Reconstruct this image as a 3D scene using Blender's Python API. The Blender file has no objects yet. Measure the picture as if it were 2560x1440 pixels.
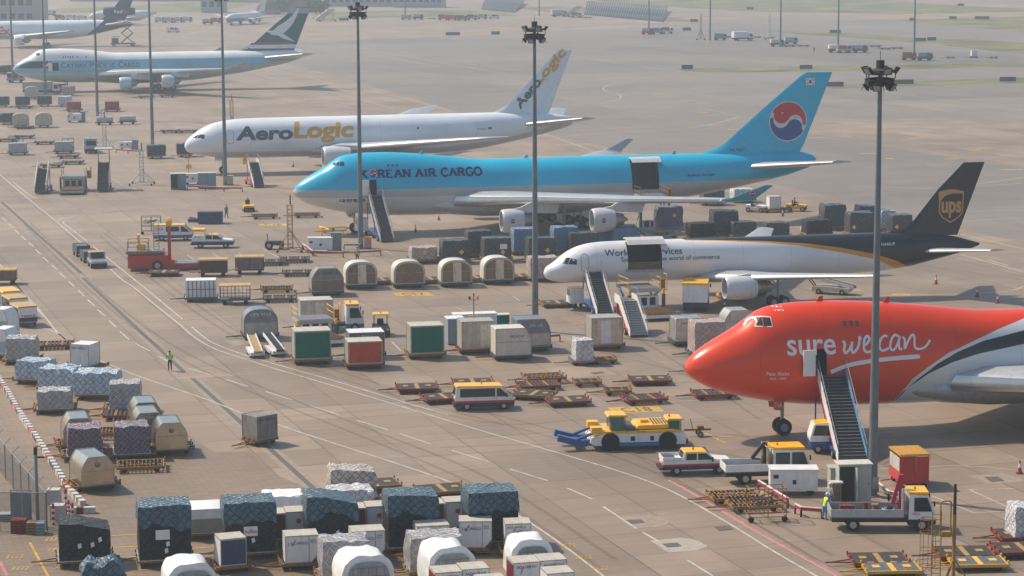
import bpy, bmesh, math, random
import numpy as np
from mathutils import Vector, Matrix
random.seed(7)
S = bpy.context.scene
COL = S.collection
PI = math.pi
# ---------------------------------------------------------------- camera
F_PX, PITCH, ROLL, CAM_H = 6074.5, .1477, -.004, 38.14
_c, _s = math.cos(PITCH), math.sin(PITCH)
FWD = Vector((0, _c, -_s)); _U = Vector((0, _s, _c)); _R = Vector((1, 0, 0))
RIGHT = math.cos(ROLL)*_R + math.sin(ROLL)*_U
UP = -math.sin(ROLL)*_R + math.cos(ROLL)*_U
CAM = Vector((0, 0, CAM_H))
cd = bpy.data.cameras.new('camera'); cam = bpy.data.objects.new('camera', cd); COL.objects.link(cam)
cd.sensor_fit = 'HORIZONTAL'; cd.sensor_width = 36; cd.lens = 36*F_PX/2560
cd.clip_start = 1; cd.clip_end = 12000
cam.matrix_world = Matrix(((RIGHT.x, UP.x, -FWD.x, 0), (RIGHT.y, UP.y, -FWD.y, 0), (RIGHT.z, UP.z, -FWD.z, CAM_H), (0, 0, 0, 1)))
S.camera = cam
# ---------------------------------------------------------------- sky, sun, exposure
SUN_TO = Vector((-.80, .42, 1.0)).normalized()
SUN_EL = math.asin(SUN_TO.z); SUN_AZ = math.atan2(SUN_TO.x, SUN_TO.y)
W = bpy.data.worlds.new('World'); S.world = W; W.use_nodes = True
wn = W.node_tree; sky = wn.nodes.new('ShaderNodeTexSky'); sky.sky_type = 'NISHITA'
sky.sun_disc = False; sky.sun_elevation = SUN_EL; sky.sun_rotation = SUN_AZ
sky.dust_density = 1.6; sky.air_density = 1.3; sky.ozone_density = 2.5; sky.altitude = 20
bgn = wn.nodes['Background']; bgn.inputs[1].default_value = .115
wn.links.new(sky.outputs[0], bgn.inputs[0])
sl = bpy.data.lights.new('sun', 'SUN'); sun = bpy.data.objects.new('sun', sl); COL.objects.link(sun)
sl.energy = 4.5; sl.angle = math.radians(2.0); sl.color = (1, .86, .68)
sun.rotation_euler = (-SUN_TO).to_track_quat('-Z', 'Y').to_euler(); sun.location = (-80, 40, 120)
S.view_settings.view_transform = 'Standard'; S.view_settings.look = 'None'
S.view_settings.gamma = 1; S.view_settings.exposure = .2; S.view_settings.use_curve_mapping = False
S.cycles.volume_bounces = 1; S.cycles.max_bounces = 6
S.cycles.use_denoising = True

def at(px, py, z=0.0):
    """ground point (or point at height z) seen at a pixel of the 2560x1440 photograph"""
    r = FWD + RIGHT*((px-1280)/F_PX) + UP*((720-py)/F_PX)
    return CAM + r*((z-CAM_H)/r.z)
# ---------------------------------------------------------------- materials
MATS = {}
def mat(name, col, rough=.6, metal=0., var=.18, scale=1.5, bump=0., coat=0., dirt=0., spec=.5):
    if name in MATS: return MATS[name]
    m = bpy.data.materials.new(name); m.use_nodes = True; n = m.node_tree.nodes; L = m.node_tree.links
    b = n['Principled BSDF']; b.inputs['Roughness'].default_value = rough; b.inputs['Metallic'].default_value = metal
    b.inputs['Specular IOR Level'].default_value = spec*.7
    if coat: b.inputs['Coat Weight'].default_value = coat; b.inputs['Coat Roughness'].default_value = .15
    tc = n.new('ShaderNodeTexCoord'); nz = n.new('ShaderNodeTexNoise'); nz.inputs['Scale'].default_value = scale; nz.inputs['Detail'].default_value = 6; nz.inputs['Roughness'].default_value = .65
    L.new(tc.outputs['Object'], nz.inputs['Vector'])
    mr = n.new('ShaderNodeMapRange'); mr.inputs['From Min'].default_value = .3; mr.inputs['From Max'].default_value = .7
    mr.inputs['To Min'].default_value = 1-var; mr.inputs['To Max'].default_value = 1+var*.6
    L.new(nz.outputs[0], mr.inputs[0])
    mx = n.new('ShaderNodeMix'); mx.data_type = 'RGBA'; mx.blend_type = 'MULTIPLY'; mx.inputs[0].default_value = 1
    mx.inputs[6].default_value = (*col, 1); L.new(mr.outputs[0], mx.inputs[7])
    out = mx.outputs[2]
    if dirt:
        mp = n.new('ShaderNodeMapping'); mp.inputs['Scale'].default_value = (2.2, 2.2, .35); L.new(tc.outputs['Object'], mp.inputs[0])
        n2 = n.new('ShaderNodeTexNoise'); n2.inputs['Scale'].default_value = 1.6; n2.inputs['Detail'].default_value = 8; L.new(mp.outputs[0], n2.inputs['Vector'])
        m2 = n.new('ShaderNodeMapRange'); m2.inputs['From Min'].default_value = .48; m2.inputs['From Max'].default_value = .75; m2.inputs['To Max'].default_value = dirt; L.new(n2.outputs[0], m2.inputs[0])
        x2 = n.new('ShaderNodeMix'); x2.data_type = 'RGBA'; L.new(m2.outputs[0], x2.inputs[0]); L.new(out, x2.inputs[6]); x2.inputs[7].default_value = (.12, .09, .065, 1); out = x2.outputs[2]
    L.new(out, b.inputs['Base Color'])
    if bump:
        bp = n.new('ShaderNodeBump'); bp.inputs['Strength'].default_value = bump; bp.inputs['Distance'].default_value = .05
        L.new(nz.outputs[0], bp.inputs['Height']); L.new(bp.outputs[0], b.inputs['Normal'])
    MATS[name] = m; return m
def paint(name, col, rough=.38, **k): return mat(name, col, rough, var=k.pop('var', .1), coat=k.pop('coat', .25), dirt=k.pop('dirt', .25), **k)
WHITE = paint('white_paint', (.76, .76, .75), dirt=.15); YEL = paint('yellow_paint', (.85, .45, .008), dirt=.12); RED = paint('red_paint', (.5, .025, .02), dirt=.12)
BLUE = paint('blue_paint', (.02, .09, .28)); NAVY = paint('navy_paint', (.012, .02, .07)); GREEN = mat('green_curtain', (.001, .15, .095), .85, var=.15, spec=.2)
BLK = mat('black_paint', (.018, .018, .02), .5); TYRE = mat('tyre_rubber', (.014, .014, .015), .85); STEEL = mat('grey_steel', (.3, .3, .3), .4, .6, dirt=.4)
DGREY = mat('dark_grey', (.07, .075, .08), .6, dirt=.3); LGREY = paint('light_grey_paint', (.4, .42, .42)); RIM = mat('wheel_rim', (.45, .45, .45), .35, .5)
GLASS = mat('dark_glass', (.015, .03, .03), .06, var=.02, spec=.8); GGLASS = mat('green_glass', (.05, .16, .13), .06, var=.05, spec=.8)
RUST = mat('rusty_yellow', (.29, .14, .03), .75, var=.5, scale=6, dirt=.7); RRED = mat('rusty_red', (.22, .035, .02), .75, var=.4, scale=6, dirt=.6)
DECK = mat('dark_deck', (.045, .04, .035), .7, var=.5, scale=5); ALU = mat('worn_aluminium', (.6, .58, .54), .36, .7, var=.25, scale=2, dirt=.5, bump=.15)
GALU = mat('golden_aluminium', (.56, .5, .41), .25, 1.0, var=.2, scale=1.3, dirt=.1, bump=.12); CREAM = paint('cream_panel', (.6, .58, .5), .5); BROWN = mat('brown_board', (.25, .155, .085), .7, var=.25, dirt=.4)
BEIGE = mat('beige_shell', (.5, .46, .4), .42, .45, var=.2, dirt=.3, bump=.1); GTARP = mat('grey_tarp', (.24, .22, .2), .7, var=.3, dirt=.5); MAROON = paint('maroon_panel', (.16, .012, .016), .5)
ORANGE = mat('amber_lamp', (.7, .2, .01), .3); PINK = mat('red_white', (.5, .2, .2), .6); DBLUE = paint('dark_blue_panel', (.012, .04, .11), .5); LBLUE = paint('pale_blue', (.3, .42, .5), .5)
CYANB = paint('loader_blue', (.01, .14, .36)); INK = mat('dark_lettering', (.02, .025, .04), .6, var=.05); BINK = mat('blue_lettering', (.004, .01, .085), .75, var=.05, spec=.15)
WINK = mat('white_lettering', (.75, .75, .77), .5, var=.05); YINK = mat('gold_lettering', (.62, .33, .03), .45, var=.05); RINK = mat('red_lettering', (.5, .02, .03), .5, var=.05)
STAIRG = mat('stair_tread', (.1, .105, .105), .75, dirt=.2); CONC = mat('kerb_concrete', (.55, .53, .5), .85, dirt=.35); SKIN = mat('skin', (.42, .25, .17), .6, var=.05)
HIVIS = mat('hi_vis_yellow', (.5, .75, .02), .6, var=.05); HAIR = mat('black_hair', (.012, .01, .01), .6); CLOTHB = mat('blue_coverall', (.06, .22, .45), .8); CLOTHD = mat('dark_cloth', (.02, .024, .035), .85)

def net_mat(name, col, net, k=2.6, w=.1, var=.35, rough=.45, stripes=None, shine=.4, coat=.5):
    """plastic-wrapped cargo under a diagonal rope net; the net follows the UV map, which is in metres"""
    m = bpy.data.materials.new(name); m.use_nodes = True; n = m.node_tree.nodes; L = m.node_tree.links; b = n['Principled BSDF']
    b.inputs['Roughness'].default_value = rough; b.inputs['Specular IOR Level'].default_value = shine; b.inputs['Coat Weight'].default_value = coat; b.inputs['Coat Roughness'].default_value = .18
    uv = n.new('ShaderNodeUVMap'); sp = n.new('ShaderNodeSeparateXYZ'); tc = n.new('ShaderNodeTexCoord')
    wob = n.new('ShaderNodeTexNoise'); wob.inputs['Scale'].default_value = 1.7; L.new(tc.outputs['Object'], wob.inputs['Vector'])
    vm = n.new('ShaderNodeVectorMath'); vm.operation = 'MULTIPLY_ADD'; L.new(wob.outputs['Color'], vm.inputs[0]); vm.inputs[1].default_value = (.3, .3, 0); L.new(uv.outputs[0], vm.inputs[2])
    L.new(vm.outputs[0], sp.inputs[0])
    def mt(op, a, c=None, d=None):
        x = n.new('ShaderNodeMath'); x.operation = op
        for i, q in enumerate((a, c, d)):
            if q is None: continue
            if isinstance(q, (int, float)): x.inputs[i].default_value = q
            else: L.new(q, x.inputs[i])
        return x.outputs[0]
    d1 = mt('ABSOLUTE', mt('SINE', mt('MULTIPLY', mt('ADD', sp.outputs[0], sp.outputs[1]), k*PI/1.4)))
    d2 = mt('ABSOLUTE', mt('SINE', mt('MULTIPLY', mt('SUBTRACT', sp.outputs[0], sp.outputs[1]), k*PI/1.4)))
    dd = mt('MINIMUM', d1, d2); line = mt('LESS_THAN', dd, w*2.2)
    nz = n.new('ShaderNodeTexNoise'); nz.inputs['Scale'].default_value = 2.3; nz.inputs['Detail'].default_value = 8; nz.inputs['Roughness'].default_value = .7; L.new(tc.outputs['Object'], nz.inputs['Vector'])
    cr = n.new('ShaderNodeValToRGB'); L.new(nz.outputs[0], cr.inputs[0]); e = cr.color_ramp.elements
    e[0].position = .32; e[0].color = (*[c*(1-var) for c in col], 1); e[1].position = .7; e[1].color = (*[min(1, c*(1+var)+.02) for c in col], 1)
    base = cr.outputs[0]
    if stripes:
        st = mt('GREATER_THAN', mt('SINE', mt('MULTIPLY', sp.outputs[0], 17.)), .35)
        x = n.new('ShaderNodeMix'); x.data_type = 'RGBA'; L.new(st, x.inputs[0]); L.new(base, x.inputs[6]); x.inputs[7].default_value = (*stripes, 1); base = x.outputs[2]
    x = n.new('ShaderNodeMix'); x.data_type = 'RGBA'; L.new(line, x.inputs[0]); L.new(base, x.inputs[6]); x.inputs[7].default_value = (*net, 1)
    L.new(x.outputs[2], b.inputs['Base Color'])
    bp = n.new('ShaderNodeBump'); bp.inputs['Strength'].default_value = .9; bp.inputs['Distance'].default_value = .09
    h = mt('ADD', mt('MULTIPLY', mt('MINIMUM', dd, .8), .8), mt('MULTIPLY', nz.outputs[0], 1.2)); L.new(h, bp.inputs['Height']); L.new(bp.outputs[0], b.inputs['Normal']); L.new(bp.outputs[0], b.inputs['Coat Normal'])
    MATS[name] = m; return m
NBLUE = net_mat('blue_wrapped_cargo', (.025, .09, .135), (.008, .022, .035), var=.5); NDARK = net_mat('dark_wrapped_cargo', (.022, .03, .038), (.08, .09, .09), w=.05)
NBLACK = net_mat('black_wrapped_cargo', (.008, .011, .014), (.004, .006, .008), w=.05, rough=.5, coat=.12, shine=.25); NWHITE = net_mat('white_wrapped_cargo', (.6, .6, .62), (.25, .25, .25), w=.06)
NPALE = net_mat('pale_blue_wrapped_cargo', (.42, .52, .6), (.1, .12, .14), w=.07); NGREY = net_mat('grey_wrapped_cargo', (.3, .29, .29), (.6, .6, .6), w=.06)
NSTRIPE = net_mat('striped_wrapped_cargo', (.06, .07, .12), (.36, .36, .38), k=3.4, w=.05, stripes=(.2, .05, .065)); NBRIGHT = net_mat('bright_blue_wrapped_cargo', (.05, .14, .3), (.3, .36, .42), k=4, w=.07)
NCREAM = net_mat('cream_wrapped_cargo', (.48, .42, .36), (.12, .1, .09), w=.07); NPURP = net_mat('purple_wrapped_cargo', (.09, .075, .16), (.3, .28, .32), k=4, w=.05); NPINK = net_mat('pink_wrapped_cargo', (.4, .28, .25), (.6, .55, .5), w=.06)
FILM = mat('white_plastic_film', (.8, .8, .79), .3, var=.15, scale=2.5, bump=.5)
# ---------------------------------------------------------------- mesh builder
class B:
    def __init__(s): s.v = []; s.f = []; s.m = []
    def add(s, vs, fs, m=0):
        o = len(s.v); s.v += [tuple(v) for v in vs]; s.f += [tuple(i+o for i in f) for f in fs]; s.m += [m]*len(fs); return s
    def box(s, x0, x1, y0, y1, z0, z1, m=0):
        return s.add([(x, y, z) for z in (z0, z1) for y in (y0, y1) for x in (x0, x1)], [(0, 2, 3, 1), (4, 5, 7, 6), (0, 1, 5, 4), (2, 6, 7, 3), (0, 4, 6, 2), (1, 3, 7, 5)], m)
    def prism(s, poly, a, b, m=0, ax='y'):
        """polygon (p,q) extruded from a to b: ax y -> (x,z), ax x -> (y,z), ax z -> (x,y)"""
        n = len(poly); f = {'y': lambda p, q, t: (p, t, q), 'x': lambda p, q, t: (t, p, q), 'z': lambda p, q, t: (p, q, t)}[ax]
        vs = [f(p, q, a) for p, q in poly]+[f(p, q, b) for p, q in poly]
        return s.add(vs, [tuple(range(n)), tuple(range(2*n-1, n-1, -1))]+[(i, n+i, n+(i+1) % n, (i+1) % n) for i in range(n)], m)
    def tube(s, p, q, r, m=0, n=8, r2=None):
        p = Vector(p); q = Vector(q); d = (q-p); 
        if d.length < 1e-6: return s
        d.normalize(); a = d.orthogonal().normalized(); b = d.cross(a); r2 = r if r2 is None else r2; vs = []
        for c, rr in ((p, r), (q, r2)): vs += [c+(a*math.cos(2*PI*i/n)+b*math.sin(2*PI*i/n))*rr for i in range(n)]
        return s.add(vs, [tuple(range(n-1, -1, -1)), tuple(range(n, 2*n))]+[(i, (i+1) % n, n+(i+1) % n, n+i) for i in range(n)], m)
    def bar(s, p, q, w=.05, h=.05, m=0):
        p = Vector(p); q = Vector(q); d = (q-p).normalized(); a = Vector((0, 0, 1)).cross(d)
        a = Vector((1, 0, 0)) if a.length < 1e-3 else a.normalized(); b = d.cross(a); vs = []
        for c in (p, q): vs += [c+a*w/2*i+b*h/2*j for i, j in ((-1, -1), (1, -1), (1, 1), (-1, 1))]
        return s.add(vs, [(3, 2, 1, 0), (4, 5, 6, 7)]+[(i, (i+1) % 4, 4+(i+1) % 4, 4+i) for i in range(4)], m)
    def path(s, pts, r=.03, m=0, n=6):
        for a, b in zip(pts, pts[1:]): s.tube(a, b, r, m, n)
        return s
    def loft(s, rings, m=0, caps=True, close=True):
        n = len(rings[0]); vs = [v for r in rings for v in r]; fs = []
        for k in range(len(rings)-1):
            for i in range(n if close else n-1):
                j = (i+1) % n; fs.append((k*n+i, k*n+j, (k+1)*n+j, (k+1)*n+i))
        if caps: fs += [tuple(range(n-1, -1, -1)), tuple(range((len(rings)-1)*n, len(rings)*n))]
        return s.add(vs, fs, m)
    def lathe(s, prof, o=(0, 0, 0), ax='x', n=20, m=0, caps=True):
        R = []
        for t, r in prof:
            r = max(r, .001); ring = []
            for i in range(n):
                c, e = math.cos(2*PI*i/n)*r, math.sin(2*PI*i/n)*r
                p = {'x': (t, c, e), 'y': (c, t, e), 'z': (c, e, t)}[ax]
                ring.append((o[0]+p[0], o[1]+p[1], o[2]+p[2]))
            R.append(ring)
        return s.loft(R, m, caps)
    def quad(s, a, b, c, d, m=0): return s.add([a, b, c, d], [(0, 1, 2, 3)], m)
    def build(s, name, mats, parent=None, smooth=None, loc=None, rz=0.):
        me = bpy.data.meshes.new(name); me.from_pydata(s.v, [], s.f)
        mats = mats if isinstance(mats, (list, tuple)) else [mats]
        for x in mats: me.materials.append(x)
        if len(mats) > 1: me.polygons.foreach_set('material_index', s.m)
        bm = bmesh.new(); bm.from_mesh(me); bmesh.ops.recalc_face_normals(bm, faces=bm.faces)
        uvl = bm.loops.layers.uv.new('UVMap')
        for f in bm.faces:
            nx, ny, nz = (abs(c) for c in f.normal)
            for l in f.loops:
                c = l.vert.co; l[uvl].uv = (c.x, c.y) if nz >= nx and nz >= ny else ((c.x, c.z) if ny >= nx else (c.y, c.z))
        bm.to_mesh(me); bm.free()
        if smooth: 
            me.shade_smooth(); me.set_sharp_from_angle(angle=math.radians(smooth))
        o = bpy.data.objects.new(name, me); COL.objects.link(o)
        if parent is not None: o.parent = parent
        if loc is not None: o.location = loc
        o.rotation_euler.z = rz
        return o
def tag(o, label=None, cat=None, group=None, kind=None):
    for k, v in (('label', label), ('category', cat), ('group', group), ('kind', kind)):
        if v: o[k] = v
    return o
def root(name, label, cat, loc=(0, 0, 0), rz=0., group=None):
    o = bpy.data.objects.new(name, None); o.empty_display_size = .3; COL.objects.link(o); o.location = loc; o.rotation_euler.z = rz
    return tag(o, label, cat, group)
KIDS = {}
def dup(r, loc, rz, label, group=None, sc=None):
    def cp(o, par):
        c = o.copy(); COL.objects.link(c)
        if par is not None: c.parent = par
        for ch in o.children: cp(ch, c)
        return c
    c = cp(r, None); c.location = loc; c.rotation_euler.z = rz; c['label'] = label
    if group: c['group'] = group
    if sc: c.scale = sc
    return c
def fb(px, py, rz, d):
    """centre of a base d deep whose near side meets the ground at this pixel"""
    p = at(px, py); return Vector((p.x - math.sin(rz)*d/2, p.y + math.cos(rz)*d/2, 0))
# ---------------------------------------------------------------- lettering
_TX = {}
def text2d(s, bold=0.0, shear=0., spacing=1.):
    key = (s, bold, shear, spacing)
    if key in _TX: return _TX[key]
    cu = bpy.data.curves.new('lettering', 'FONT'); cu.body = s; cu.size = 1; cu.offset = bold; cu.shear = shear; cu.space_character = spacing; cu.resolution_u = 3
    o = bpy.data.objects.new('lettering', cu); COL.objects.link(o); dg = bpy.context.evaluated_depsgraph_get(); dg.update()
    me = bpy.data.meshes.new_from_object(o.evaluated_get(dg)); vs = [(v.co.x, v.co.y) for v in me.vertices]; fs = [tuple(p.vertices) for p in me.polygons]
    bpy.data.objects.remove(o); bpy.data.curves.remove(cu); bpy.data.meshes.remove(me)
    if vs:
        x0 = min(v[0] for v in vs); x1 = max(v[0] for v in vs); y0 = min(v[1] for v in vs); y1 = max(v[1] for v in vs)
    else: x0 = x1 = y0 = y1 = 0
    _TX[key] = (vs, fs, (x0, x1, y0, y1)); return _TX[key]
def text_fit(s, u0, u1, v0, v1, **k):
    """lettering stretched into a rectangle"""
    vs, fs, (x0, x1, y0, y1) = text2d(s, **k); sx = (u1-u0)/max(x1-x0, 1e-6); sy = (v1-v0)/max(y1-y0, 1e-6)
    return [(u0+(x-x0)*sx, v0+(y-y0)*sy) for x, y in vs], fs
def stroke(pts, w):
    """flat ribbon along 2-D points; w a width or a list"""
    n = len(pts); P = [Vector((p[0], p[1])) for p in pts]; L = []; Rr = []
    for i in range(n):
        d = (P[min(i+1, n-1)]-P[max(i-1, 0)]); d.normalize(); q = Vector((-d.y, d.x)); ww = w[i] if isinstance(w, (list, tuple)) else w
        L.append(P[i]+q*ww/2); Rr.append(P[i]-q*ww/2)
    return [tuple(v) for v in L+Rr], [(i, i+1, n+i+1, n+i) for i in range(n-1)]
def spline(pts, k=6):
    out = []; n = len(pts)
    for i in range(n-1):
        p0, p1, p2, p3 = (np.array(pts[max(0, min(n-1, j))], float) for j in (i-1, i, i+1, i+2))
        for t in np.linspace(0, 1, k, endpoint=False):
            out.append(tuple(.5*(2*p1+(p2-p0)*t+(2*p0-5*p1+4*p2-p3)*t*t+(3*p1-p0-3*p2+p3)*t**3)))
    out.append(tuple(pts[-1])); return out
def label_face(parent, items, y, mats, name='lettering'):
    """flat lettering on a face at local y: items (text,x0,x1,z0,z1,mat index)"""
    for s, x0, x1, z0, z1, m in items:
        vs, fs = text_fit(s, x0, x1, z0, z1); o = B().add([(u, y, v) for u, v in vs], fs).build(name, mats[m], parent)
    return o
# ================================================================ aircraft
def livery(name, base, layers, rough=.3):
    """paint scheme: layers (points, colour, 'above'|'below') each a curve z(x) in metres on the airframe"""
    m = bpy.data.materials.new(name); m.use_nodes = True; n = m.node_tree.nodes; L = m.node_tree.links; b = n['Principled BSDF']
    b.inputs['Roughness'].default_value = rough; b.inputs['Coat Weight'].default_value = .12; b.inputs['Specular IOR Level'].default_value = .35
    tc = n.new('ShaderNodeTexCoord'); sp = n.new('ShaderNodeSeparateXYZ'); L.new(tc.outputs['Object'], sp.inputs[0])
    nx = n.new('ShaderNodeMath'); nx.operation = 'DIVIDE'; L.new(sp.outputs[0], nx.inputs[0]); nx.inputs[1].default_value = 80
    nz = n.new('ShaderNodeMath'); nz.operation = 'DIVIDE'; L.new(sp.outputs[2], nz.inputs[0]); nz.inputs[1].default_value = 22
    cur = None
    for pts, col, side in layers:
        fc = n.new('ShaderNodeFloatCurve'); c = fc.mapping.curves[0]; pts = sorted(pts)
        P = [(0, pts[0][1])]+list(pts)+[(80, pts[-1][1])]
        P = [(min(1, max(0, x/80)), min(1, max(0, z/22))) for x, z in P]
        while len(c.points) < len(P): c.points.new(.5, .5)
        for q, (x, z) in zip(c.points, P): q.location = (x, z); q.handle_type = 'VECTOR'
        fc.mapping.update(); L.new(nx.outputs[0], fc.inputs['Value'])
        cmp = n.new('ShaderNodeMath'); cmp.operation = 'GREATER_THAN' if side == 'above' else 'LESS_THAN'
        L.new(nz.outputs[0], cmp.inputs[0]); L.new(fc.outputs[0], cmp.inputs[1])
        x = n.new('ShaderNodeMix'); x.data_type = 'RGBA'; L.new(cmp.outputs[0], x.inputs[0])
        if cur is None: x.inputs[6].default_value = (*base, 1)
        else: L.new(cur, x.inputs[6])
        x.inputs[7].default_value = (*col, 1); cur = x.outputs[2]
    # skin seams, streaky dirt
    wv = n.new('ShaderNodeTexNoise'); wv.inputs['Scale'].default_value = .35; wv.inputs['Detail'].default_value = 7
    mp = n.new('ShaderNodeMapping'); mp.inputs['Scale'].default_value = (.6, 1, 2.2); L.new(tc.outputs['Object'], mp.inputs[0]); L.new(mp.outputs[0], wv.inputs['Vector'])
    mr = n.new('ShaderNodeMapRange'); mr.inputs['From Min'].default_value = .3; mr.inputs['From Max'].default_value = .75; mr.inputs['To Min'].default_value = 1.04; mr.inputs['To Max'].default_value = .86; L.new(wv.outputs[0], mr.inputs[0])
    sm = n.new('ShaderNodeMath'); sm.operation = 'FRACT'; d2 = n.new('ShaderNodeMath'); d2.operation = 'DIVIDE'; L.new(sp.outputs[0], d2.inputs[0]); d2.inputs[1].default_value = 5.1; L.new(d2.outputs[0], sm.inputs[0])
    s2 = n.new('ShaderNodeMath'); s2.operation = 'LESS_THAN'; L.new(sm.outputs[0], s2.inputs[0]); s2.inputs[1].default_value = .009
    s3 = n.new('ShaderNodeMath'); s3.operation = 'MULTIPLY_ADD'; L.new(s2.outputs[0], s3.inputs[0]); s3.inputs[1].default_value = -.18; L.new(mr.outputs[0], s3.inputs[2])
    x = n.new('ShaderNodeMix'); x.data_type = 'RGBA'; x.blend_type = 'MULTIPLY'; x.inputs[0].default_value = 1
    if cur is None: x.inputs[6].default_value = (*base, 1)
    else: L.new(cur, x.inputs[6])
    L.new(s3.outputs[0], x.inputs[7]); L.new(x.outputs[2], b.inputs['Base Color'])
    return m
class Fuse:
    def __init__(s, top, bot, hw, zc, pu=2.0):
        s.X = np.linspace(top[0][0], top[-1][0], 241); f = lambda P: np.interp(s.X, *zip(*P))
        def sm(a):
            for _ in range(4):
                b = a.copy(); b[3:-1] = .25*a[2:-2]+.5*a[3:-1]+.25*a[4:]; a = b
            return a
        s.T, s.Bo, s.H, s.Z = sm(f(top)), sm(f(bot)), sm(f(hw)), sm(f(zc)); s.pu = pu
    def ev(s, x): return [float(np.interp(x, s.X, a)) for a in (s.T, s.Bo, s.H, s.Z)]
    def y(s, x, z):
        t, b, h, c = s.ev(x); r = (z-c)/max((t-c) if z > c else (c-b), 1e-3); r = min(abs(r), .9995)
        return h*(1-r**2)**.5
    def mesh(s, mats, parent, holes=(), n=56):
        R = []
        for i, x in enumerate(s.X):
            t, b, h, c = s.T[i], s.Bo[i], s.H[i], s.Z[i]; ring = []
            for k in range(n):
                a = 2*PI*k/n; e = math.sin(a); ring.append((x, -h*math.cos(a), c+e*((t-c) if e > 0 else (c-b))))
            R.append(ring)
        o = B().loft(R).build('fuselage', mats, parent, smooth=40)
        if holes:
            bm = bmesh.new(); bm.from_mesh(o.data)
            for x0, x1, z0, z1 in holes:
                for co, no in (((x0, 0, 0), (1, 0, 0)), ((x1, 0, 0), (1, 0, 0)), ((0, 0, z0), (0, 0, 1)), ((0, 0, z1), (0, 0, 1))):
                    g = [f for f in bm.faces if f.calc_center_median().y < 0 and x0-2 < f.calc_center_median().x < x1+2]
                    ge = {e for f in g for e in f.edges}; gv = {v for f in g for v in f.verts}
                    bmesh.ops.bisect_plane(bm, geom=list(g)+list(ge)+list(gv), plane_co=co, plane_no=no)
                kill = [f for f in bm.faces if f.calc_center_median().y < 0 and x0 < f.calc_center_median().x < x1 and z0 < f.calc_center_median().z < z1]
                bmesh.ops.delete(bm, geom=kill, context='FACES')
            bm.to_mesh(o.data); bm.free()
        return o
    def decal(s, parent, name, vs, fs, mats, off=.025, mi=0, side=-1, yf=None, grid=(.9, .3)):
        bm = bmesh.new(); bv = [bm.verts.new((u, 0, v)) for u, v in vs]
        for i, f in enumerate(fs):
            try: bm.faces.new([bv[j] for j in f])
            except ValueError: pass
        xs = [v[0] for v in vs]; zs = [v[1] for v in vs]
        for a, b, g, no in ((min(xs), max(xs), grid[0], (1, 0, 0)), (min(zs), max(zs), grid[1], (0, 0, 1))):
            k = a+g
            while k < b:
                bmesh.ops.bisect_plane(bm, geom=list(bm.verts)+list(bm.edges)+list(bm.faces), plane_co=tuple(c*k for c in no), plane_no=no); k += g
        yf = yf or s.y
        for v in bm.verts: v.co.y = side*(yf(v.co.x, v.co.z)+off)
        me = bpy.data.meshes.new(name)
        bmesh.ops.recalc_face_normals(bm, faces=bm.faces)
        for f in bm.faces:
            if f.normal.y > 0: f.normal_flip()
        bm.to_mesh(me); bm.free()
        for m in (mats if isinstance(mats, list) else [mats]): me.materials.append(m)
        o = bpy.data.objects.new(name, me); COL.objects.link(o); o.parent = parent; return o
    def text(s, parent, t, u0, u1, v0, v1, m, name='lettering', slope=0., **k):
        vs, fs = text_fit(t, u0, u1, v0, v1, **{a: b for a, b in k.items() if a in ('bold', 'shear', 'spacing')}); vs = [(x, z+slope*(x-u0)) for x, z in vs]
        return s.decal(parent, name, vs, fs, m, yf=k.get('yf'))
AF = [(1, 0), (.7, .055), (.4, .095), (.2, .095), (.07, .065), (.015, .03), (0, 0), (.015, -.02), (.07, -.035), (.2, -.045), (.4, -.04), (.7, -.02)]
def wing(parent, name, secs, side, mats, thick=1.):
    """sections (y, x_le, z, chord)"""
    return B().loft([[(x+a*c, side*y, z+t*c*thick) for a, t in AF] for y, x, z, c in secs]).build(name, mats, parent, smooth=50)
SY = [(1, .002), (.7, .03), (.4, .05), (.2, .048), (.07, .03), (0, 0)]
class Fin:
    def __init__(s, le, te, t=1.): s.le = sorted(le); s.te = sorted(te); s.t = t
    def xs(s, z): return float(np.interp(z, *zip(*s.le))), float(np.interp(z, *zip(*s.te)))
    def y(s, x, z):
        a, b = s.xs(z); u = (x-a)/max(b-a, .01); xs, ts = zip(*sorted(SY)); return float(np.interp(u, xs, ts))*(b-a)*s.t
    def mesh(s, z0, z1, mats, parent, n=26, name='tail_fin'):
        R = []
        for z in np.linspace(z0, z1, n):
            a, b = s.xs(z); c = b-a; R.append([(a+u*c, -t*c*s.t, z) for u, t in SY]+[(a+u*c, t*c*s.t, z) for u, t in SY[-2::-1]])
        return B().loft(R).build(name, mats, parent, smooth=50)
FANM = mat('fan_blades', (.06, .06, .065), .45, .5)
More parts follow.
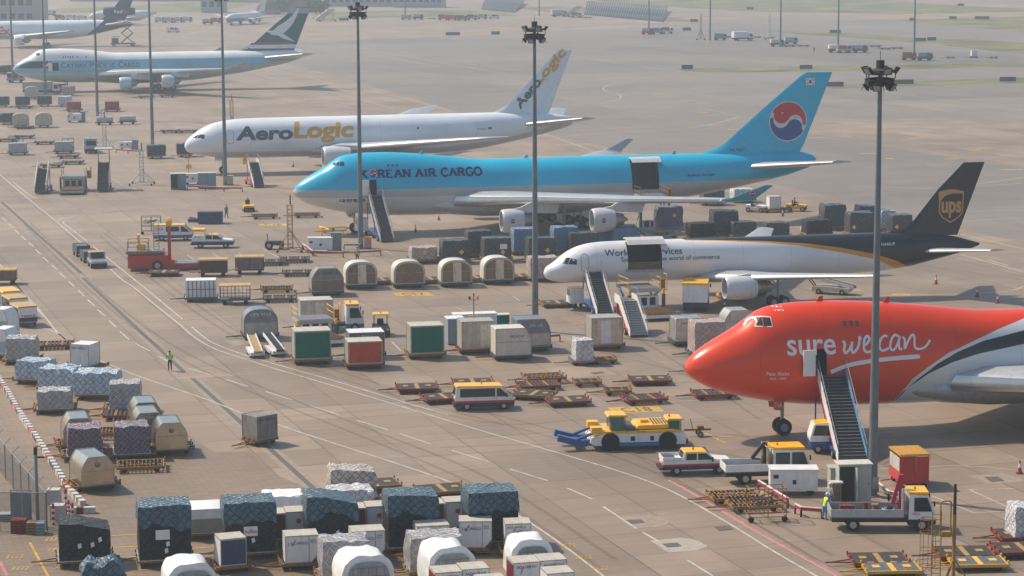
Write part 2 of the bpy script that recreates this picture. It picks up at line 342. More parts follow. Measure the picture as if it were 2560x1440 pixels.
def engine(parent, x, y, z, r, L, wz, wx, nm, core=STEEL, big=False):
    """turbofan: nacelle with lip, fan, core and pylon up to the wing at (wx, wz)"""
    e = B(); pr = [(0.02, .86), (0, .93), (.06, .99), (.35, 1.04), (1.0, 1.08), (1.7, 1.06), (2.3*L/3, .98), (2.75*L/3, .9), (2.75*L/3, .66), (3.9*L/3, .5), (3.92*L/3, .3), (4.5*L/3, .05)]
    if big: pr = [(0.02, .86), (0, .93), (.06, .98), (.4, 1.03), (1.2, 1.06), (2.6, 1.05), (L, .93), (L+.02, .66), (L+1.6, .5), (L+1.62, .3), (L+2.3, .05)]
    k = next(i for i, p in enumerate(pr) if p[1] <= .66)-1
    e.lathe([(x+a, q*r) for a, q in pr[:k+1]], (0, y, z), 'x', 28, 0, caps=False)
    o = e.build('engine', nm, parent, smooth=45)
    B().lathe([(x+.02, .86*r), (x+.6, .84*r), (x+1.0, .84*r)], (0, y, z), 'x', 28, caps=False).build('intake_lip', LGREY, o, smooth=60)
    B().lathe([(x+.5, .02), (x+.75, .28*r), (x+.95, .32*r), (x+1.0, .84*r)], (0, y, z), 'x', 24).build('fan', FANM, o, smooth=30)
    B().lathe([(x+a, q*r) for a, q in pr[k+1:]], (0, y, z), 'x', 22).build('exhaust', core, o, smooth=45)
    p = [(x+.9, z+r*.98), (x+2.4, z+r*1.0+.25), (wx, wz+.25), (wx+2.5, wz), (wx+2.0, z+r*.55), (x+L, z+r*.7)]
    B().prism(p, y-.2, y+.2).build('pylon', nm, o)
    return o
def gear(parent, name, x, y, top, r, xs, ys, door=None, num=None):
    g = B().tube((x, y, r), (x, y, top), .14, 0, 10).bar((x, y, top*.75), (x-1.1, y, top), .12, .12)
    g.bar((x+min(xs)-.05, y, r), (x+max(xs)+.05, y, r), .16, .16)
    for a in xs: g.tube((x+a, y+min(ys), r), (x+a, y+max(ys), r), .09)
    o = g.build(name, STEEL, parent)
    for a in xs:
        for b in ys:
            w = B().lathe([(-.2, r*.55), (-.2, r*.9), (-.12, r), (.12, r), (.2, r*.9), (.2, r*.55)], (x+a, y+b, r), 'y', 18).build('wheel', TYRE, o, smooth=40)
            B().lathe([(-.21, .05), (-.215, r*.5), (.215, r*.5), (.21, .05)], (x+a, y+b, r), 'y', 14).build('rim', RIM, w)
    return o
def panels(fu, parent, name, polys, m, off=.03, yf=None):
    for p in polys: fu.decal(parent, name, p, [tuple(range(len(p)))], m, off, yf=yf)
def rr(x0, x1, z0, z1, c=.08): return [(x0+c, z0), (x1-c, z0), (x1, z0+c), (x1, z1-c), (x1-c, z1), (x0+c, z1), (x0, z1-c), (x0, z0+c)]
def outline(x0, x1, z0, z1, w=.05):
    a = rr(x0, x1, z0, z1, .25); b = rr(x0+w, x1-w, z0+w, z1-w, .22); n = len(a); return a+b, [(i, (i+1) % n, n+(i+1) % n, n+i) for i in range(n)]
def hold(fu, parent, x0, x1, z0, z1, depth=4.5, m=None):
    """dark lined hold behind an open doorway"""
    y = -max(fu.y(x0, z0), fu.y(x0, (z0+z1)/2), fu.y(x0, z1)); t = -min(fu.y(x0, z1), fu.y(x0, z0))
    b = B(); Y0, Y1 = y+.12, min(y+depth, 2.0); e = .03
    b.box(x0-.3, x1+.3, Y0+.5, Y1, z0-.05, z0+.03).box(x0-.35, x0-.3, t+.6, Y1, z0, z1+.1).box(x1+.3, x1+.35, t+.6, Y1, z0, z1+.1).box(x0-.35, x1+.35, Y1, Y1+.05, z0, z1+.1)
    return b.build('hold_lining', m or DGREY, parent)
# 747 family shape, metres from the nose
T747 = [(0, 5.40), (.15, 5.75), (.42, 6.14), (1.0, 6.72), (1.66, 7.12), (2.9, 7.82), (4.0, 8.40), (4.7, 8.92), (5.4, 9.45), (6.1, 9.78), (7.3, 9.99), (8.6, 10.1), (11.5, 10.13), (14.3, 9.98), (16.9, 9.75), (19.5, 9.47), (21.4, 9.22), (23.1, 9.02), (26, 8.96), (40, 9.03), (58, 9.03), (64, 9.03), (66.4, 8.98), (67.8, 8.72), (68.4, 8.4), (68.6, 8.1)]
B747 = [(0, 5.35), (.12, 5.05), (.37, 4.76), (1.1, 4.25), (2.1, 3.75), (4.1, 3.16), (6.6, 2.63), (9.2, 2.33), (12.3, 2.12), (17, 2.05), (40, 2.1), (44, 2.4), (49.4, 3.2), (53.2, 3.7), (56.1, 4.2), (62.1, 5.35), (64.8, 5.95), (67.9, 6.95), (68.4, 7.25), (68.6, 7.9)]
H747 = [(0, .06), (.15, .5), (.4, .85), (1, 1.35), (1.8, 1.8), (3, 2.25), (5, 2.75), (7.5, 3.1), (10, 3.22), (12, 3.25), (46, 3.25), (51, 3.1), (56, 2.65), (61, 2.0), (65, 1.3), (68, .7), (68.6, .2)]
Z747 = [(0, 5.38), (3, 5.2), (8, 5.2), (44, 5.25), (52, 5.7), (58, 6.4), (63, 7.1), (68.6, 8.0)]
def jumbo(label, X, Y, a, scheme, fin_m, eng_m, hw=None, holes=(), winglet_m=None, belly=None):
    r = root('cargo_airplane', label, 'airplane', (X, Y, 0), a, 'freighters parked on the apron')
    fu = Fuse(T747, B747, H747, Z747); fu.mesh(scheme, r, holes)
    wm = mat('wing_grey', (.42, .43, .44), .35, .2, var=.12, scale=.5, coat=.2, dirt=.3); lead = mat('bare_slat', (.5, .5, .5), .22, .8, var=.1)
    for sd in (-1, 1):
        w = wing(r, 'wing', [(2.2, 18.6, 3.75, 16.2), (3.3, 19.8, 3.85, 14.6), (11.7, 28.2, 4.75, 9.6), (20.8, 36.6, 5.45, 6.6), (31.2, 46.3, 6.35, 3.9)], sd, wm)
        B().loft([[(x+u*3.2*(c/14), sd*y, z+.02+t*c) for u, t in ((.12, .052), (.0, .0), (.06, -.03))] for y, x, z, c in [(3.4, 19.75, 3.86, 14.6), (11.7, 28.05, 4.76, 9.6), (20.8, 36.45, 5.46, 6.6), (31.1, 46.2, 6.36, 3.9)]], caps=True).build('leading_edge', lead, w, smooth=60)
        wl = wing(w, 'winglet', [(31.15, 46.6, 6.38, 3.7), (31.5, 47.5, 6.62, 3.0), (32.25, 51.3, 8.15, 1.1)], sd, (winglet_m if sd < 0 else None) or wm, .8)
        wing(r, 'horizontal_stabilizer', [(.6, 57.6, 7.05, 9.6), (11.05, 67.0, 8.55, 2.9)], sd, wm, .8)
        engine(r, 24.2, sd*11.7, 2.4, 1.37, 3.0, 4.95, 29.2, eng_m); engine(r, 33.4, sd*20.83, 3.3, 1.37, 3.0, 5.7, 37.6, eng_m)
        for x, y, tp in ((33.6, 5.5, 4.0), (36.6, 1.9, 2.6)): gear(r, 'main_gear', x, sd*y, tp, .62, (-.74, .74), (-.55, .55))
        for yy in (7.2, 14.5, 18.5): B().loft([[(x, sd*yy+math.cos(t)*q*.25, 4.15+.06*yy+math.sin(t)*q*.35) for t in np.linspace(0, 2*PI, 8, endpoint=False)] for x, q in ((31+.55*yy, .3), (33+.55*yy, 1), (36+.5*yy, .8), (38.5+.5*yy, .1))]).build('flap_fairing', wm, w, smooth=50)
    # belly fairing round the wing root
    R = []
    for x, q in ((15.2, .05), (17, .45), (20, .8), (24, 1), (34, 1), (40, .7), (44, .1)):
        R.append([(x, (3.3+.35*q)*math.cos(t)*(.6+.4*q), 3.55+math.sin(t)*(1.75*q+.1)) for t in np.linspace(0, 2*PI, 20, endpoint=False)])
    B().loft(R).build('belly_fairing', belly or wm, r, smooth=60)
    fin = Fin([(8.6, 51.5), (9.0, 52.9), (9.4, 54.3), (9.75, 55.3), (10.2, 56.15), (15.2, 61.95), (18.9, 66.5), (19.3, 67.2)], [(8.6, 66.2), (9.9, 66.9), (19.3, 70.7)])
    fin.mesh(8.7, 19.25, fin_m, r)
    g = gear(r, 'nose_gear', 7.7, 0, 2.6, .62, (0,), (-.45, .45))
    B().prism([(6.75, 2.85), (7.55, 2.75), (7.5, 1.95), (6.85, 2.05)], -.62, -.56).prism([(6.75, 2.85), (7.55, 2.75), (7.5, 1.95), (6.85, 2.05)], .56, .62).build('gear_door', scheme, g)
    return r, fu, fin, g
def swirl(cx, cz, R, tilt):
    """red over blue swirl emblem with a white S band: returns three ribbons/polygons"""
    def P(r, t): return (cx+r*math.cos(t+tilt), cz+r*math.sin(t+tilt))
    def S(o):   # S curve through the centre, offset o
        out = []
        for t in np.linspace(PI, 0, 14): out.append((-R/2+R/2*math.cos(t), -(R/2)*math.sin(t)+o*1.0))
        for t in np.linspace(PI, 2*PI, 14)[1:]: out.append((R/2+R/2*math.cos(t), -(R/2)*math.sin(t)+o*1.0))
        return out
    def rot(p): c, s_ = math.cos(tilt), math.sin(tilt); return (cx+p[0]*c-p[1]*s_, cz+p[0]*s_+p[1]*c)
    cl = lambda p: (lambda l: (p[0]*R*.995/l, p[1]*R*.995/l) if l > R*.995 else p)(math.hypot(*p))
    g = R*.13; t0 = .3; up = [(R*math.cos(t), R*math.sin(t)) for t in np.linspace(t0, PI-.02, 28)]; dn = [(R*math.cos(t), R*math.sin(t)) for t in np.linspace(PI+t0, 2*PI-.02, 28)]
    k = .86; fit = lambda p: (p[0]*k, p[1]*k)
    red = [rot(p) for p in up+[fit((p[0]-g*.35, p[1]+g)) for p in S(0)[1:-1]]]; blue = [rot(p) for p in dn+[fit((p[0]+g*.35, p[1]-g)) for p in S(0)[::-1][1:-1]]]
    ring = [rot((R*1.06*math.cos(t), R*1.06*math.sin(t))) for t in np.linspace(0, 2*PI, 48, endpoint=False)]
    return ring, red, blue
def tri_poly(p):
    bm = bmesh.new(); f = bm.faces.new([bm.verts.new((x, z, 0)) for x, z in p]); f.normal_update(); bmesh.ops.triangulate(bm, faces=[f])
    bm.verts.index_update(); vs = [(v.co.x, v.co.y) for v in bm.verts]; fs = [tuple(v.index for v in q.verts) for q in bm.faces]; bm.free(); return vs, fs
def emblem(fu, parent, cx, cz, R, tilt, yf=None, ringm=None):
    ring, red, blue = swirl(cx, cz, R, tilt); g = (R*.5, R*.25) if R > 1 else (9, 9)
    o = fu.decal(parent, 'emblem', *tri_poly(ring), ringm or WINK, .03, yf=yf)
    fu.decal(o, 'red_half', *tri_poly(red), RINK, .045, yf=yf); fu.decal(o, 'blue_half', *tri_poly(blue), mat('emblem_blue', (.015, .06, .26), .4, var=.05), .045, yf=yf)
    return o
SERIF = {'K': ([[(.12, 0), (.12, 1)], [(.12, .42), (.8, 1)], [(.35, .6), (.85, 0)]], [(.12, 0), (.12, 1), (.8, 1), (.85, 0)]),
 'O': ([[(.5+.44*math.cos(t), .5+.5*math.sin(t)) for t in np.linspace(0, 2*PI, 21)]], []), 'R': ([[(.14, 0), (.14, 1)], [(.14, .97), (.55, .97), (.78, .86), (.78, .62), (.55, .5), (.14, .5)], [(.5, .5), (.88, 0)]], [(.14, 0), (.14, 1), (.88, 0)]),
 'E': ([[(.14, 0), (.14, 1)], [(.14, .96), (.78, .96)], [(.14, .5), (.6, .5)], [(.14, .04), (.82, .04)]], [(.14, 0), (.14, 1)]), 'A': ([[(.06, 0), (.48, 1)], [(.48, 1), (.92, 0)], [(.25, .36), (.74, .36)]], [(.06, 0), (.92, 0)]),
 'N': ([[(.14, 0), (.14, 1)], [(.1, 1), (.86, 0)], [(.86, 0), (.86, 1)]], [(.14, 0), (.14, 1), (.86, 1)]), 'I': ([[(.5, 0), (.5, 1)]], [(.5, 0), (.5, 1)]),
 'C': ([[(.52+.44*math.cos(t), .5+.5*math.sin(t)) for t in np.linspace(.7, 2*PI-.7, 17)]], []), 'G': ([[(.52+.44*math.cos(t), .5+.5*math.sin(t)) for t in np.linspace(.7, 2*PI-.75, 17)], [(.86, .1), (.86, .42)]], [(.82, .42)]),
 'T': ([[(.5, 0), (.5, 1)], [(.06, .96), (.94, .96)]], [(.5, 0)]), 'H': ([[(.14, 0), (.14, 1)], [(.86, 0), (.86, 1)], [(.14, .5), (.86, .5)]], [(.14, 0), (.14, 1), (.86, 0), (.86, 1)]),
 'Y': ([[(.06, 1), (.5, .45)], [(.94, 1), (.5, .45)], [(.5, 0), (.5, .45)]], [(.06, 1), (.94, 1), (.5, 0)]), 'P': ([[(.14, 0), (.14, 1)], [(.14, .97), (.55, .97), (.8, .84), (.8, .6), (.55, .46), (.14, .46)]], [(.14, 0), (.14, 1)]),
 'F': ([[(.14, 0), (.14, 1)], [(.14, .96), (.78, .96)], [(.14, .5), (.6, .5)]], [(.14, 0), (.14, 1)])}
def serif(text, u0, v0, h, w, sw, small=None, gap=.06):
    """serif capitals from strokes: letters h tall, w wide; small = height factor of all but the initials"""
    vs, fs = [], []; u = u0; first = True
    def put(q):
        o = len(vs); vs.extend(q[0]); fs.extend([tuple(i+o for i in f) for f in q[1]])
    for ch in text:
        if ch == ' ': u += w*.55; first = True; continue
        if ch == '_': u += w*1.12; first = False; continue
        k = 1 if (first or not small) else small; first = False; ww = w*k*(.5 if ch == 'I' else 1)
        for pl in SERIF[ch][0]:
            pts = [(u+x*ww, v0+z*h*k) for x, z in pl]; thin = len(pl) == 2 and (abs(pl[0][1]-pl[1][1]) < .05)
            put(stroke(pts, sw*(.55 if thin else 1)))
        for x, z in SERIF[ch][1]:
            c = u+x*ww; y = v0+z*h*k-(0 if z < .5 else sw*.3); put(([(c-sw*1.1, y), (c+sw*1.1, y), (c+sw*1.1, y+sw*.3), (c-sw*1.1, y+sw*.3)], [(0, 1, 2, 3)]))
        u += ww+gap*h
    return vs, fs, u
def windows(fu, r, pts, s=(.24, .34), m=GLASS):
    for x, z in pts: fu.decal(r, 'window', rr(x, x+s[0], z, z+s[1], .07), [tuple(range(8))], m, .03)
def antenna(r, x, z, m, h=.45):
    B().prism([(x, z), (x+.55, z), (x+.6, z+h), (x+.35, z+h)], -.03, .03).build('antenna', m, r)
def gust(fu, r, x0, x1, z0, z1, m=LGREY):   # open hatch door swung forward beside its doorway
    y = fu.y(x0, (z0+z1)/2); B().box(x0-.95, x0-.02, -y-.34, -y-.2, z0, z1).build('entry_door', m, r)

# ---- blue and grey four-engined freighter, side door open
sc_k = livery('sky_blue_livery', (.0, .43, .65), [([(0, 5.72), (46, 5.72), (60, 5.72), (68.6, 5.72)], (.46, .44, .42), 'below'), ([(0, 4.76), (40, 4.7), (46, 4.2), (50, 3)], (.66, .65, .63), 'below')])
KA = .205
r, fu, fin, g = jumbo('sky blue and grey freighter with raised cargo door and red blue swirl on its tail', -27.37, 302.7, KA, sc_k, paint('sky_blue_fin', (.0, .43, .65), dirt=.03), paint('nacelle_grey', (.55, .56, .57), dirt=.15), holes=((43.0, 46.55, 4.85, 8.45), (9.15, 10.1, 5.05, 6.95)), winglet_m=paint('teal_winglet', (.01, .26, .4)), belly=paint('belly_grey', (.55, .56, .57), dirt=.15))
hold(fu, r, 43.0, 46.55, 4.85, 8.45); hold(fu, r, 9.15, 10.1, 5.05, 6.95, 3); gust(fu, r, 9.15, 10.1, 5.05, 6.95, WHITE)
cdm = paint('door_white', (.6, .6, .6))
def cargo_door(fu, r, x0, x1, zt, w=1.9, m=None):
    y = -fu.y(x0, zt)+.1; P = [(y+.25, zt+.35), (y-.25, zt+.55), (y-.9, zt+.6), (y-1.5, zt+.4), (y-2.0, zt+.0), (y-1.9, zt-.05), (y-1.45, zt+.25), (y-.9, zt+.42), (y-.25, zt+.38)]
    o = B().prism(P, x0, x1, 0, 'x').build('cargo_door', m or cdm, r)
    B().bar((x0+.2, y, zt-.4), (x0+.2, y-1.2, zt+.3), .08, .08).bar((x1-.2, y, zt-.4), (x1-.2, y-1.2, zt+.3), .08, .08).build('door_actuator', STEEL, o)
    return o
cargo_door(fu, r, 42.9, 46.7, 8.4)
v, f, u = serif('K_REAN AIR CARGO', 8.1, 7.2, .92, .98, .26); kx = 15.55/(u-8.1); v = [(8.1+(x-8.1)*kx, z) for x, z in v]
fu.decal(r, 'lettering', v, f, BINK); emblem(fu, r, 9.72, 7.68, .5, -.55)
windows(fu, r, [(11.6, 8.5), (12.15, 8.5), (12.7, 8.5)], (.26, .3), DGREY)
panels(fu, r, 'cockpit_window', [[(4.8, 8.74), (5.08, 9.02), (5.35, 9.08), (5.2, 8.72)], [(5.26, 8.72), (5.42, 9.1), (5.68, 9.14), (5.62, 8.7)], [(5.7, 8.7), (5.75, 9.15), (6.26, 9.17), (6.26, 8.67)]], GLASS)
fu.text(r, '대한항공', 5.5, 8.7, 4.18, 4.62, BINK, bold=.03); fu.text(r, 'BOEING 747-400F', 50.3, 54.1, 6.35, 6.62, BINK, shear=.3, bold=.02)
fu.text(r, 'HL7467', 56.7, 58.7, 9.2, 9.62, INK, yf=fin.y); emblem(fu, r, 64.62, 12.95, 2.48, -.5, yf=fin.y, ringm=mat('emblem_silver', (.6, .6, .6), .4))
fl = fu.decal(r, 'flag', [(67.02, 17.62), (68.2, 17.62), (68.2, 18.5), (67.02, 18.5)], [(0, 1, 2, 3)], WINK, .03, yf=fin.y); ring, red, blue = swirl(67.61, 18.06, .22, -.5)
fu.decal(fl, 'flag_red', *tri_poly(red), RINK, .05, yf=fin.y); fu.decal(fl, 'flag_blue', *tri_poly(blue), BINK, .05, yf=fin.y)
vs = []; fs = []
for sx in (-1, 1):
    for sz in (-1, 1):
        for k in (-.05, 0, .05):
            o = len(vs); cx, cz = 67.61+sx*.36, 18.06+sz*.24; d = (sx*.06, -sz*.09) if True else 0
            q = stroke([(cx-d[0]+k*sx, cz-d[1]+k*sz), (cx+d[0]+k*sx, cz+d[1]+k*sz)], .03); vs += q[0]; fs += [tuple(i+o for i in a) for a in q[1]]
fu.decal(fl, 'flag_bars', vs, fs, INK, .05, yf=fin.y)
b = B(); vs_, fs_ = text_fit('467', 6.9, 7.45, 2.15, 2.6, bold=.02); b.add([(x, -.64, z) for x, z in vs_], fs_, 0); b.build('gear_number', INK, g)
for x in (16, 29.5, 49): antenna(r, x, fu.ev(x)[0]-.05, LGREY)
for ex, ey, ez in ((24.2, -11.7, 2.4), (33.4, -20.83, 3.3)):
    emblem(fu, r, ex+1.15, ez+.1, .3, -.5, yf=lambda x, z, ey=ey, ez=ez: -ey+1.47*math.sqrt(max(.01, 1-((z-ez)/1.47)**2)))
emblem(fu, r, 50.0, 7.2, .36, -.5, yf=lambda x, z: 31.35+(z-6.38)*.62)

# ---- red nosed freighter in the foreground
RC = (.74, .046, .004); GW = (.62, .66, .68)
c1 = [(15.0, 0), (15.7, 2.2), (16.15, 3.35), (16.9, 4.5), (18.05, 5.33), (19.65, 6.3), (22.2, 7.25), (24.0, 7.86), (26.4, 8.5), (28.5, 9.1), (32, 10.3), (68, 21)]
c2 = [(15.1, 0), (15.8, 2.2), (16.25, 3.35), (17.3, 4.45), (18.85, 5.58), (20.45, 6.38), (22.55, 7.08), (26.0, 7.7), (29, 8.2), (34, 9.2), (38, 10.5), (68, 21)]
c3 = [(15.2, 0), (15.85, 2.2), (16.6, 3.75), (18.1, 4.82), (20, 5.62), (22.05, 6.16), (25.8, 6.75), (30, 7.3), (38, 8.0), (48, 9.3), (52, 11), (68, 21)]
sc_t = livery('red_livery', RC, [(c1, GW, 'below'), (c2, (.02, .024, .03), 'below'), (c3, GW, 'below')], .28)
r, fu, fin, g = jumbo('bright red nosed freighter with white handwritten slogan and open door, foreground right', 12.86, 179.0, .2, sc_t, paint('red_fin', RC), paint('nacelle_white', (.62, .64, .65)), holes=((9.15, 10.1, 5.05, 7.0),))
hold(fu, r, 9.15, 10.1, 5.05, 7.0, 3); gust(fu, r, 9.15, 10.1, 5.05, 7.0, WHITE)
panels(fu, r, 'cockpit_window', [[(4.36, 8.63), (4.75, 8.9), (5.1, 9.12), (5.47, 9.2), (5.1, 8.69)]], GGLASS); panels(fu, r, 'cockpit_window', [[(5.16, 8.69), (5.52, 9.2), (5.64, 9.23), (5.58, 8.69)], [(5.65, 8.69), (5.71, 9.24), (6.2, 9.22), (6.2, 8.67)]], GLASS)
fr = B(); q = [(4.4, 8.6), (4.75, 8.94), (5.12, 9.17), (5.65, 9.28), (6.24, 9.26), (6.25, 8.63), (5.1, 8.63), (4.4, 8.6)]; fu.decal(r, 'window_frame', *stroke(q, .06), WINK, .035)
windows(fu, r, [(11.6, 8.54), (12.1, 8.52), (12.58, 8.5)], (.3, .38), DGREY)
fu.text(r, 'sure', 7.12, 10.85, 6.55, 7.7, WINK, bold=.012)
def ink(strokes, w): 
    vs, fs = [], []
    for p in strokes:
        q = stroke(spline(p, 6), w); o = len(vs); vs += q[0]; fs += [tuple(i+o for i in a) for a in q[1]]
    return vs, fs
wx = lambda P, x0, w, z0, h: [(x0+x*w, z0+z*h) for x, z in P]
S1 = [[(0, .9), (.05, 1), (.1, .8), (.04, .3), (.1, .03), (.25, .2), (.4, .6), (.48, .95), (.42, .4), (.48, .03), (.65, .25), (.8, .7), (.88, 1.35), (.9, 1.1)],
      [(1.0, .55), (1.2, .75), (1.35, 1.1), (1.3, 1.38), (1.15, 1.25), (1.05, .75), (1.05, .25), (1.2, .03), (1.4, .1)]]
S2 = [[(.4, 1.0), (.32, 1.1), (.15, .9), (.05, .4), (.12, .05), (.28, .05), (.42, .2)], [(.85, 1.0), (.72, 1.12), (.55, .8), (.48, .25), (.56, .02), (.7, .2), (.85, .75), (.9, 1.05), (.83, .5), (.85, .1), (.95, .1)],
      [(1.0, .95), (1.08, .75), (1.05, .1), (1.2, .6), (1.38, 1.05), (1.48, .95), (1.45, .4), (1.5, .08), (1.7, .03), (1.9, .2), (2.1, .65)]]
fu.decal(r, 'lettering', *ink([wx(p, 11.4, 1.56, 6.6, .85) for p in S1], .19), WINK); fu.decal(r, 'lettering', *ink([wx(p, 14.15, 1.98, 6.68, .98) for p in S2], .17), WINK)
q = spline([(10.4, 5.25), (11.8, 5.72), (13.7, 5.98), (15.6, 6.1), (17.4, 6.15)], 6); fu.decal(r, 'underline', *stroke(q, [.3]*6+[.32]*(len(q)-7)+[.25]), WINK)
fu.text(r, 'Peter Abeles', 5.55, 7.25, 5.1, 5.38, WINK); fu.text(r, '1924 - 1999', 5.8, 7.0, 4.76, 4.94, WINK)
fu.decal(r, 'hatch_outline', *outline(6.72, 7.35, 9.66, 9.92, .05), WINK, .03)
b = B(); vs_, fs_ = text_fit('THA', 6.85, 7.5, 2.15, 2.6, bold=.01); b.add([(x, -.64, z) for x, z in vs_], fs_, 0); b.build('gear_number', WINK, g)
for x in (10.2, 15.5): antenna(r, x, fu.ev(x)[0]-.05, RED)

# ---- far pale four-engined freighter with a green tail
sc_c = livery('white_and_pale_blue_livery', (.78, .8, .8), [([(0, 7.35), (68.6, 7.55)], (.22, .48, .6), 'below'), ([(0, 4.6), (40, 4.6), (50, 4.9), (60, 6), (68, 7.5)], (.45, .58, .62), 'below')])
r, fu, fin, g = jumbo('white and pale blue freighter with a green tail, parked in the haze', -117.2, 572.7, .205, sc_c, paint('dark_green_fin', (.0, .1, .11), dirt=.0), paint('nacelle_pale', (.5, .62, .68)), holes=((9.15, 10.6, 5.05, 6.9),))
hold(fu, r, 9.15, 10.6, 5.05, 6.9, 3); gust(fu, r, 9.15, 10.1, 5.05, 6.9, WHITE)
v, f, u = serif('CATHAY PACIFIC CARGO', 11.2, 5.75, 1.15, 1.02, .14, .76, .1); kx = 18.3/(u-11.2); fu.decal(r, 'lettering', [(11.2+(x-11.2)*kx, z) for x, z in v], f, mat('green_lettering', (.01, .05, .07), .5))
windows(fu, r, [(11.6+i*.55, 8.0) for i in range(5)]+[(14.8, 8.0), (16.9, 8.0)], (.26, .36))
panels(fu, r, 'cockpit_window', [[(4.7, 8.7), (5.1, 9.2), (6.3, 9.2), (6.3, 8.65)]], GLASS)
gm = mat('nose_band_green', (.004, .07, .075), .4); fu.decal(r, 'nose_band', [(.9, 5.75), (2.0, 6.5), (4.3, 7.3), (8.9, 7.3), (8.9, 5.75)], [(0, 1, 2, 3, 4)], gm, .03); fu.decal(r, 'red_line', [(.8, 5.62), (8.9, 5.62), (8.9, 5.72), (.85, 5.72)], [(0, 1, 2, 3)], RINK, .03)
fu.decal(r, 'brush_mark', *stroke(spline([(7.4, 6.1), (8.1, 6.5), (8.6, 7.25)], 5), [.1, .25, .4, .45, .4, .5, .45, .35, .25, .15, .05]), WINK, .05)
bw = spline([(60.0, 13.6), (61.6, 13.2), (63.2, 13.9), (65, 15.2), (66.4, 16.8), (67.6, 18.9)], 5); fu.decal(r, 'brush_mark', *stroke(bw, list(np.interp(np.linspace(0, 1, len(bw)), [0, .15, .4, .7, 1], [.1, 1.0, 2.2, 1.5, .3]))), WINK, .05, yf=fin.y)
fu.decal(r, 'brush_mark', *stroke([(62.6, 13.2), (64, 12.2), (66.6, 11.0)], [1.2, .9, .1]), WINK, .05, yf=fin.y)
fu.decal(r, 'fin_base', [(54.2, 9.5), (55.8, 10.35), (67.0, 10.35), (66.6, 9.4)], [(0, 1, 2, 3)], WHITE, .04, yf=fin.y); fu.decal(r, 'red_line', [(55.8, 10.4), (56.3, 10.8), (65.5, 10.8), (66, 10.4)], [(0, 1, 2, 3)], RINK, .045, yf=fin.y)
fu.decal(r, 'fin_top', [(65.1, 17.7), (66.6, 19.1), (70.6, 19.1), (69.95, 17.7)], [(0, 1, 2, 3)], LGREY, .04, yf=fin.y)

# ---- white twin jet with big grey and gold lettering
T777 = [(0, 4.45), (.2, 5.0), (.6, 5.55), (1.2, 6.08), (2.5, 6.98), (3.6, 7.55), (4.8, 7.98), (7.2, 8.4), (9, 8.52), (11.3, 8.58), (30, 8.66), (50, 8.72), (57, 8.45), (60, 8.15), (62.3, 7.75)]
B777 = [(0, 4.4), (.2, 3.8), (.55, 3.4), (2.4, 2.85), (6, 2.42), (11, 2.34), (40, 2.35), (44, 2.6), (48, 3.15), (52.3, 4.0), (57.2, 5.05), (61.5, 6.2), (62.3, 6.6)]
H777 = [(0, .05), (.2, .55), (.6, 1.0), (1.2, 1.45), (2.5, 2.1), (4.5, 2.7), (7, 3.0), (9, 3.1), (42, 3.1), (47, 2.85), (52, 2.25), (57, 1.4), (61, .6), (62.3, .12)]
Z777 = [(0, 4.42), (3, 5.1), (7, 5.4), (42, 5.5), (50, 6.0), (57, 6.8), (62.3, 7.2)]
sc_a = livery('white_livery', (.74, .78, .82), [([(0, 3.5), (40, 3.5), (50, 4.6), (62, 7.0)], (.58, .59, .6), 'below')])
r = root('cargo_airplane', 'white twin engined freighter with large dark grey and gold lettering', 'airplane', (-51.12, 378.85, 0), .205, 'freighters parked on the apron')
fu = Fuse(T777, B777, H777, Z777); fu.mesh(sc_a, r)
wm = MATS['wing_grey']; nm = paint('nacelle_silver', (.62, .64, .66), dirt=.15)
for sd in (-1, 1):
    wing(r, 'wing', [(2.4, 19.6, 3.3, 14.6), (3.3, 21, 3.4, 13), (10, 26.0, 4.4, 9.2), (29, 40.3, 7.0, 3.9), (32.4, 44.9, 7.55, 1.3)], sd, wm)
    wing(r, 'horizontal_stabilizer', [(.6, 53, 6.6, 7.4), (10.7, 61.2, 8.3, 2.5)], sd, wm, .8); engine(r, 20.5, sd*9.65, 2.95, 1.72, 4.2, 4.5, 26.6, nm, big=True)
    gear(r, 'main_gear', 33.2, sd*5.5, 3.8, .66, (-1.45, 0, 1.45), (-.6, .6))
fin = Fin([(8.3, 48.5), (8.9, 49.7), (9.6, 51.2), (10.64, 52.3), (18.5, 59.9)], [(8.0, 58.2), (18.5, 62.2)]); fin.mesh(8.4, 18.5, paint('white_fin', (.68, .73, .78), dirt=.03), r)
g = gear(r, 'nose_gear', 5.9, 0, 2.9, .55, (0,), (-.4, .4)); B().prism([(4.6, 2.9), (5.7, 2.8), (5.6, 2.0), (4.7, 2.1)], -.56, -.5).build('gear_door', sc_a, g)
GM = mat('slate_lettering', (.045, .085, .11), .5, var=.05); fu.text(r, 'Aero', 7.75, 16.75, 5.32, 7.5, GM, bold=.04, shear=.1); 
vs_, fs_ = text_fit('Logic', 16.75, 26.3, 4.72, 8.02, bold=.04, shear=.1); fu.decal(r, 'lettering', vs_, fs_, YINK)
def on_fin(t, a, b, h, m, d):
    """lettering written up the fin from a to b"""
    vs, fs = text_fit(t, 0, 1, 0, 1, bold=.035, shear=.1); D = Vector((b[0]-a[0], b[1]-a[1])); N = Vector((-D.y, D.x)).normalized()*h
    fu.decal(r, 'lettering', [(a[0]+D.x*u+N.x*(d+w*(1-d)), a[1]+D.y*u+N.y*(d+w*(1-d))) for u, w in vs], fs, m, .04, yf=fin.y, grid=(2, 2))
on_fin('Aero', (53.6, 9.05), (57.3, 13.35), 1.55, GM, 0); on_fin('Logic', (57.0, 12.4), (61.75, 17.75), 2.05, YINK, -.0)
fu.text(r, 'D-AALG', 46.1, 47.6, 6.22, 6.5, INK)
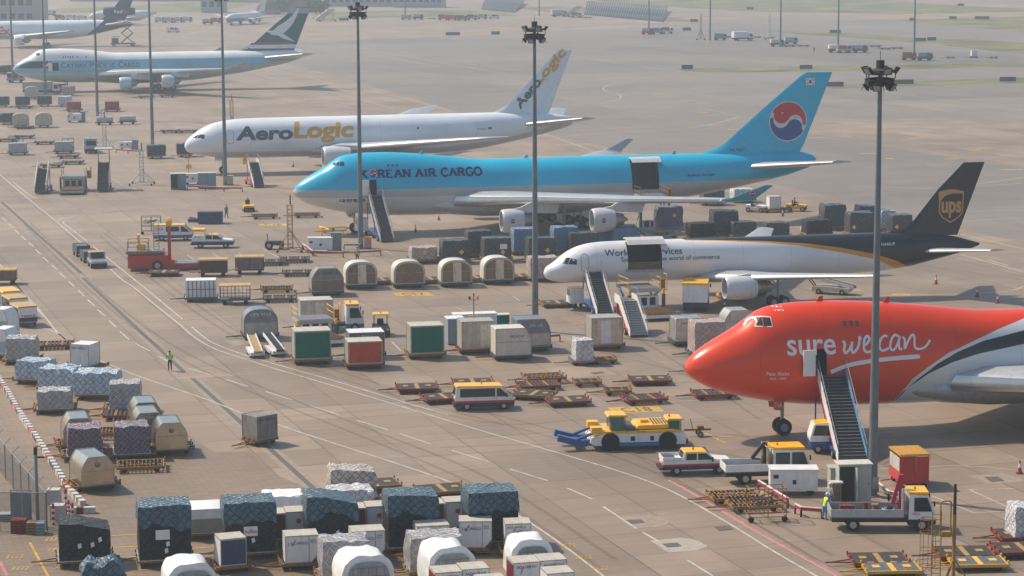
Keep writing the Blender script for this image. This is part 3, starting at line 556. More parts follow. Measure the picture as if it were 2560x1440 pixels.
for i, mm in enumerate((INK, RINK, YINK)): fu.decal(r, 'flag', [(47.9, 6.45-i*.12), (48.5, 6.45-i*.12), (48.5, 6.57-i*.12), (47.9, 6.57-i*.12)], [(0, 1, 2, 3)], mm)
panels(fu, r, 'cockpit_window', [[(1.25, 5.76), (1.75, 6.14), (2.18, 6.34), (1.82, 5.74)], [(1.9, 5.74), (2.28, 6.34), (3.06, 6.25), (2.92, 5.66)]], GLASS); fu.decal(r, 'door_outline', *outline(6.35, 7.45, 4.85, 6.9, .06), STEEL)
windows(fu, r, [(36.4, 6.5)], (.25, .35))

# ---- brown tailed narrow body with raised cargo door
T757 = [(0, 3.62), (.12, 4.0), (.35, 4.28), (.75, 4.52), (1.17, 4.75), (1.7, 5.2), (2.33, 5.68), (3.37, 6.2), (4.6, 6.5), (6, 6.62), (8.4, 6.66), (36, 6.66), (41, 6.5), (44, 6.05), (46.6, 5.3)]
B757 = [(0, 3.58), (.14, 3.22), (.4, 2.98), (.88, 2.8), (2.5, 2.6), (5, 2.48), (8, 2.46), (30, 2.46), (35.6, 2.66), (39.1, 3.1), (44.8, 4.4), (46.5, 5.0), (46.6, 5.05)]
H757 = [(0, .04), (.12, .4), (.4, .7), (.9, 1.05), (1.7, 1.42), (2.8, 1.7), (4.5, 1.86), (6, 1.88), (32, 1.88), (37, 1.6), (42, .95), (45.5, .45), (46.6, .1)]
Z757 = [(0, 3.6), (2, 4.2), (5, 4.55), (34, 4.6), (42, 5.0), (46.6, 5.2)]
BR = (.009, .009, .014)
bL = [(13.8, 7.3), (14.6, 6.62), (18, 6.52), (23.1, 6.3), (27.4, 5.95), (30.6, 5.5), (34.4, 4.72), (37.1, 3.85), (38.5, 3.1), (39.5, 2)]
gL = [(13.6, 7.3), (14.5, 6.58), (18, 6.45), (23.1, 6.15), (26.3, 5.8), (30.6, 5.05), (34.4, 4.2), (36.0, 3.55), (37.2, 2.9), (38, 1.5)]
sc_u = livery('white_gold_brown_livery', (.72, .73, .74), [(gL, (.62, .28, .008), 'above'), (bL, BR, 'above')])
r = root('cargo_airplane', 'white narrow freighter with dark brown tail, gold stripe and open cargo hatch', 'airplane', (3.17, 242.16, 0), .205, 'freighters parked on the apron')
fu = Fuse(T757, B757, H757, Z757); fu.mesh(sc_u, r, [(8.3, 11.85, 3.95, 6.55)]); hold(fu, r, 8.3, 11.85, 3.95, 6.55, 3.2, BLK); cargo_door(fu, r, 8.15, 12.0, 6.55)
B().box(8.1, 12.0, -2.1, -1.8, 3.75, 3.93).build('door_sill', STEEL, r); 
for k in range(4): B().box(8.35, 11.8, -1.6, -1.5, 4.0+k*.17, 4.1+k*.17).build('sill_roller', BROWN, r)
for sd in (-1, 1):
    wing(r, 'wing', [(1.4, 15.6, 2.7, 9.6), (1.9, 16.2, 2.75, 8.6), (7, 19.6, 3.4, 5.6), (18.9, 28.4, 5.0, 1.9)], sd, wm); wing(r, 'horizontal_stabilizer', [(.4, 39.6, 4.6, 5), (7.6, 44.6, 5.5, 1.8)], sd, wm, .8)
    engine(r, 17.0, sd*6.5, 2.45, 1.15, 3.2, 3.2, 20.6, nm, big=True); gear(r, 'main_gear', 23.5, sd*3.7, 2.9, .52, (-.58, .58), (-.4, .4))
fin = Fin([(6.3, 35.2), (6.67, 36.5), (7.19, 38.5), (7.8, 39.3), (10.98, 41.9), (13.75, 44.7)], [(5.6, 43.9), (6.02, 44.1), (13.77, 47.0)]); fin.mesh(6.2, 13.75, paint('brown_fin', BR, dirt=.0), r)
g = gear(r, 'nose_gear', 5.2, 0, 2.7, .42, (0,), (-.3, .3))
fu.text(r, 'Worldwide Services', 5.95, 14.0, 5.36, 6.0, INK, bold=.01)
fu.text(r, 'Synchronizing the world of commerce', 7.6, 17.9, 4.62, 5.2, INK, bold=.008)
for o in [c for c in r.children if c.name.startswith('lettering')]:      # the open hatch leaves no skin to letter
    o2 = o.copy(); o2.data = o.data.copy(); COL.objects.link(o2)
    for q, x, s_ in ((o, 8.27, 1), (o2, 11.88, -1)):
        bm = bmesh.new(); bm.from_mesh(q.data); bmesh.ops.bisect_plane(bm, geom=list(bm.verts)+list(bm.edges)+list(bm.faces), plane_co=(x, 0, 0), plane_no=(s_, 0, 0), clear_outer=True); bm.to_mesh(q.data); bm.free()
panels(fu, r, 'cockpit_window', [[(1.2, 4.7), (1.45, 4.95), (1.7, 5.15), (2.05, 5.25), (1.74, 4.69)]], GGLASS); panels(fu, r, 'cockpit_window', [[(1.8, 4.68), (2.1, 5.26), (2.48, 5.26), (2.15, 4.66)], [(2.22, 4.65), (2.55, 5.22), (3.08, 5.08), (3.05, 4.6)]], GLASS)
fu.decal(r, 'door_outline', *outline(3.5, 4.25, 3.85, 5.65, .05), STEEL); fu.text(r, 'N446UP', 35.3, 36.8, 5.5, 5.8, WINK, bold=.01)
sh = spline([(41.95, 10.75), (43.3, 11.02), (44.75, 10.75)], 4)+spline([(44.7, 8.6), (44.3, 8.05), (43.3, 7.45)], 3)+spline([(42.4, 8.0), (41.95, 8.6)], 3)
GOLD = mat('shield_gold', (.5, .27, .08), .4, var=.05); o = fu.decal(r, 'emblem', *tri_poly(sh), GOLD, .03, yf=fin.y)
inn = spline([(42.1, 9.7), (42.6, 10.3), (43.5, 10.55), (44.6, 10.5)], 4)+spline([(44.56, 8.65), (44.2, 8.15), (43.3, 7.65)], 3)+spline([(42.5, 8.1), (42.1, 8.65)], 3)
fu.decal(o, 'emblem_field', *tri_poly(inn), MATS['brown_fin'], .045, yf=fin.y); vs_, fs_ = text_fit('ups', 42.22, 44.5, 8.02, 9.75, bold=.035); fu.decal(o, 'lettering', vs_, fs_, GOLD, .06, yf=fin.y)

# ---- hazy three-engined freighter far left
r = root('cargo_airplane', 'pale three engined freighter with a dark purple tail far at upper left', 'airplane', (-183.1, 787.8, 0), .205, 'freighters parked on the apron')
PU = (.035, .035, .11)
Tm = [(0, 4.9), (1, 6.2), (3, 7.4), (6, 8.2), (9, 8.5), (45, 8.55), (52, 8.5), (60, 7.6)]; Bm = [(0, 4.8), (1, 3.8), (3, 3.0), (6, 2.6), (9, 2.5), (40, 2.55), (47, 3.6), (55, 5.4), (60, 6.6)]
Hm = [(0, .05), (1, 1.3), (3, 2.3), (6, 2.85), (9, 3), (42, 3), (50, 2.2), (56, 1.2), (60, .2)]; Zm = [(0, 4.85), (6, 5.3), (42, 5.5), (60, 7)]
fu = Fuse(Tm, Bm, Hm, Zm); fu.mesh(livery('white_purple_livery', (.76, .79, .82), [([(43, 0), (44, 2.6), (51.5, 8.6), (54, 13)], PU, 'below')]), r)
for sd in (-1, 1):
    wing(r, 'wing', [(2.5, 20, 3.2, 12), (9, 26, 4.0, 8), (25, 39, 6.0, 2.6)], sd, wm); wing(r, 'horizontal_stabilizer', [(.8, 50.5, 6.7, 6.5), (9, 57, 8.1, 2.2)], sd, wm)
    engine(r, 22.2, sd*8.3, 2.5, 1.4, 3.2, 4.2, 27, WHITE, big=True); gear(r, 'main_gear', 32.5, sd*5.3, 3.6, .6, (-.7, .7), (-.6, .6))
gear(r, 'nose_gear', 6.5, 0, 3, .5, (0,), (-.4, .4)); pm = paint('purple_fin', PU, dirt=.0); fin = Fin([(8, 49.5), (11.5, 53.8), (17.6, 58.6)], [(8, 58), (17.6, 61.8)], 1.0); fin.mesh(8.2, 17.6, pm, r)
B().lathe([(51, 1.2), (51.5, 1.4), (57, 1.5), (60, 1.25), (61.3, 1.05)], (0, 0, 11.2), 'x', 20).build('tail_engine', pm, r, smooth=40)
fu.text(r, 'Fed', 54.5, 57, 10.6, 11.7, WINK, yf=lambda x, z: 1.48, bold=.03); fu.text(r, 'Ex', 57.1, 58.8, 10.6, 11.7, mat('orange_lettering', (.6, .12, .04), .5), yf=lambda x, z: 1.47, bold=.03)
fu.text(r, 'FedEx', 11.6, 21.2, 4.1, 6.7, mat('orange_lettering', (0, 0, 0)), bold=.04); fu.text(r, 'Express', 16.6, 21.0, 3.2, 3.85, STEEL); B().box(23.0, 25.4, -9.75, -9.72, 2.2, 2.9).build('nacelle_mark', mat('purple_mark', PU, .5), r)
# ---- regional jet beyond, seen from behind
r = root('passenger_jet', 'small white jet with blue belly in the far haze, upper left', 'airplane', at(566, 64), 1.18)
fu = Fuse([(0, 2.9), (1, 3.6), (3, 4.3), (6, 4.6), (26, 4.6), (33, 4.3)], [(0, 2.8), (1, 2), (3, 1.5), (6, 1.3), (22, 1.3), (33, 3.6)], [(0, .05), (1, 1), (3, 1.6), (6, 1.8), (24, 1.8), (33, .2)], [(0, 2.85), (24, 2.9), (33, 3.9)])
fu.mesh(livery('white_blue_belly_livery', (.62, .63, .65), [([(0, 2.8), (20, 2.6), (33, 2)], (.12, .3, .6), 'below')]), r)
for sd in (-1, 1):
    wing(r, 'wing', [(1.2, 11, 1.9, 7), (5.5, 14, 2.3, 4.6), (17, 21, 3.4, 1.6)], sd, wm); wing(r, 'horizontal_stabilizer', [(.3, 28.5, 4.1, 4), (7, 32.5, 4.6, 1.4)], sd, wm); engine(r, 10.5, sd*5, 1.5, .9, 2.4, 2.4, 14, WHITE, big=True); gear(r, 'main_gear', 17, sd*3, 1.8, .5, (0,), (-.3, .3))
Fin([(4.2, 24.5), (5.4, 27.5), (12, 32)], [(4.2, 31.8), (12, 34.6)]).mesh(4.2, 12, WHITE, r)
gear(r, 'nose_gear', 4, 0, 1.7, .4, (0,), (-.25, .25))
# ================================================================ ground
def conc_mat(name, cols, rot=.317, slab=5.2, joint=.02, streak=1.0, fine=None, jd=.5):
    m = bpy.data.materials.new(name); m.use_nodes = True; n = m.node_tree.nodes; L = m.node_tree.links; b = n['Principled BSDF']; b.inputs['Roughness'].default_value = .62; b.inputs['Specular IOR Level'].default_value = .5
    tc = n.new('ShaderNodeTexCoord'); mp = n.new('ShaderNodeMapping'); mp.inputs['Rotation'].default_value = (0, 0, -rot); L.new(tc.outputs['Object'], mp.inputs[0]); P = mp.outputs[0]
    def noise(sc, det=6, v=P, rough=.6):
        q = n.new('ShaderNodeTexNoise'); q.inputs['Scale'].default_value = sc; q.inputs['Detail'].default_value = det; q.inputs['Roughness'].default_value = rough; L.new(v, q.inputs['Vector']); return q.outputs[0]
    def mapped(sx, sy): q = n.new('ShaderNodeMapping'); q.inputs['Scale'].default_value = (sx, sy, 1); L.new(P, q.inputs[0]); return q.outputs[0]
    def mix(a, c, fac, mode='MIX'):
        q = n.new('ShaderNodeMix'); q.data_type = 'RGBA'; q.blend_type = mode
        for i, v in ((0, fac), (6, a), (7, c)):
            if isinstance(v, tuple): q.inputs[i].default_value = (*v, 1)
            elif isinstance(v, (int, float)): q.inputs[i].default_value = v
            else: L.new(v, q.inputs[i])
        return q.outputs[2]
    def rng(v, a, c, t0=0., t1=1.):
        q = n.new('ShaderNodeMapRange'); L.new(v, q.inputs[0]); q.inputs[1].default_value = a; q.inputs[2].default_value = c; q.inputs[3].default_value = t0; q.inputs[4].default_value = t1; return q.outputs[0]
    base = mix(cols[0], cols[1], rng(noise(.02, 5), .35, .65)); base = mix(base, cols[2], rng(noise(.11, 8), .5, .72, 0, .55))
    br = n.new('ShaderNodeTexBrick'); br.offset = 0; br.inputs['Scale'].default_value = 1; br.inputs['Brick Width'].default_value = slab; br.inputs['Row Height'].default_value = slab; br.inputs['Mortar Size'].default_value = joint*3.2; br.inputs['Mortar Smooth'].default_value = .3
    br.inputs['Color1'].default_value = (.8, .8, .8, 1); br.inputs['Color2'].default_value = (1.1, 1.1, 1.1, 1); br.inputs['Mortar'].default_value = (jd, jd, jd, 1); L.new(P, br.inputs['Vector']); base = mix(base, br.outputs[0], .75, 'MULTIPLY')
    b3 = n.new('ShaderNodeTexBrick'); b3.offset = .5; b3.inputs['Scale'].default_value = 1; b3.inputs['Brick Width'].default_value = slab*4; b3.inputs['Row Height'].default_value = slab*3; b3.inputs['Mortar Size'].default_value = .03
    b3.inputs['Color1'].default_value = (.86, .86, .87, 1); b3.inputs['Color2'].default_value = (1.08, 1.07, 1.05, 1); b3.inputs['Mortar'].default_value = (.6, .6, .6, 1); L.new(P, b3.inputs['Vector']); base = mix(base, b3.outputs[0], .8, 'MULTIPLY')
    # brushed streaks across the slabs and along the traffic lanes
    s1 = rng(noise(1, 7, mapped(.06, 2.6), .8), .32, .7, 1.14, .8); base = mix(base, s1, streak*.9, 'MULTIPLY')
    s2 = rng(noise(1, 5, mapped(.35, .012), .6), .55, .78, 1.0, .72); base = mix(base, s2, streak*.8, 'MULTIPLY')
    ang = n.new('ShaderNodeMapping'); ang.inputs['Rotation'].default_value = (0, 0, .5); ang.inputs['Scale'].default_value = (.02, .5, 1); L.new(P, ang.inputs[0])
    s3 = rng(noise(1, 4, ang.outputs[0], .55), .58, .75, 1.0, .8); base = mix(base, s3, streak*.7, 'MULTIPLY')
    st = rng(noise(.28, 9, P, .75), .62, .78, 1., .68); base = mix(base, st, .7, 'MULTIPLY')
    gr = rng(noise(9, 4), .3, .7, .93, 1.06); base = mix(base, gr, 1., 'MULTIPLY')
    if fine:
        b2 = n.new('ShaderNodeTexBrick'); b2.inputs['Scale'].default_value = 1; b2.inputs['Brick Width'].default_value = fine[0]; b2.inputs['Row Height'].default_value = fine[1]; b2.inputs['Mortar Size'].default_value = .025
        b2.inputs['Color1'].default_value = (.85, .85, .85, 1); b2.inputs['Color2'].default_value = (1.1, 1.1, 1.1, 1); b2.inputs['Mortar'].default_value = (.5, .5, .5, 1); L.new(P, b2.inputs['Vector']); base = mix(base, b2.outputs[0], .8, 'MULTIPLY')
    L.new(base, b.inputs['Base Color']); return m
APRON = conc_mat('apron_concrete', ((.285, .212, .15), (.213, .162, .117), (.36, .28, .205)))
ASPH = conc_mat('taxiway_asphalt', ((.225, .19, .155), (.165, .145, .122), (.28, .23, .18)), slab=60, joint=.02, streak=.9)
PAVER = conc_mat('block_paving', ((.25, .182, .12), (.2, .148, .1), (.28, .2, .135)), slab=30, joint=.0, streak=.5, fine=(1.1, .36), jd=1.)
GRASS = mat('grass_verge', (.165, .16, .08), .95, var=.6, scale=.05)
def sheet(name, poly, z, m, px=True, sub=False):
    P = [at(x, y) for x, y in poly] if px else [Vector((x, y, 0)) for x, y in poly]
    bm = bmesh.new(); f = bm.faces.new([bm.verts.new((p.x, p.y, z)) for p in P]); f.normal_update(); bmesh.ops.triangulate(bm, faces=[f]); bmesh.ops.recalc_face_normals(bm, faces=bm.faces)
    for q in bm.faces:
        if q.normal.z < 0: q.normal_flip()
    me = bpy.data.meshes.new(name); bm.to_mesh(me); bm.free(); me.materials.append(m); o = bpy.data.objects.new(name, me); COL.objects.link(o); return tag(o, kind='structure')
sheet('ground', [(-4000, -300), (4000, -300), (4000, 8000), (-4000, 8000)], 0, APRON, False)
sheet('taxiway', [(560, 118), (900, 100), (1300, 84), (1700, 62), (2000, 40), (2560, 60), (2560, 302), (2300, 296), (2050, 300), (1960, 330), (2560, 420), (2560, 607), (2200, 530), (2060, 487), (1920, 456), (1505, 365), (1355, 335), (1130, 277), (1015, 240), (800, 180)], .004, ASPH)
for p in ([(1690, 173), (1740, 170), (1920, 168), (2560, 156), (2560, 168), (1920, 180), (1760, 182)], [(2080, 214), (2300, 203), (2560, 194), (2560, 208), (2300, 215), (2080, 222)],
          [(1935, 80), (1960, 76), (2150, 84), (2330, 98), (2420, 97), (2560, 107), (2560, 137), (2390, 117), (2180, 98), (2030, 88)], [(2230, 49), (2450, 45), (2560, 41), (2560, 80), (2430, 68), (2290, 57)],
          [(1430, -6), (2150, -6), (2330, 10), (2560, 22), (2560, 29), (2300, 35), (1920, 30), (1600, 14)], [(780, 33), (1000, 26), (1240, 27), (1300, 40), (1000, 44), (780, 48)],
          [(1285, 18), (1400, 15), (1465, 18), (1460, 35), (1410, 33), (1330, 26)], [(1655, 42), (1700, 45), (1760, 56), (1660, 54)], [(115, 24), (480, 6), (640, 10), (540, 30), (150, 32)]):
    sheet('grass_verge', p, .010, GRASS)
sheet('block_paving', [(-400, 930), (60, 930), (150, 968), (260, 1010), (430, 1060), (535, 1131), (622, 1128), (700, 1192), (800, 1232), (900, 1285), (1000, 1332), (1200, 1430), (1240, 1490), (-400, 1490)], .004, PAVER)
WMK = mat('white_road_paint', (.47, .44, .4), .7, var=.35, scale=1.2); YMK = mat('yellow_road_paint', (.5, .31, .06), .7, var=.4, scale=1.0); PMK = mat('pink_road_paint', (.5, .16, .16), .7, var=.3); FMK = mat('faded_line', (.42, .36, .28), .8, var=.3, scale=.5); BMK = mat('worn_black_paint', (.09, .08, .07), .8, var=.4)
def strips(name, lines, w, z, m, smooth=True, off=0.):
    b = B()
    for ln in lines:
        pts = [at(*p) for p in ln]
        if smooth and len(pts) > 2: pts = [Vector((x, y, 0)) for x, y in spline([(p.x, p.y) for p in pts], 6)]
        vs, fs = stroke([(p.x, p.y) for p in pts], w)
        if off:
            n = len(pts); vs = [(a[0]+(a[0]-vs[(i+n) % (2*n)][0])/w*off*(1 if i < n else -1), a[1]+(a[1]-vs[(i+n) % (2*n)][1])/w*off*(1 if i < n else -1)) for i, a in enumerate(vs)]
        b.add([(x, y, z) for x, y in vs], fs)
    o = b.build(name, m); return tag(o, kind='structure')
dashes = [((5, 544), (15, 554)), ((20, 559), (32, 569)), ((37, 575), (48, 585)), ((53, 590), (65, 601)), ((71, 607), (84, 617)), ((89, 624), (102, 636)), ((107, 643), (121, 655)), ((128, 662), (142, 674)), ((148, 682), (164, 695)), ((171, 703), (187, 717)), ((194, 725), (211, 740)), ((219, 749), (236, 765)), ((244, 774), (262, 790)), ((272, 801), (291, 819)), ((300, 829), (323, 849)), ((339, 859), (375, 878)), ((397, 891), (422, 905)), ((472, 921), (535, 940)), ((561, 948), (622, 967)), ((664, 979), (732, 1000)), ((774, 1014), (847, 1037)), ((892, 1051), (970, 1075)), ((999, 1084), (1076, 1110)), ((1129, 1126), (1220, 1154)), ((1275, 1173), (1369, 1202)), ((1419, 1221), (1481, 1248)), ((1507, 1266), (1592, 1322)), ((1607, 1331), (1650, 1356)), ((1719, 1401), (1782, 1440))]
strips('road_markings', dashes, .16, .012, WMK, False)
LN = [[(0, 437), (67, 494), (142, 555), (205, 610), (245, 643), (300, 695), (336, 720), (390, 764), (450, 812), (482, 840), (536, 872), (620, 900), (690, 923), (780, 949), (940, 997), (1085, 1041), (1210, 1079), (1280, 1099), (1420, 1140), (1555, 1181), (1680, 1229), (1827, 1312), (1920, 1370), (2000, 1417), (2050, 1446)],
 [(219, 604), (170, 567), (158, 556), (172, 546), (207, 535), (262, 532), (330, 525), (450, 518), (640, 510)], [(142, 555), (160, 545), (215, 537), (300, 528)], [(34, 456), (80, 491), (130, 497), (300, 500)],
 [(232, 615), (327, 692), (362, 720), (457, 799)], [(479, 817), (515, 847), (550, 865), (625, 892), (742, 926), (845, 955), (982, 997), (1122, 1039)], [(1672, 1201), (1740, 1239), (1867, 1315), (1920, 1345), (2000, 1390), (2095, 1442)],
 [(237, 897), (350, 942), (520, 1000), (610, 1035), (695, 1062), (747, 1080), (905, 1131), (1037, 1174), (1149, 1215), (1240, 1258), (1337, 1315), (1430, 1380), (1520, 1450)],
 [(0, 661), (40, 711), (100, 777), (140, 827), (164, 849)], [(12, 675), (60, 735), (110, 793)], [(92, 817), (125, 826), (150, 837), (163, 849)]]
strips('road_markings', LN, .16, .016, WMK)
strips('road_markings', [[(462, 799), (580, 792)], [(479, 817), (602, 809)], [(232, 614), (327, 612), (560, 600)], [(219, 604), (365, 601)], [(276, 445), (305, 462)], [(283, 472), (300, 483)], [(330, 468), (352, 481)], [(276, 462), (310, 462)], [(433, 667), (446, 675)], [(467, 637), (492, 654)], [(532, 634), (548, 644)], [(595, 632), (612, 643)], [(480, 567), (497, 578)], [(660, 625), (700, 645)], [(330, 586), (420, 582)], [(640, 552), (800, 546)], [(900, 700), (985, 695)], [(960, 835), (1010, 835)], [(980, 855), (1002, 877)], [(1280, 740), (1300, 752)],
 [(900, 640), (985, 652)], [(955, 623), (980, 636)], [(1400, 840), (1450, 856)], [(1392, 832), (1450, 828)], [(1350, 815), (1440, 812)], [(1280, 1028), (1700, 1003), (1840, 1000)], [(1920, 1196), (2040, 1178)], [(2200, 1172), (2380, 1164), (2470, 1168), (2560, 1178)], [(2330, 1240), (2433, 1282)], [(2422, 1224), (2540, 1277)], [(2422, 1224), (2538, 1222)], [(2433, 1282), (2530, 1278)], [(1360, 618), (1420, 620)], [(480, 742), (560, 738)]], .12, .012, WMK, False)
strips('road_markings', [[(1672, 1203), (1740, 1241), (1867, 1317), (1920, 1347), (2000, 1392), (2095, 1444)]], .2, .020, PMK, off=.16)
FAR = [[(670, 170), (830, 207), (1015, 247), (1128, 277)], [(640, 186), (825, 230), (985, 272)], [(750, 92), (960, 131), (1065, 150), (1280, 187)], [(900, 128), (1100, 168)], [(2157, 222), (2320, 245), (2470, 265), (2560, 277)], [(2208, 246), (2260, 253)], [(1700, 199), (1560, 207), (1520, 213), (1508, 222), (1520, 230), (1545, 235), (1552, 243), (1535, 251), (1480, 258), (1380, 266)], [(1420, 340), (1560, 330), (1700, 322), (1800, 306), (1850, 290)], [(1745, 268), (1850, 290), (1880, 292)], [(1350, 333), (1700, 310)], [(2202, 475), (2390, 467), (2560, 443)], [(2127, 465), (2345, 470), (2560, 458)], [(1960, 532), (2290, 530), (2560, 526)], [(2400, 553), (2560, 545)], [(2400, 585), (2560, 623)], [(2470, 650), (2520, 664)], [(2400, 636), (2560, 680)], [(2120, 742), (2480, 732), (2560, 716)], [(1355, 332), (1490, 380)], [(1280, 105), (1500, 150), (1780, 172)], [(1450, 375), (1580, 392)], [(2060, 520), (2180, 555)], [(1920, 30), (2300, 28), (2560, 24)], [(2025, 88), (2180, 99), (2390, 119), (2560, 139)], [(2090, 60), (2290, 58), (2560, 74)], [(1100, 5), (1280, 28), (1660, 60), (1900, 58)], [(900, 395), (1000, 400)]]
strips('taxi_lines', FAR, .3, .014, FMK)
b = B()
for x, y, w in ((900, 107, 24), (980, 148, 14), (1000, 132, 14), (1060, 165, 40), (1158, 180, 24), (1170, 162, 20), (1275, 212, 30), (1000, 210, 20), (1120, 340, 20), (820, 82, 26), (1630, 235, 36), (1715, 252, 28), (1745, 258, 32), (1660, 267, 20), (1740, 282, 30), (1820, 324, 26), (1770, 313, 40), (1492, 260, 24), (1512, 266, 24), (2060, 314, 40), (2020, 345, 46), (2270, 345, 50), (2150, 384, 40), (2210, 397, 24), (2420, 376, 30), (2360, 398, 40), (2500, 389, 36), (2500, 425, 60), (2440, 371, 40), (1500, 198, 20), (1715, 193, 26), (2230, 737, 46), (410, 421, 60), (1540, 375, 30)):
    p = at(x, y); q = at(x+w, y-w*.02); n = Vector((-(q-p).y, (q-p).x, 0)).normalized()*.55
    b.add([(c.x, c.y, .018) for c in (p-n, q-n, q+n, p+n)], [(0, 1, 2, 3)])
tag(b.build('taxi_markings', YMK), kind='structure')
strips('yellow_markings', [[(75, 1357), (122, 1444)], [(278, 1340), (345, 1336)], [(278, 1370), (345, 1366)], [(1762, 1083), (1813, 1108)], [(1800, 1093), (1925, 1088)], [(2200, 1070), (2240, 1090)], [(1138, 767), (1170, 782)], [(1365, 762), (1400, 775)], [(480, 1372), (560, 1366)], [(290, 1395), (480, 1385)], [(480, 1405), (580, 1400)], [(240, 1432), (380, 1424)], [(780, 1380), (900, 1376)], [(960, 1436), (1010, 1425)]], .16, .020, YMK, False)
strips('red_markings', [[(0, 1405), (18, 1440)]], .2, .016, PMK, False)
def stand(p0, p1, p2, p3, txt):
    b = B(); P = [at(*p) for p in (p0, p1, p2, p3)]; b.add([(p.x, p.y, .012) for p in P], [(0, 1, 2, 3)], 0); vs, fs = text_fit(txt, .2, .8, .15, .85, bold=.0)
    b.add([(lambda q: (q.x, q.y, .022))(P[0].lerp(P[1], u).lerp(P[3].lerp(P[2], u), v)) for u, v in vs], fs, 1); return tag(b.build('stand_number', [YMK, BMK]), kind='structure')
stand((995, 741), (1086, 739), (1073, 731), (978, 732), 'C17'); stand((1539, 1034), (1662, 1029), (1645, 1015), (1517, 1019), 'C18'); stand((648, 566), (720, 564), (715, 559), (645, 560), 'C16')
b = B()
for x, y, s in ((15, 1395, 'KEEP'), (28, 1425, 'CLEAR'), (112, 1352, 'KEEP'), (118, 1378, 'CLEAR'), (140, 1420, 'KEEP'), (1400, 1366, 'KEEP'), (1440, 1397, 'CLEAR'), (1480, 1425, 'KEEP')):
    p = at(x, y)
    for k in range(4):
        for i in range(3): b.box(p.x+.27*k, p.x+.27*k+.17, p.y+i*.3-.1, p.y+i*.3+.1, .016, .019)
tag(b.build('yellow_markings', YMK), kind='structure')
TMK = mat('rubber_marks', (.09, .078, .066), .8, var=.3, scale=.6); TMK.node_tree.nodes['Principled BSDF'].inputs['Alpha'].default_value = .15
strips('tyre_marks', [[(60, 560), (240, 740), (420, 880), (640, 985), (900, 1090), (1200, 1220), (1500, 1420)], [(75, 556), (260, 735), (440, 868), (660, 970), (920, 1072), (1220, 1195), (1540, 1400)], [(250, 590), (420, 730), (600, 850), (800, 930), (1060, 1010), (1330, 1080), (1560, 1150), (1800, 1260), (2040, 1400)], [(262, 584), (436, 722), (618, 842), (820, 920), (1080, 998), (1350, 1066), (1590, 1138), (1830, 1246), (2080, 1390)], [(1000, 1010), (1250, 1060), (1500, 1050), (1750, 1080), (2000, 1100)], [(1100, 1120), (1400, 1110), (1700, 1120), (1950, 1160), (2240, 1200)], [(700, 780), (900, 770), (1150, 800), (1420, 860), (1700, 930)], [(1380, 760), (1600, 850), (1900, 1050)], [(420, 520), (640, 560), (900, 660), (1100, 740)], [(1950, 1230), (2200, 1290), (2560, 1330)], [(1900, 700), (2200, 760), (2560, 800)], [(1600, 560), (2000, 620), (2560, 700)], [(1480, 300), (1700, 330), (2000, 320), (2300, 360), (2560, 400)], [(900, 300), (1200, 330), (1500, 390), (1800, 420)]], .32, .0265, TMK)
DRN = mat('drain_grating', (.12, .115, .11), .7, .2, var=.3, scale=6); CONCL = mat('drain_edging', (.285, .23, .175), .85, var=.2)
for seg in (((4, 505), (202, 683)), ((207, 695), (461, 931)), ((481, 946), (800, 1236))):
    strips('drain_edging', [seg], 1.25, .008, CONCL, False); strips('drain_channel', [seg], .42, .013, DRN, False)
for poly, m in (([(1535, 1294), (1612, 1287), (1655, 1292), (1675, 1308), (1650, 1318), (1582, 1322)], CONCL), ([(1625, 1352), (1705, 1344), (1742, 1350), (1770, 1366), (1745, 1376), (1672, 1382)], mat('pale_patch', (.36, .32, .27), .85)), ([(1785, 1318), (1824, 1315), (1834, 1324), (1798, 1327)], DRN), ([(1565, 1301), (1602, 1299), (1613, 1307), (1577, 1310)], DRN), ([(1655, 1360), (1693, 1357), (1705, 1366), (1668, 1369)], DRN), ([(2460, 1193), (2495, 1192), (2512, 1203), (2478, 1205)], DRN), ([(2420, 1190), (2505, 1183), (2570, 1203), (2472, 1212)], CONCL), ([(1475, 932), (1505, 929), (1512, 932), (1485, 936)], DRN), ([(560, 852), (610, 846), (640, 858), (585, 865)], CONCL), ([(230, 600), (285, 597), (290, 602), (232, 606)], CONCL)):
    sheet('manhole_cover' if m is DRN else 'concrete_patch', poly, .024 if m is DRN else .009, m)
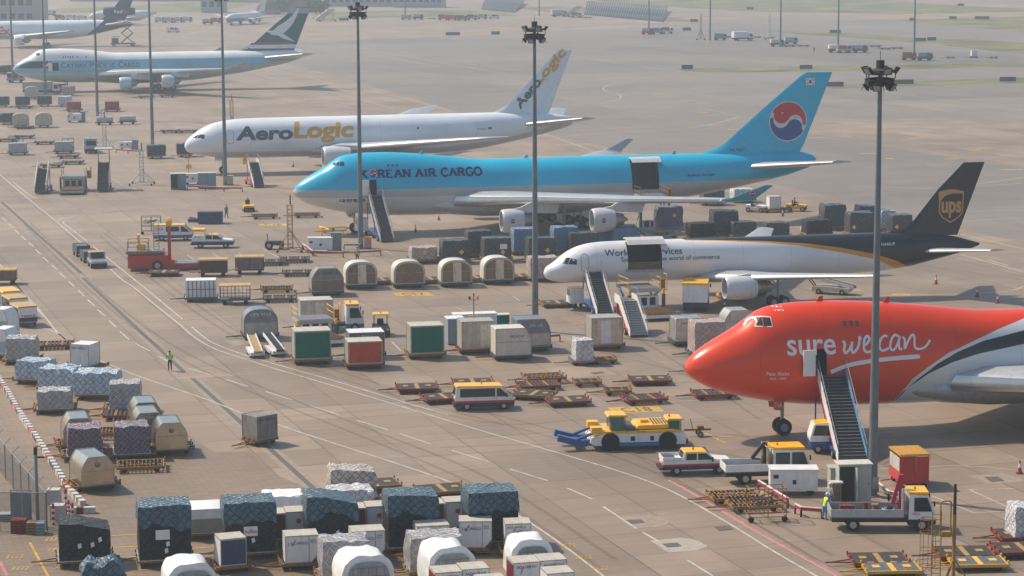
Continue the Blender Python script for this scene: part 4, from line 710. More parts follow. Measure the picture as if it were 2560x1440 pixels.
# ================================================================ builders
A0 = .2
def wheel_on(parent, x, y, r, w=.18, rim=True, name='wheel'):
    o = B().lathe([(-w/2, r*.5), (-w/2, r*.92), (-w*.3, r), (w*.3, r), (w/2, r*.92), (w/2, r*.5)], (x, y, r), 'y', 16).build(name, TYRE, parent, smooth=40)
    if rim: B().lathe([(-w/2-.01, .02), (-w/2-.012, r*.52), (w/2+.012, r*.52), (w/2+.01, .02)], (x, y, r), 'y', 12).build('rim', RIM, o)
    return o
def make_dolly(w, d, h, frame, kind='plain', deckm=DECK, stripe=YEL, bar=-1):
    """low cargo trailer: deck w x d at height h, wheels, drawbar on the bar side"""
    r = root('cargo_dolly', 'x', 'trailer'); b = B()
    for y in (-d/2, d/2-.12): b.box(-w/2, w/2, y, y+.12, h-.2, h-.02)
    for x in (-w/2, w/2-.12): b.box(x, x+.12, -d/2+.12, d/2-.12, h-.2, h-.02)
    b.box(-w*.3, w*.3, -.12, .12, h-.3, h-.1)
    for x in (-w/2, w/2):
        for y in (-d/2+.25, d/2-.25, 0): b.box(x-.04, x+.04, y-.09, y+.09, h-.02, h+.14)
    b.build('frame', frame, r)
    k = B()
    if kind == 'roller':
        n = int(w/.28)
        for i in range(n):
            x = -w/2+.2+i*(w-.4)/(n-1)
            for j in range(int(d/.42)): y = -d/2+.22+j*.42; k.tube((x, y, h-.02), (x, y+.3, h-.02), .05, 1 if (i+j) % 3 else 0, 6)
        for j in range(4): k.box(-w/2+.12, w/2-.12, -d/2+.13+j*(d-.36)/3, -d/2+.2+j*(d-.36)/3, h-.16, h-.08, 0)
    else:
        n = 9
        for i in range(n):
            x0 = -w/2+.13+i*(w-.26)/n
            if kind == 'plates': mi = 1 if i == 4 else 0; k.box(x0+.01, x0+(w-.26)/n-.01, -d/2+.13, d/2-.13, h-.1, h-.03+.015*(i % 2), mi); 
            else: k.box(x0+.03, x0+(w-.26)/n-.1, -d/2+.13, d/2-.13, h-.1, h-.03+.02*(i % 2), 1 if i % 4 == 2 else 0)
        if kind == 'plates':
            for x in (-w*.28, w*.28): k.box(x-.22, x+.22, -.28, .28, h-.02, h+.01, 1)
    k.build('deck', [deckm, stripe], r)
    for x in (-w*.33, w*.33):
        for y in (-d*.36, d*.36): wheel_on(r, x, y, .19, .14, False)
    z = h-.22; s = bar
    B().bar((s*w/2, -.35, z), (s*(w/2+1.25), 0, z-.06), .07, .07).bar((s*w/2, .35, z), (s*(w/2+1.25), 0, z-.06), .07, .07).tube((s*(w/2+1.2), 0, z-.06), (s*(w/2+1.5), 0, z-.06), .05).build('drawbar', frame, r)
    return r
PROTO = {}
def dolly(kind, loc, rz, label, group='cargo dollies on the apron'):
    P = {'ry': (3.4, 2.5, .5, RUST, 'roller'), 'rr': (3.4, 2.5, .5, RRED, 'slats'), 'py': (3.4, 2.5, .5, RUST, 'plates'), 'pr': (3.4, 2.5, .5, RRED, 'plates'), 'sy': (2.2, 1.7, .48, RUST, 'slats'), 'ss': (2.2, 1.7, .48, STEEL, 'slats'), 'gy': (3.4, 2.5, .5, DGREY, 'slats'), 'bl': (3.3, 2.2, .5, paint('bright_yellow_frame', (.6, .33, .02)), 'plates')}
    if kind not in PROTO:
        w, d, h, f, k = P[kind]; r = make_dolly(w, d, h, f, k, deckm=mat('slate_deck', (.1, .12, .13), .7, var=.4, scale=5) if kind == 'bl' else DECK, stripe=YEL if kind in ('bl',) else RUST if kind[0] != 'p' else mat('worn_yellow_plate', (.36, .23, .075), .7, var=.4, scale=4)); PROTO[kind] = r
        r.location = loc; r.rotation_euler.z = rz; r['label'] = label; r['group'] = group; return r
    return dup(PROTO[kind], loc, rz, label, group)
def edge_frame(b, w, d, h, t=.06, m=0, z=0):
    e = t*.5
    for x in (-w/2, w/2):
        for y in (-d/2, d/2): b.box(x-e, x+e, y-e, y+e, z, z+h+e, m)
    for zz in (z+e, z+h):
        for y in (-d/2, d/2): b.box(-w/2+e, w/2-e, y-e, y+e, zz-e, zz+e, m)
        for x in (-w/2, w/2): b.box(x-e, x+e, -d/2+e, d/2-e, zz-e, zz+e, m)
ULDG = 'air cargo containers and pallets'
def arch_poly(w, h, kind):
    if kind == 'round':
        return [(-w/2, 0), (w/2, 0), (w/2, h*.45)]+[(w/2*math.cos(t)**.75 if math.cos(t) > 0 else 0, h*.45+h*.55*math.sin(t)**.8) for t in np.linspace(.12, PI/2-.02, 9)]+[(-w/2*math.cos(t)**.75, h*.45+h*.55*math.sin(t)**.8) for t in np.linspace(PI/2-.02, .12, 9)]+[(-w/2, h*.45)]
    if kind == 'chamfer': return [(-w/2, 0), (w/2, 0), (w/2, h*.56), (w*.42, h*.78), (w*.31, h*.97), (w*.27, h), (-w*.27, h), (-w*.31, h*.97), (-w*.42, h*.78), (-w/2, h*.56)]
    if kind == 'right': return [(-w/2, 0), (w/2, 0), (w/2, h*.5), (w*.45, h*.75), (w*.34, h), (-w/2+.04, h), (-w/2, h*.97)]
    return [(-w/2, 0), (w/2, 0), (w/2, h), (-w/2, h)]
def container(label, loc, rz, w=3.15, d=2.3, h=2.3, kind='chamfer', shell=ALU, panel=None, door=None, text=None, seal=False, low=None, z=.5, mark=None, top=None):
    """rigid air cargo container; its front (local -y) faces the camera"""
    r = root('cargo_container', label, 'cargo container', (loc[0], loc[1], loc[2]+z), rz, ULDG)
    P = arch_poly(w, h, kind); B().prism(P, -d/2, d/2).build('shell', shell, r, smooth=28)
    y = -d/2-.012; q = B(); q2 = B()
    n = len(P)
    for i in range(n):
        a, c = P[i], P[(i+1) % n]; q.bar((a[0], y, a[1]), (c[0], y, c[1]), .05, .06, 0); q2.bar((a[0], -y, a[1]), (c[0], -y, c[1]), .05, .06, 0)
    
    if kind != 'box': q.bar((-w/2, y, h*.5), (w/2, y, h*.5), .04, .05, 0)
    q.build('edge_rail', mat('rail_aluminium', (.38, .37, .35), .4, .5, var=.2), r); q2.build('edge_rail', MATS['rail_aluminium'], r)
    if panel and panel[1] == 'high': B().prism([(a*.9, .1+c*.88) for a, c in P], y-.012, y+.008).build('front_panel', panel[0], r)
    elif panel: B().box(-w/2+.09, w/2-.09, y-.012, y+.01, .12, h*(.47 if kind != 'box' else .96) if panel[1] == 'low' else h*.96 if kind == 'box' else h*.55).build('front_panel', panel[0], r)
    if kind == 'box':
        k = B()
        for i in range(9): x = -w/2+.15+(w-.3)*i/8; k.box(x-.018, x+.018, y-.02, y-.013, .15, h*.93)
        k.box(-w/2+.13, w/2-.13, y-.018, y-.0135, h*.5, h*.53).build('panel_ribs', panel[0] if panel else shell, r)
    if top: B().box(-w/2-.01, w/2+.01, -d/2-.01, d/2+.01, h+.005, h+.03).build('roof', top, r)
    if door: B().box(door[1]*w-.45, door[1]*w+.45, y-.03, y-.005, .12, h*.9).build('door', door[0], r)
    items = []
    if text:
        for s, x0, x1, z0, z1 in text: items.append((s, x0*w, x1*w, z0*h, z1*h, 0))
        label_face(r, items, y-.035, [WINK if shell in (GALU, MATS.get('dark_shell'), MATS.get('grey_blue_shell')) else INK])
    if mark: B().lathe([(0, .01), (-.015, .2)], (0, y-.01, h*.72), 'y', 14).build('emblem', [BROWN], r)
    return r
def lumpy(label, loc, rz, w, d, h, m, z=.5, seed=0, slope=0., rough=.1, cat='pallet load', bulge=.0, sticker=None, tape=None, cover=None, round_=.18):
    """pallet load under plastic and net: a box remeshed with rounded edges and lumps"""
    rnd = random.Random(seed*31+7); r = root('pallet_load', label, cat, (loc[0], loc[1], loc[2]+z), rz, ULDG)
    nx, ny, nz = max(4, int(w/.22)), max(4, int(d/.22)), max(4, int(h/.22)); vs = {}; b = B()
    from mathutils import noise
    off = Vector((seed*7.3, seed*3.1, seed*1.7))
    def pt(i, j, k):
        if (i, j, k) in vs: return vs[(i, j, k)]
        x, y, zz = (i/nx-.5)*w, (j/ny-.5)*d, k/nz*h
        hh = h*(1-slope*max(0, (x/w+.5)-.35)/.65); zz = k/nz*hh
        if k == nz: zz += .5*rough*noise.noise(Vector((x*1.1, y*1.1, 3))+off)*2-(.12 if ((x/w+.5)*3 % 1 < .5) ^ ((y/d+.5)*2 % 1 < .5) else 0)*rough*3
        f = 1-round_*.5*max(0, (k/nz-.72)/.28)**2*.6
        p = Vector((x*f, y*f, zz)); s = rough if k > 0 else rough*.3
        p += Vector((noise.noise(p*1.3+off), noise.noise(p*1.3+off+Vector((9, 0, 0))), .5*noise.noise(p*1.3+off+Vector((0, 9, 0)))))*s
        p += Vector((noise.noise(p*4+off), noise.noise(p*4+off+Vector((5, 0, 0))), 0))*s*.35
        b.v.append(tuple(p)); vs[(i, j, k)] = len(b.v)-1; return len(b.v)-1
    def face(q): b.f.append(q); b.m.append(0)
    for i in range(nx):
        for j in range(ny): face(tuple(pt(a, c, nz) for a, c in ((i, j), (i+1, j), (i+1, j+1), (i, j+1)))); 
        for k in range(nz):
            face((pt(i, 0, k), pt(i+1, 0, k), pt(i+1, 0, k+1), pt(i, 0, k+1))); face((pt(i, ny, k), pt(i+1, ny, k), pt(i+1, ny, k+1), pt(i, ny, k+1)))
    for j in range(ny):
        for k in range(nz):
            face((pt(0, j, k), pt(0, j+1, k), pt(0, j+1, k+1), pt(0, j, k+1))); face((pt(nx, j, k), pt(nx, j+1, k), pt(nx, j+1, k+1), pt(nx, j, k+1)))
    b.build('wrapped_load', m, r, smooth=60)
    B().box(-w/2-.1, w/2+.1, -d/2-.08, d/2+.08, -.06, -.005).build('pallet_base', ALU, r)
    if cover:   # second film over the upper part
        c0 = B(); e = .05; P = [(-w/2-e, h*.6), (-w/2-e, h*.98), (-w/2+.1, h+e), (w/2-.1, h+e), (w/2+e, h*.98), (w/2+e, h*.6)]
        c0.prism(P, -d/2-e, d/2+e); c0.build('top_cover', cover, r, smooth=50)
    y = -d/2-rough*1.05-.03
    if sticker:
        for s in sticker:
            if s[0] == 'diamond': B().prism([(s[1]*w-.3, s[2]*h), (s[1]*w, s[2]*h-.3), (s[1]*w+.3, s[2]*h), (s[1]*w, s[2]*h+.3)], y-.015, y).build('hazard_label', YEL, r)
            elif s[0] == 'sheet':
                o = B().box(s[1]*w-.42, s[1]*w+.42, y-.015, y, s[2]*h-.3, s[2]*h+.3).build('paper_sheet', WHITE, r)
                if s[3]: vs_, fs_ = text_fit(s[3], s[1]*w-.36, s[1]*w+.36, s[2]*h-.12, s[2]*h+.12, bold=.02); B().add([(u, y-.025, v) for u, v in vs_], fs_).build('lettering', mat('orange_print', (.6, .12, .02), .6), o)
            elif s[0] == 'tag': B().add([(s[1]*w+u*.9, y-.01, s[2]*h+v) for u, v in ((-.1, -.18), (.12, -.1), (.08, .18), (-.14, .1))], [(0, 1, 2, 3)]).build('cargo_tag', WINK, r)
    return r
def covered(label, loc, rz, w, d, h, z=.5, front=None, text=None):
    """arched container wrapped in white film, a grey strapped front left uncovered"""
    from mathutils import noise
    r = root('cargo_container', label, 'cargo container', (loc[0], loc[1], loc[2]+z), rz, ULDG)
    base = spline([(-w*.5, 0), (-w*.5, h*.55), (-w*.4, h*.86), (-w*.22, h*.99), (w*.22, h*.99), (w*.4, h*.86), (w*.5, h*.55), (w*.5, 0)], 5); rows = []
    for t in np.linspace(0, 1, 12):
        k = 1.0+.03*math.sin(t*7+w)-.05*t; ring = []
        for x, zz in base:
            n_ = noise.noise(Vector((x*1.3, t*d*1.1, zz*1.3+w*5)))*.11+noise.noise(Vector((x*3.5, t*d*3, zz*3)))*.04; ring.append((x*(k+n_*.5), -d/2+t*d, zz*(k+n_*.5)))
        rows.append(ring)
    B().loft(rows, 0, True, True).build('rain_cover', FILM, r, smooth=60)
    P = [(x*.8, .05+q_*.82) for x, q_ in base]; B().prism(P, -d/2-.1, -d/2-.06).build('front_panel', front or mat('front_grey', (.33, .34, .36), .5, var=.25, dirt=.3), r, smooth=30)
    q = B()
    for i in range(-2, 3): q.box(i*w*.15-.015, i*w*.15+.015, -d/2-.115, -d/2-.102, .1, h*.72)
    for k in (.25, .48, .7): q.box(-w*.36, w*.36, -d/2-.12, -d/2-.116, h*k, h*k+.03)
    q.build('net_straps', mat('strap_grey', (.16, .16, .17), .7), r)
    if text: label_face(r, [(text, -w*.28, w*.3, h*.56, h*.68, 0)], -d/2-.13, [WINK])
    return r
def ake(label, loc, rz, face='jal', z=.48, bevel=1, text=None, sidem=None, frontm=None):
    """lower-deck container with one cut-off lower corner"""
    r = root('cargo_container', label, 'cargo container', (loc[0], loc[1], loc[2]+z), rz, ULDG); h = 1.62; d = 1.55
    a, e = (-.78, 1.2) if bevel > 0 else (-1.2, .78)
    P = [(-.78, 0), (.78, 0), (1.22, .5), (1.22, h), (-.78, h)] if bevel > 0 else [(-.78, 0), (.78, 0), (.78, h), (-1.22, h), (-1.22, .5)] if bevel < 0 else [(-.78, 0), (.78, 0), (.78, h), (-.78, h)]
    x0, x1 = min(p[0] for p in P), max(p[0] for p in P)
    B().prism(P, -d/2, d/2).build('shell', sidem or WHITE, r)
    q = B(); y = -d/2-.008
    for i in range(len(P)):
        A_, C_ = P[i], P[(i+1) % len(P)]; q.bar((A_[0], y, A_[1]), (C_[0], y, C_[1]), .035, .045); q.bar((A_[0], -y, A_[1]), (C_[0], -y, C_[1]), .035, .045)
    for X, Z in P: q.bar((X, y, Z), (X, -y, Z), .045, .045)
    if bevel: q.box((.62 if bevel > 0 else -.66), (.66 if bevel > 0 else -.62), y-.02, y, 0.02, h)
    q.build('edge_rail', MATS['rail_aluminium'] if 'rail_aluminium' in MATS else STEEL, r)
    B().box(x0-.005, x1+.005, -d/2-.01, d/2+.01, h+.024, h+.04).build('roof', mat('dusty_roof', (.47, .44, .38), .7, var=.2, dirt=.3), r)
    if frontm: B().box(-.74, .74, y-.015, y+.002, .06, h-.06).build('front_panel', frontm, r)
    if text:
        items = [(s, u0, u1, v0, v1, m) for s, u0, u1, v0, v1, m in text]; label_face(r, items, y-.03, [INK, RINK])
        if face == 'jal': vs, fs = stroke([(-.34, 1.02), (-.25, 1.28), (-.16, 1.42)], .05); B().add([(u, y-.034, v) for u, v in vs], fs).add([(-.45, y-.034, .1), (-.1, y-.034, .1), (-.1, y-.034, .7), (-.45, y-.034, .7)], [], 0).build('red_swoosh', RINK, r)
    return r
def mast(px, py, label, h=28.6, detail=True, loc=None):
    p = loc or at(px, py); r = root('floodlight_mast', label, 'light mast', p, .3, 'tall floodlight masts along the apron')
    B().lathe([(0, .5), (.06, .5), (.07, .33), (1.6, .32), (h, .14)], (0, 0, 0), 'z', 18).build('pole', mat('mast_steel', (.15, .18, .2), .5, .3, var=.2, scale=1.2, dirt=.2), r, smooth=40)
    B().box(-.2, .2, -.5, -.44, .6, 1.4).build('access_door', STEEL, r)
    hd = B(); 
    for k in range(16):
        a, c = 2*PI*k/16, 2*PI*(k+1)/16
        for R, z in ((.92, h-.55), (.75, h-.15)): hd.bar((R*math.cos(a), R*math.sin(a), z), (R*math.cos(c), R*math.sin(c), z), .08, .1)
    hd.lathe([(h-.05, .95), (h+.1, .9), (h+.22, .3), (h+.25, .05)], (0, 0, 0), 'z', 18); hd.tube((0, 0, h), (0, 0, h+.75), .28, 0, 12)
    for k in range(6): a = 2*PI*k/6; hd.bar((.2*math.cos(a), .2*math.sin(a), h-.4), (1.05*math.cos(a), 1.05*math.sin(a), h-.5), .07, .1); hd.box(.7*math.cos(a)-.22, .7*math.cos(a)+.22, .7*math.sin(a)-.2, .7*math.sin(a)+.2, h-.95, h-.5)
    hd.tube((0, 0, h+.7), (0, 0, h+1.35), .02); hd.build('head_frame', mat('weathered_black', (.035, .032, .03), .6, var=.4, dirt=.4), r)
    for k in range(10):
        a = 2*PI*k/10+.3; up = k % 2; c, s = math.cos(a), math.sin(a); R = 1.16 if up else 1.0; z = h+.05 if up else h-1.05; f = B()
        n = Vector((c, s, -.7)).normalized(); u = Vector((-s, c, 0)); v = n.cross(u); o = Vector((R*c, R*s, z)); vs = []
        for t, q in ((0, .26), (.26, .18)): vs += [o-n*t+u*q*i*1.15+v*q*j for i, j in ((-1, -1), (1, -1), (1, 1), (-1, 1))]
        f.add(vs, [(0, 1, 2, 3), (7, 6, 5, 4)]+[(i, (i+1) % 4, 4+(i+1) % 4, 4+i) for i in range(4)]); f.bar(o-n*.2, (c, s, h-.45), .05, .06)
        fl = f.build('floodlight', BLK, r); g = B(); g.add([o+n*.012+u*.23*i+v*.21*j for i, j in ((-1, -1), (1, -1), (1, 1), (-1, 1))], [(0, 1, 2, 3)]).build('lens', mat('lamp_glass', (.3, .31, .32), .15), fl)
    if detail:
        w = B()
        for k in range(7):
            a = 2*PI*k/7; c, s = math.cos(a), math.sin(a); w.path([(c*(.9+.3*math.sin(t)), s*(.9+.3*math.sin(t)), h-.5-.75*math.sin(t)) for t in np.linspace(0, PI, 7)], .022, 0, 5)
        w.build('cable_loop', BLK, r)
    return r
def body_prism(b, prof, w, m): b.prism(prof, -w/2, w/2, m)
def vehicle(name, label, cat, loc, rz, prof, w, bands, roof=None, glass=(), wheels=(), wr=.34, extra=None, group=None, gm=GLASS, bev=.06):
    """road vehicle, nose at +x. prof: side outline; bands: [(z, colour)] from the sill up; glass: side-window outlines"""
    r = root(name, label, cat, loc, rz, group); b = B(); b.prism(prof, -w/2, w/2); mats = [m for _, m in bands]+([roof[1]] if roof else [])
    o = b.build('body', mats, r); bm = bmesh.new(); bm.from_mesh(o.data)
    bmesh.ops.bevel(bm, geom=[e for e in bm.edges if e.calc_length() > .25 and min(v.co.z for v in e.verts) > .6], offset=bev, segments=2, affect='EDGES')
    cuts = [z for z, _ in bands[1:]]+([roof[0]] if roof else [])
    for z in cuts: bmesh.ops.bisect_plane(bm, geom=list(bm.verts)+list(bm.edges)+list(bm.faces), plane_co=(0, 0, z), plane_no=(0, 0, 1))
    for f in bm.faces: f.material_index = sum(f.calc_center_median().z > z for z in cuts)
    bm.to_mesh(o.data); bm.free()
    for g in glass:
        if g[0] == 'side':
            for s in (-1, 1): B().prism(g[1], s*(w/2+.004)-.008, s*(w/2+.004)+.008).build('window', gm, r)
        else:   # ('end', x0,z0,x1,z1, halfwidth): windscreen or rear window along a sloping line
            _, x0, z0, x1, z1, hw = g; n = Vector((z1-z0, 0, -(x1-x0))).normalized()*.015; n = n if (g[1] > 0) == (n.x > 0) or abs(n.x) < 1e-6 else -n
            B().add([(x0+n.x, -hw, z0+n.z), (x0+n.x, hw, z0+n.z), (x1+n.x, hw*.94, z1+n.z), (x1+n.x, -hw*.94, z1+n.z)], [(0, 1, 2, 3)]).build('windscreen' if x0 > 0 else 'rear_window', gm, r)
    for x, y in [(x, s*(w/2-.12)) for x in wheels for s in (-1, 1)]: wheel_on(r, x, y, wr, .24)
    return r
def lights(r, x, w, z, m=ORANGE, name='headlight', s=.12):
    for q in (-1, 1): B().box(x-.03, x+.03, q*(w/2-.22)-s, q*(w/2-.22)+s, z-.09, z+.09).build(name, m, r)
def beacon(r, x, y, z): B().lathe([(z, .07), (z+.12, .07), (z+.17, .03)], (x, y, 0), 'z', 10).build('beacon', ORANGE, r)
def mirror(r, x, w, z):
    for q in (-1, 1): B().box(x-.05, x+.05, q*(w/2+.16)-.07, q*(w/2+.16)+.07, z-.22, z+.1).bar((x, q*w/2, z-.1), (x, q*(w/2+.16), z-.05), .03, .03).build('wing_mirror', BLK, r)
def stairs(label, loc, rz, top, run, w=1.5, base='truck', side=WHITE, under=BLUE, steps=None, sign=True, cab=None, group='passenger steps at the aircraft', land=1.6, low=.35, side2=None, tread=None, strip=None):
    """mobile boarding stairs: bottom step at local x=0, rising along +x to a landing"""
    r = root('boarding_stairs', label, 'boarding stairs', loc, rz, group); n = steps or int(top/.2); b = B()
    for i in range(n): x = run*i/n; z = low+(top-low)*(i+1)/n; b.box(x, x+run/n+.02, -w/2, w/2, z-.05, z)
    b.prism([(-.05, low-.12), (.1, low-.12), (run, top-.22), (run, top-.06), (-.05, low+.02)], -w/2, w/2).build('steps', tread or STAIRG, r)
    e = B()
    for i in range(n): x = run*i/n; z = low+(top-low)*(i+1)/n; e.box(x-.015, x+.03, -w/2+.04, w/2-.04, z+.002, z+.012)
    e.build('step_nosing', STEEL, r)
    for s in (-1, 1):
        y = s*(w/2+.05); P = [(-.1, low-.15), (.15, low-.2), (run+.1, top-.3), (run+land, top-.3), (run+land, top+.5), (run-.1, top+.5), (-.05, low+.4)]
        sd = B().prism(P, y-.03, y+.03).build('side_panel', side if s < 0 or not side2 else side2, r)
        if strip: B().prism([(-.1, low-.5), (run+.1, top-.75), (run+.1, top-.31), (-.1, low-.16)], y-.02, y+.02).build('coloured_skirt', strip, r)
        h = B().tube((-.05, y, low+1.0), (run-.1, y, top+1.15), .035).tube((run-.1, y, top+1.15), (run+land, y, top+1.1), .035)
        for k in range(8): t = k/7; h.tube((run*t, y, low+.5+(top-low)*t), (run*t, y, low+1.02+(top-low)*t+.05), .02)
        h.build('handrail', STEEL, sd)
    B().box(run, run+land, -w/2, w/2, top-.12, top).build('landing', STAIRG, r)
    u = B(); L = run+land
    u.box(.6, L+1.0, -w/2-.1, w/2+.1, .5, .75)
    for x in (run*.55, run+land*.6):
        for s in (-.5, .5): u.bar((x, s*w, .7), (x, s*w, low+(top-low)*min(1, x/run)-.25), .1, .1)
    u.bar((run*.35, -w/2, .7), (run+.4, -w/2, top-.4), .1, .12).bar((run*.35, w/2, .7), (run+.4, w/2, top-.4), .1, .12); u.build('chassis', under, r)
    for x in (1.6, L+.3):
        for s in (-1, 1): wheel_on(r, x, s*(w/2+.02), .36, .26)
    if cab: 
        m1, side_ = cab; y0 = side_*(w/2+.75); c = B(); c.prism([(L-1.2, .6), (L+.6, .6), (L+.6, 1.3), (L+.35, 2.1), (L-1.1, 2.1)], y0-.7, y0+.7); k = c.build('cab', m1, r); B().prism([(L+.02-1, 1.35), (L+.4, 1.35), (L+.25, 2.0), (L-.95, 2.0)], y0-.72, y0+.72).build('window', GLASS, k)
        B().box(L-1.15, L+.4, y0-.7, y0+.7, 2.105, 2.16).build('cab_roof', YEL, k); wheel_on(r, L-.3, y0, .36, .26); B().box(L+.1, L+.16, y0-.95, y0-.8, 1.3, 1.75).build('wing_mirror', BLK, k)
    if sign: 
        s0 = B().box(run+land*.2, run+land*.25+.03, w/2+.12, w/2+.8, top-.25, top+.85).build('warning_board', YEL, r); B().box(run+land*.2-.012, run+land*.2-.004, w/2+.2, w/2+.65, top+.3, top+.36).box(run+land*.2-.012, run+land*.2-.004, w/2+.3, w/2+.65, top+.48, top+.54).build('board_lines', RUST, s0)
    return r
def lattice(label, loc, h, col, spread=1.7, top=.25, name='inspection_tower', cat='tower', group='tripod access towers', pole=True, legs=4):
    r = root(name, label, cat, loc, .3, group); b = B(); R = .28
    P = [(R, R), (-R, R), (-R, -R), (R, -R)]
    for x, y in P: b.bar((x, y, .35), (x, y, h), .06, .06)
    n = int(h/.45)
    for k in range(n):
        z = .5+k*.45
        for i in (0, 1, 2, 3): b.bar((*P[i], z), (*P[(i+1) % 4], z), .035, .035)
        b.bar((*P[k % 4], z), (*P[(k+1) % 4], min(h, z+.45)), .03, .03)
    b.build('lattice_mast', col, r)
    for k in range(legs):
        a = 2*PI*k/legs+.5; c, s = math.cos(a)*spread, math.sin(a)*spread; lg = B().bar((0, 0, h*.45), (c, s, .3), .06, .06).bar((0, 0, .4), (c, s, .3), .08, .08).tube((c, s, .15), (c, s, .5), .05).build('leg', col, r)
        B().lathe([(-.05, .05), (-.05, .15), (.05, .15), (.05, .05)], (c, s, .15), 'y', 12).build('castor', TYRE, lg)
    if pole: B().tube((.1, .1, h), (.1, .1, h+1.1), .09, 0, 10, .07).build('pole_tip', BLK, r)
    return r
def cone(label, px, py, h=.75):
    p = at(px, py); r = root('traffic_cone', label, 'traffic cone', p, 0, 'traffic cones on the apron')
    B().box(-.22, .22, -.22, .22, 0, .05).build('base', BLK, r); B().lathe([(.05, .17), (h*.45, .105)], ax='z', n=14).build('body', mat('cone_red', (.42, .04, .03), .6), r, smooth=50); B().lathe([(h*.455, .105), (h*.72, .065)], ax='z', n=14).build('white_band', WINK, r, smooth=50); B().lathe([(h*.725, .064), (h, .03)], ax='z', n=14).build('tip', MATS['cone_red'], r, smooth=50)
    return r
def rail(label, pts, red=RED):
    """low guard rail on posts: pts are pixels of the rail top"""
    P = [at(x, y, .55) for x, y in pts]; o = P[0].copy(); o.z = 0; r = root('guard_rail', label, 'guard rail', o, 0, 'red and white guard rails'); b = B(); q = B()
    for a, c in zip(P, P[1:]):
        b.bar(a-o, c-o, .1, .2); q.bar(a-o+Vector((0, 0, .13)), c-o+Vector((0, 0, .13)), .14, .05)
    b.build('red_beam', red, r); q.build('white_cap', WHITE, r)
    for a, c in zip(P, P[1:]):
        n = max(1, int((c-a).length/2.2))
        for i in range(n+1): p = a.lerp(c, i/n)-o; B().box(p.x-.06, p.x+.06, p.y-.06, p.y+.06, 0, p.z-.1).build('post', RRED, r)
    return r
def cabinet(label, loc, rz, w, d, h, m, name='electrical_cabinet', open_=False, roof=None, legs=0.):
    r = root(name, label, 'cabinet', (loc[0], loc[1], 0), rz, 'power cabinets by the masts'); z0 = legs
    B().box(-w/2, w/2, -d/2, d/2, z0+.1, h).build('body', m, r); B().box(-w/2-.08, w/2+.08, -d/2-.12, d/2+.08, h+.003, h+.09).build('roof', roof or m, r)
    B().box(-w/2+.05, w/2-.05, -d/2+.05, d/2-.05, 0, z0+.098).build('plinth', DGREY, r)
    n = 2 if w > 1.1 else 1
    for i in range(n):
        x0 = -w/2+.05+i*(w-.1)/n; x1 = x0+(w-.1)/n-.03
        if open_ and i == 0:
            B().box(x0, x1, -d/2-.012, -d/2-.002, z0+.2, h-.1).build('open_interior', mat('dark_interior', (.02, .02, .02), .8), r); B().box(x1-.02, x1+.02, -d/2-.75, -d/2-.02, z0+.2, h-.1).build('door', m, r)
        else:
            dr = B().box(x0, x1, -d/2-.03, -d/2-.002, z0+.2, h-.1).build('door', m, r); B().box(x1-.12, x1-.08, -d/2-.05, -d/2-.03, h*.5, h*.5+.15).build('handle', BLK, dr)
    return r
def gpu(label, loc, rz, L=3.2, w=1.5, h=1.7):
    r = root('ground_power_unit', label, 'generator', (loc[0], loc[1], 0), rz, 'white ground power units'); b = B().box(-L/2, L/2, -w/2, w/2, .35, h); b.build('housing', WHITE, r)
    B().box(-L/2-.06, L/2+.06, -w/2-.06, w/2+.06, h+.003, h+.07).build('lid', mat('clean_white', (.7, .7, .7), .4), r)
    for i in range(3): B().box(-L/2+.15+i*L/3, -L/2+L/3-.02+i*L/3, -w/2-.02, -w/2-.002, .5, h-.2).build('door', WHITE, r)
    B().box(-L/2+.2, -L/2+.55, -w/2-.035, -w/2-.025, h-.55, h-.3).box(-.1, .15, -w/2-.035, -w/2-.025, .8, 1.1).build('vent', BLK, r)
    for x in (-L*.35, L*.35):
        for y in (-w*.4, w*.4): wheel_on(r, x, y, .22, .16, False)
    return r
def beaconpost(label, px, py, h=4.):
    p = at(px, py); r = root('signal_post', label, 'signal post', p, .2, 'yellow signal posts'); B().tube((0, 0, 0), (0, 0, h), .06).build('post', STEEL, r)
    B().box(-.45, .45, -.08, .08, h*.45, h*.45+.65).build('yellow_box', YEL, r); B().bar((-.4, 0, h-.4), (.4, 0, h-.4), .05, .05).build('crossarm', STEEL, r)
    for x in (-.38, .38): B().lathe([(h-.35, .1), (h-.1, .1), (h-.05, .04)], (x, 0, 0), 'z', 10).build('lamp', ORANGE if x > 0 else BLK, r)
    B().lathe([(h, .08), (h+.2, .08)], ax='z', n=8).build('top_lamp', RED, r); return r
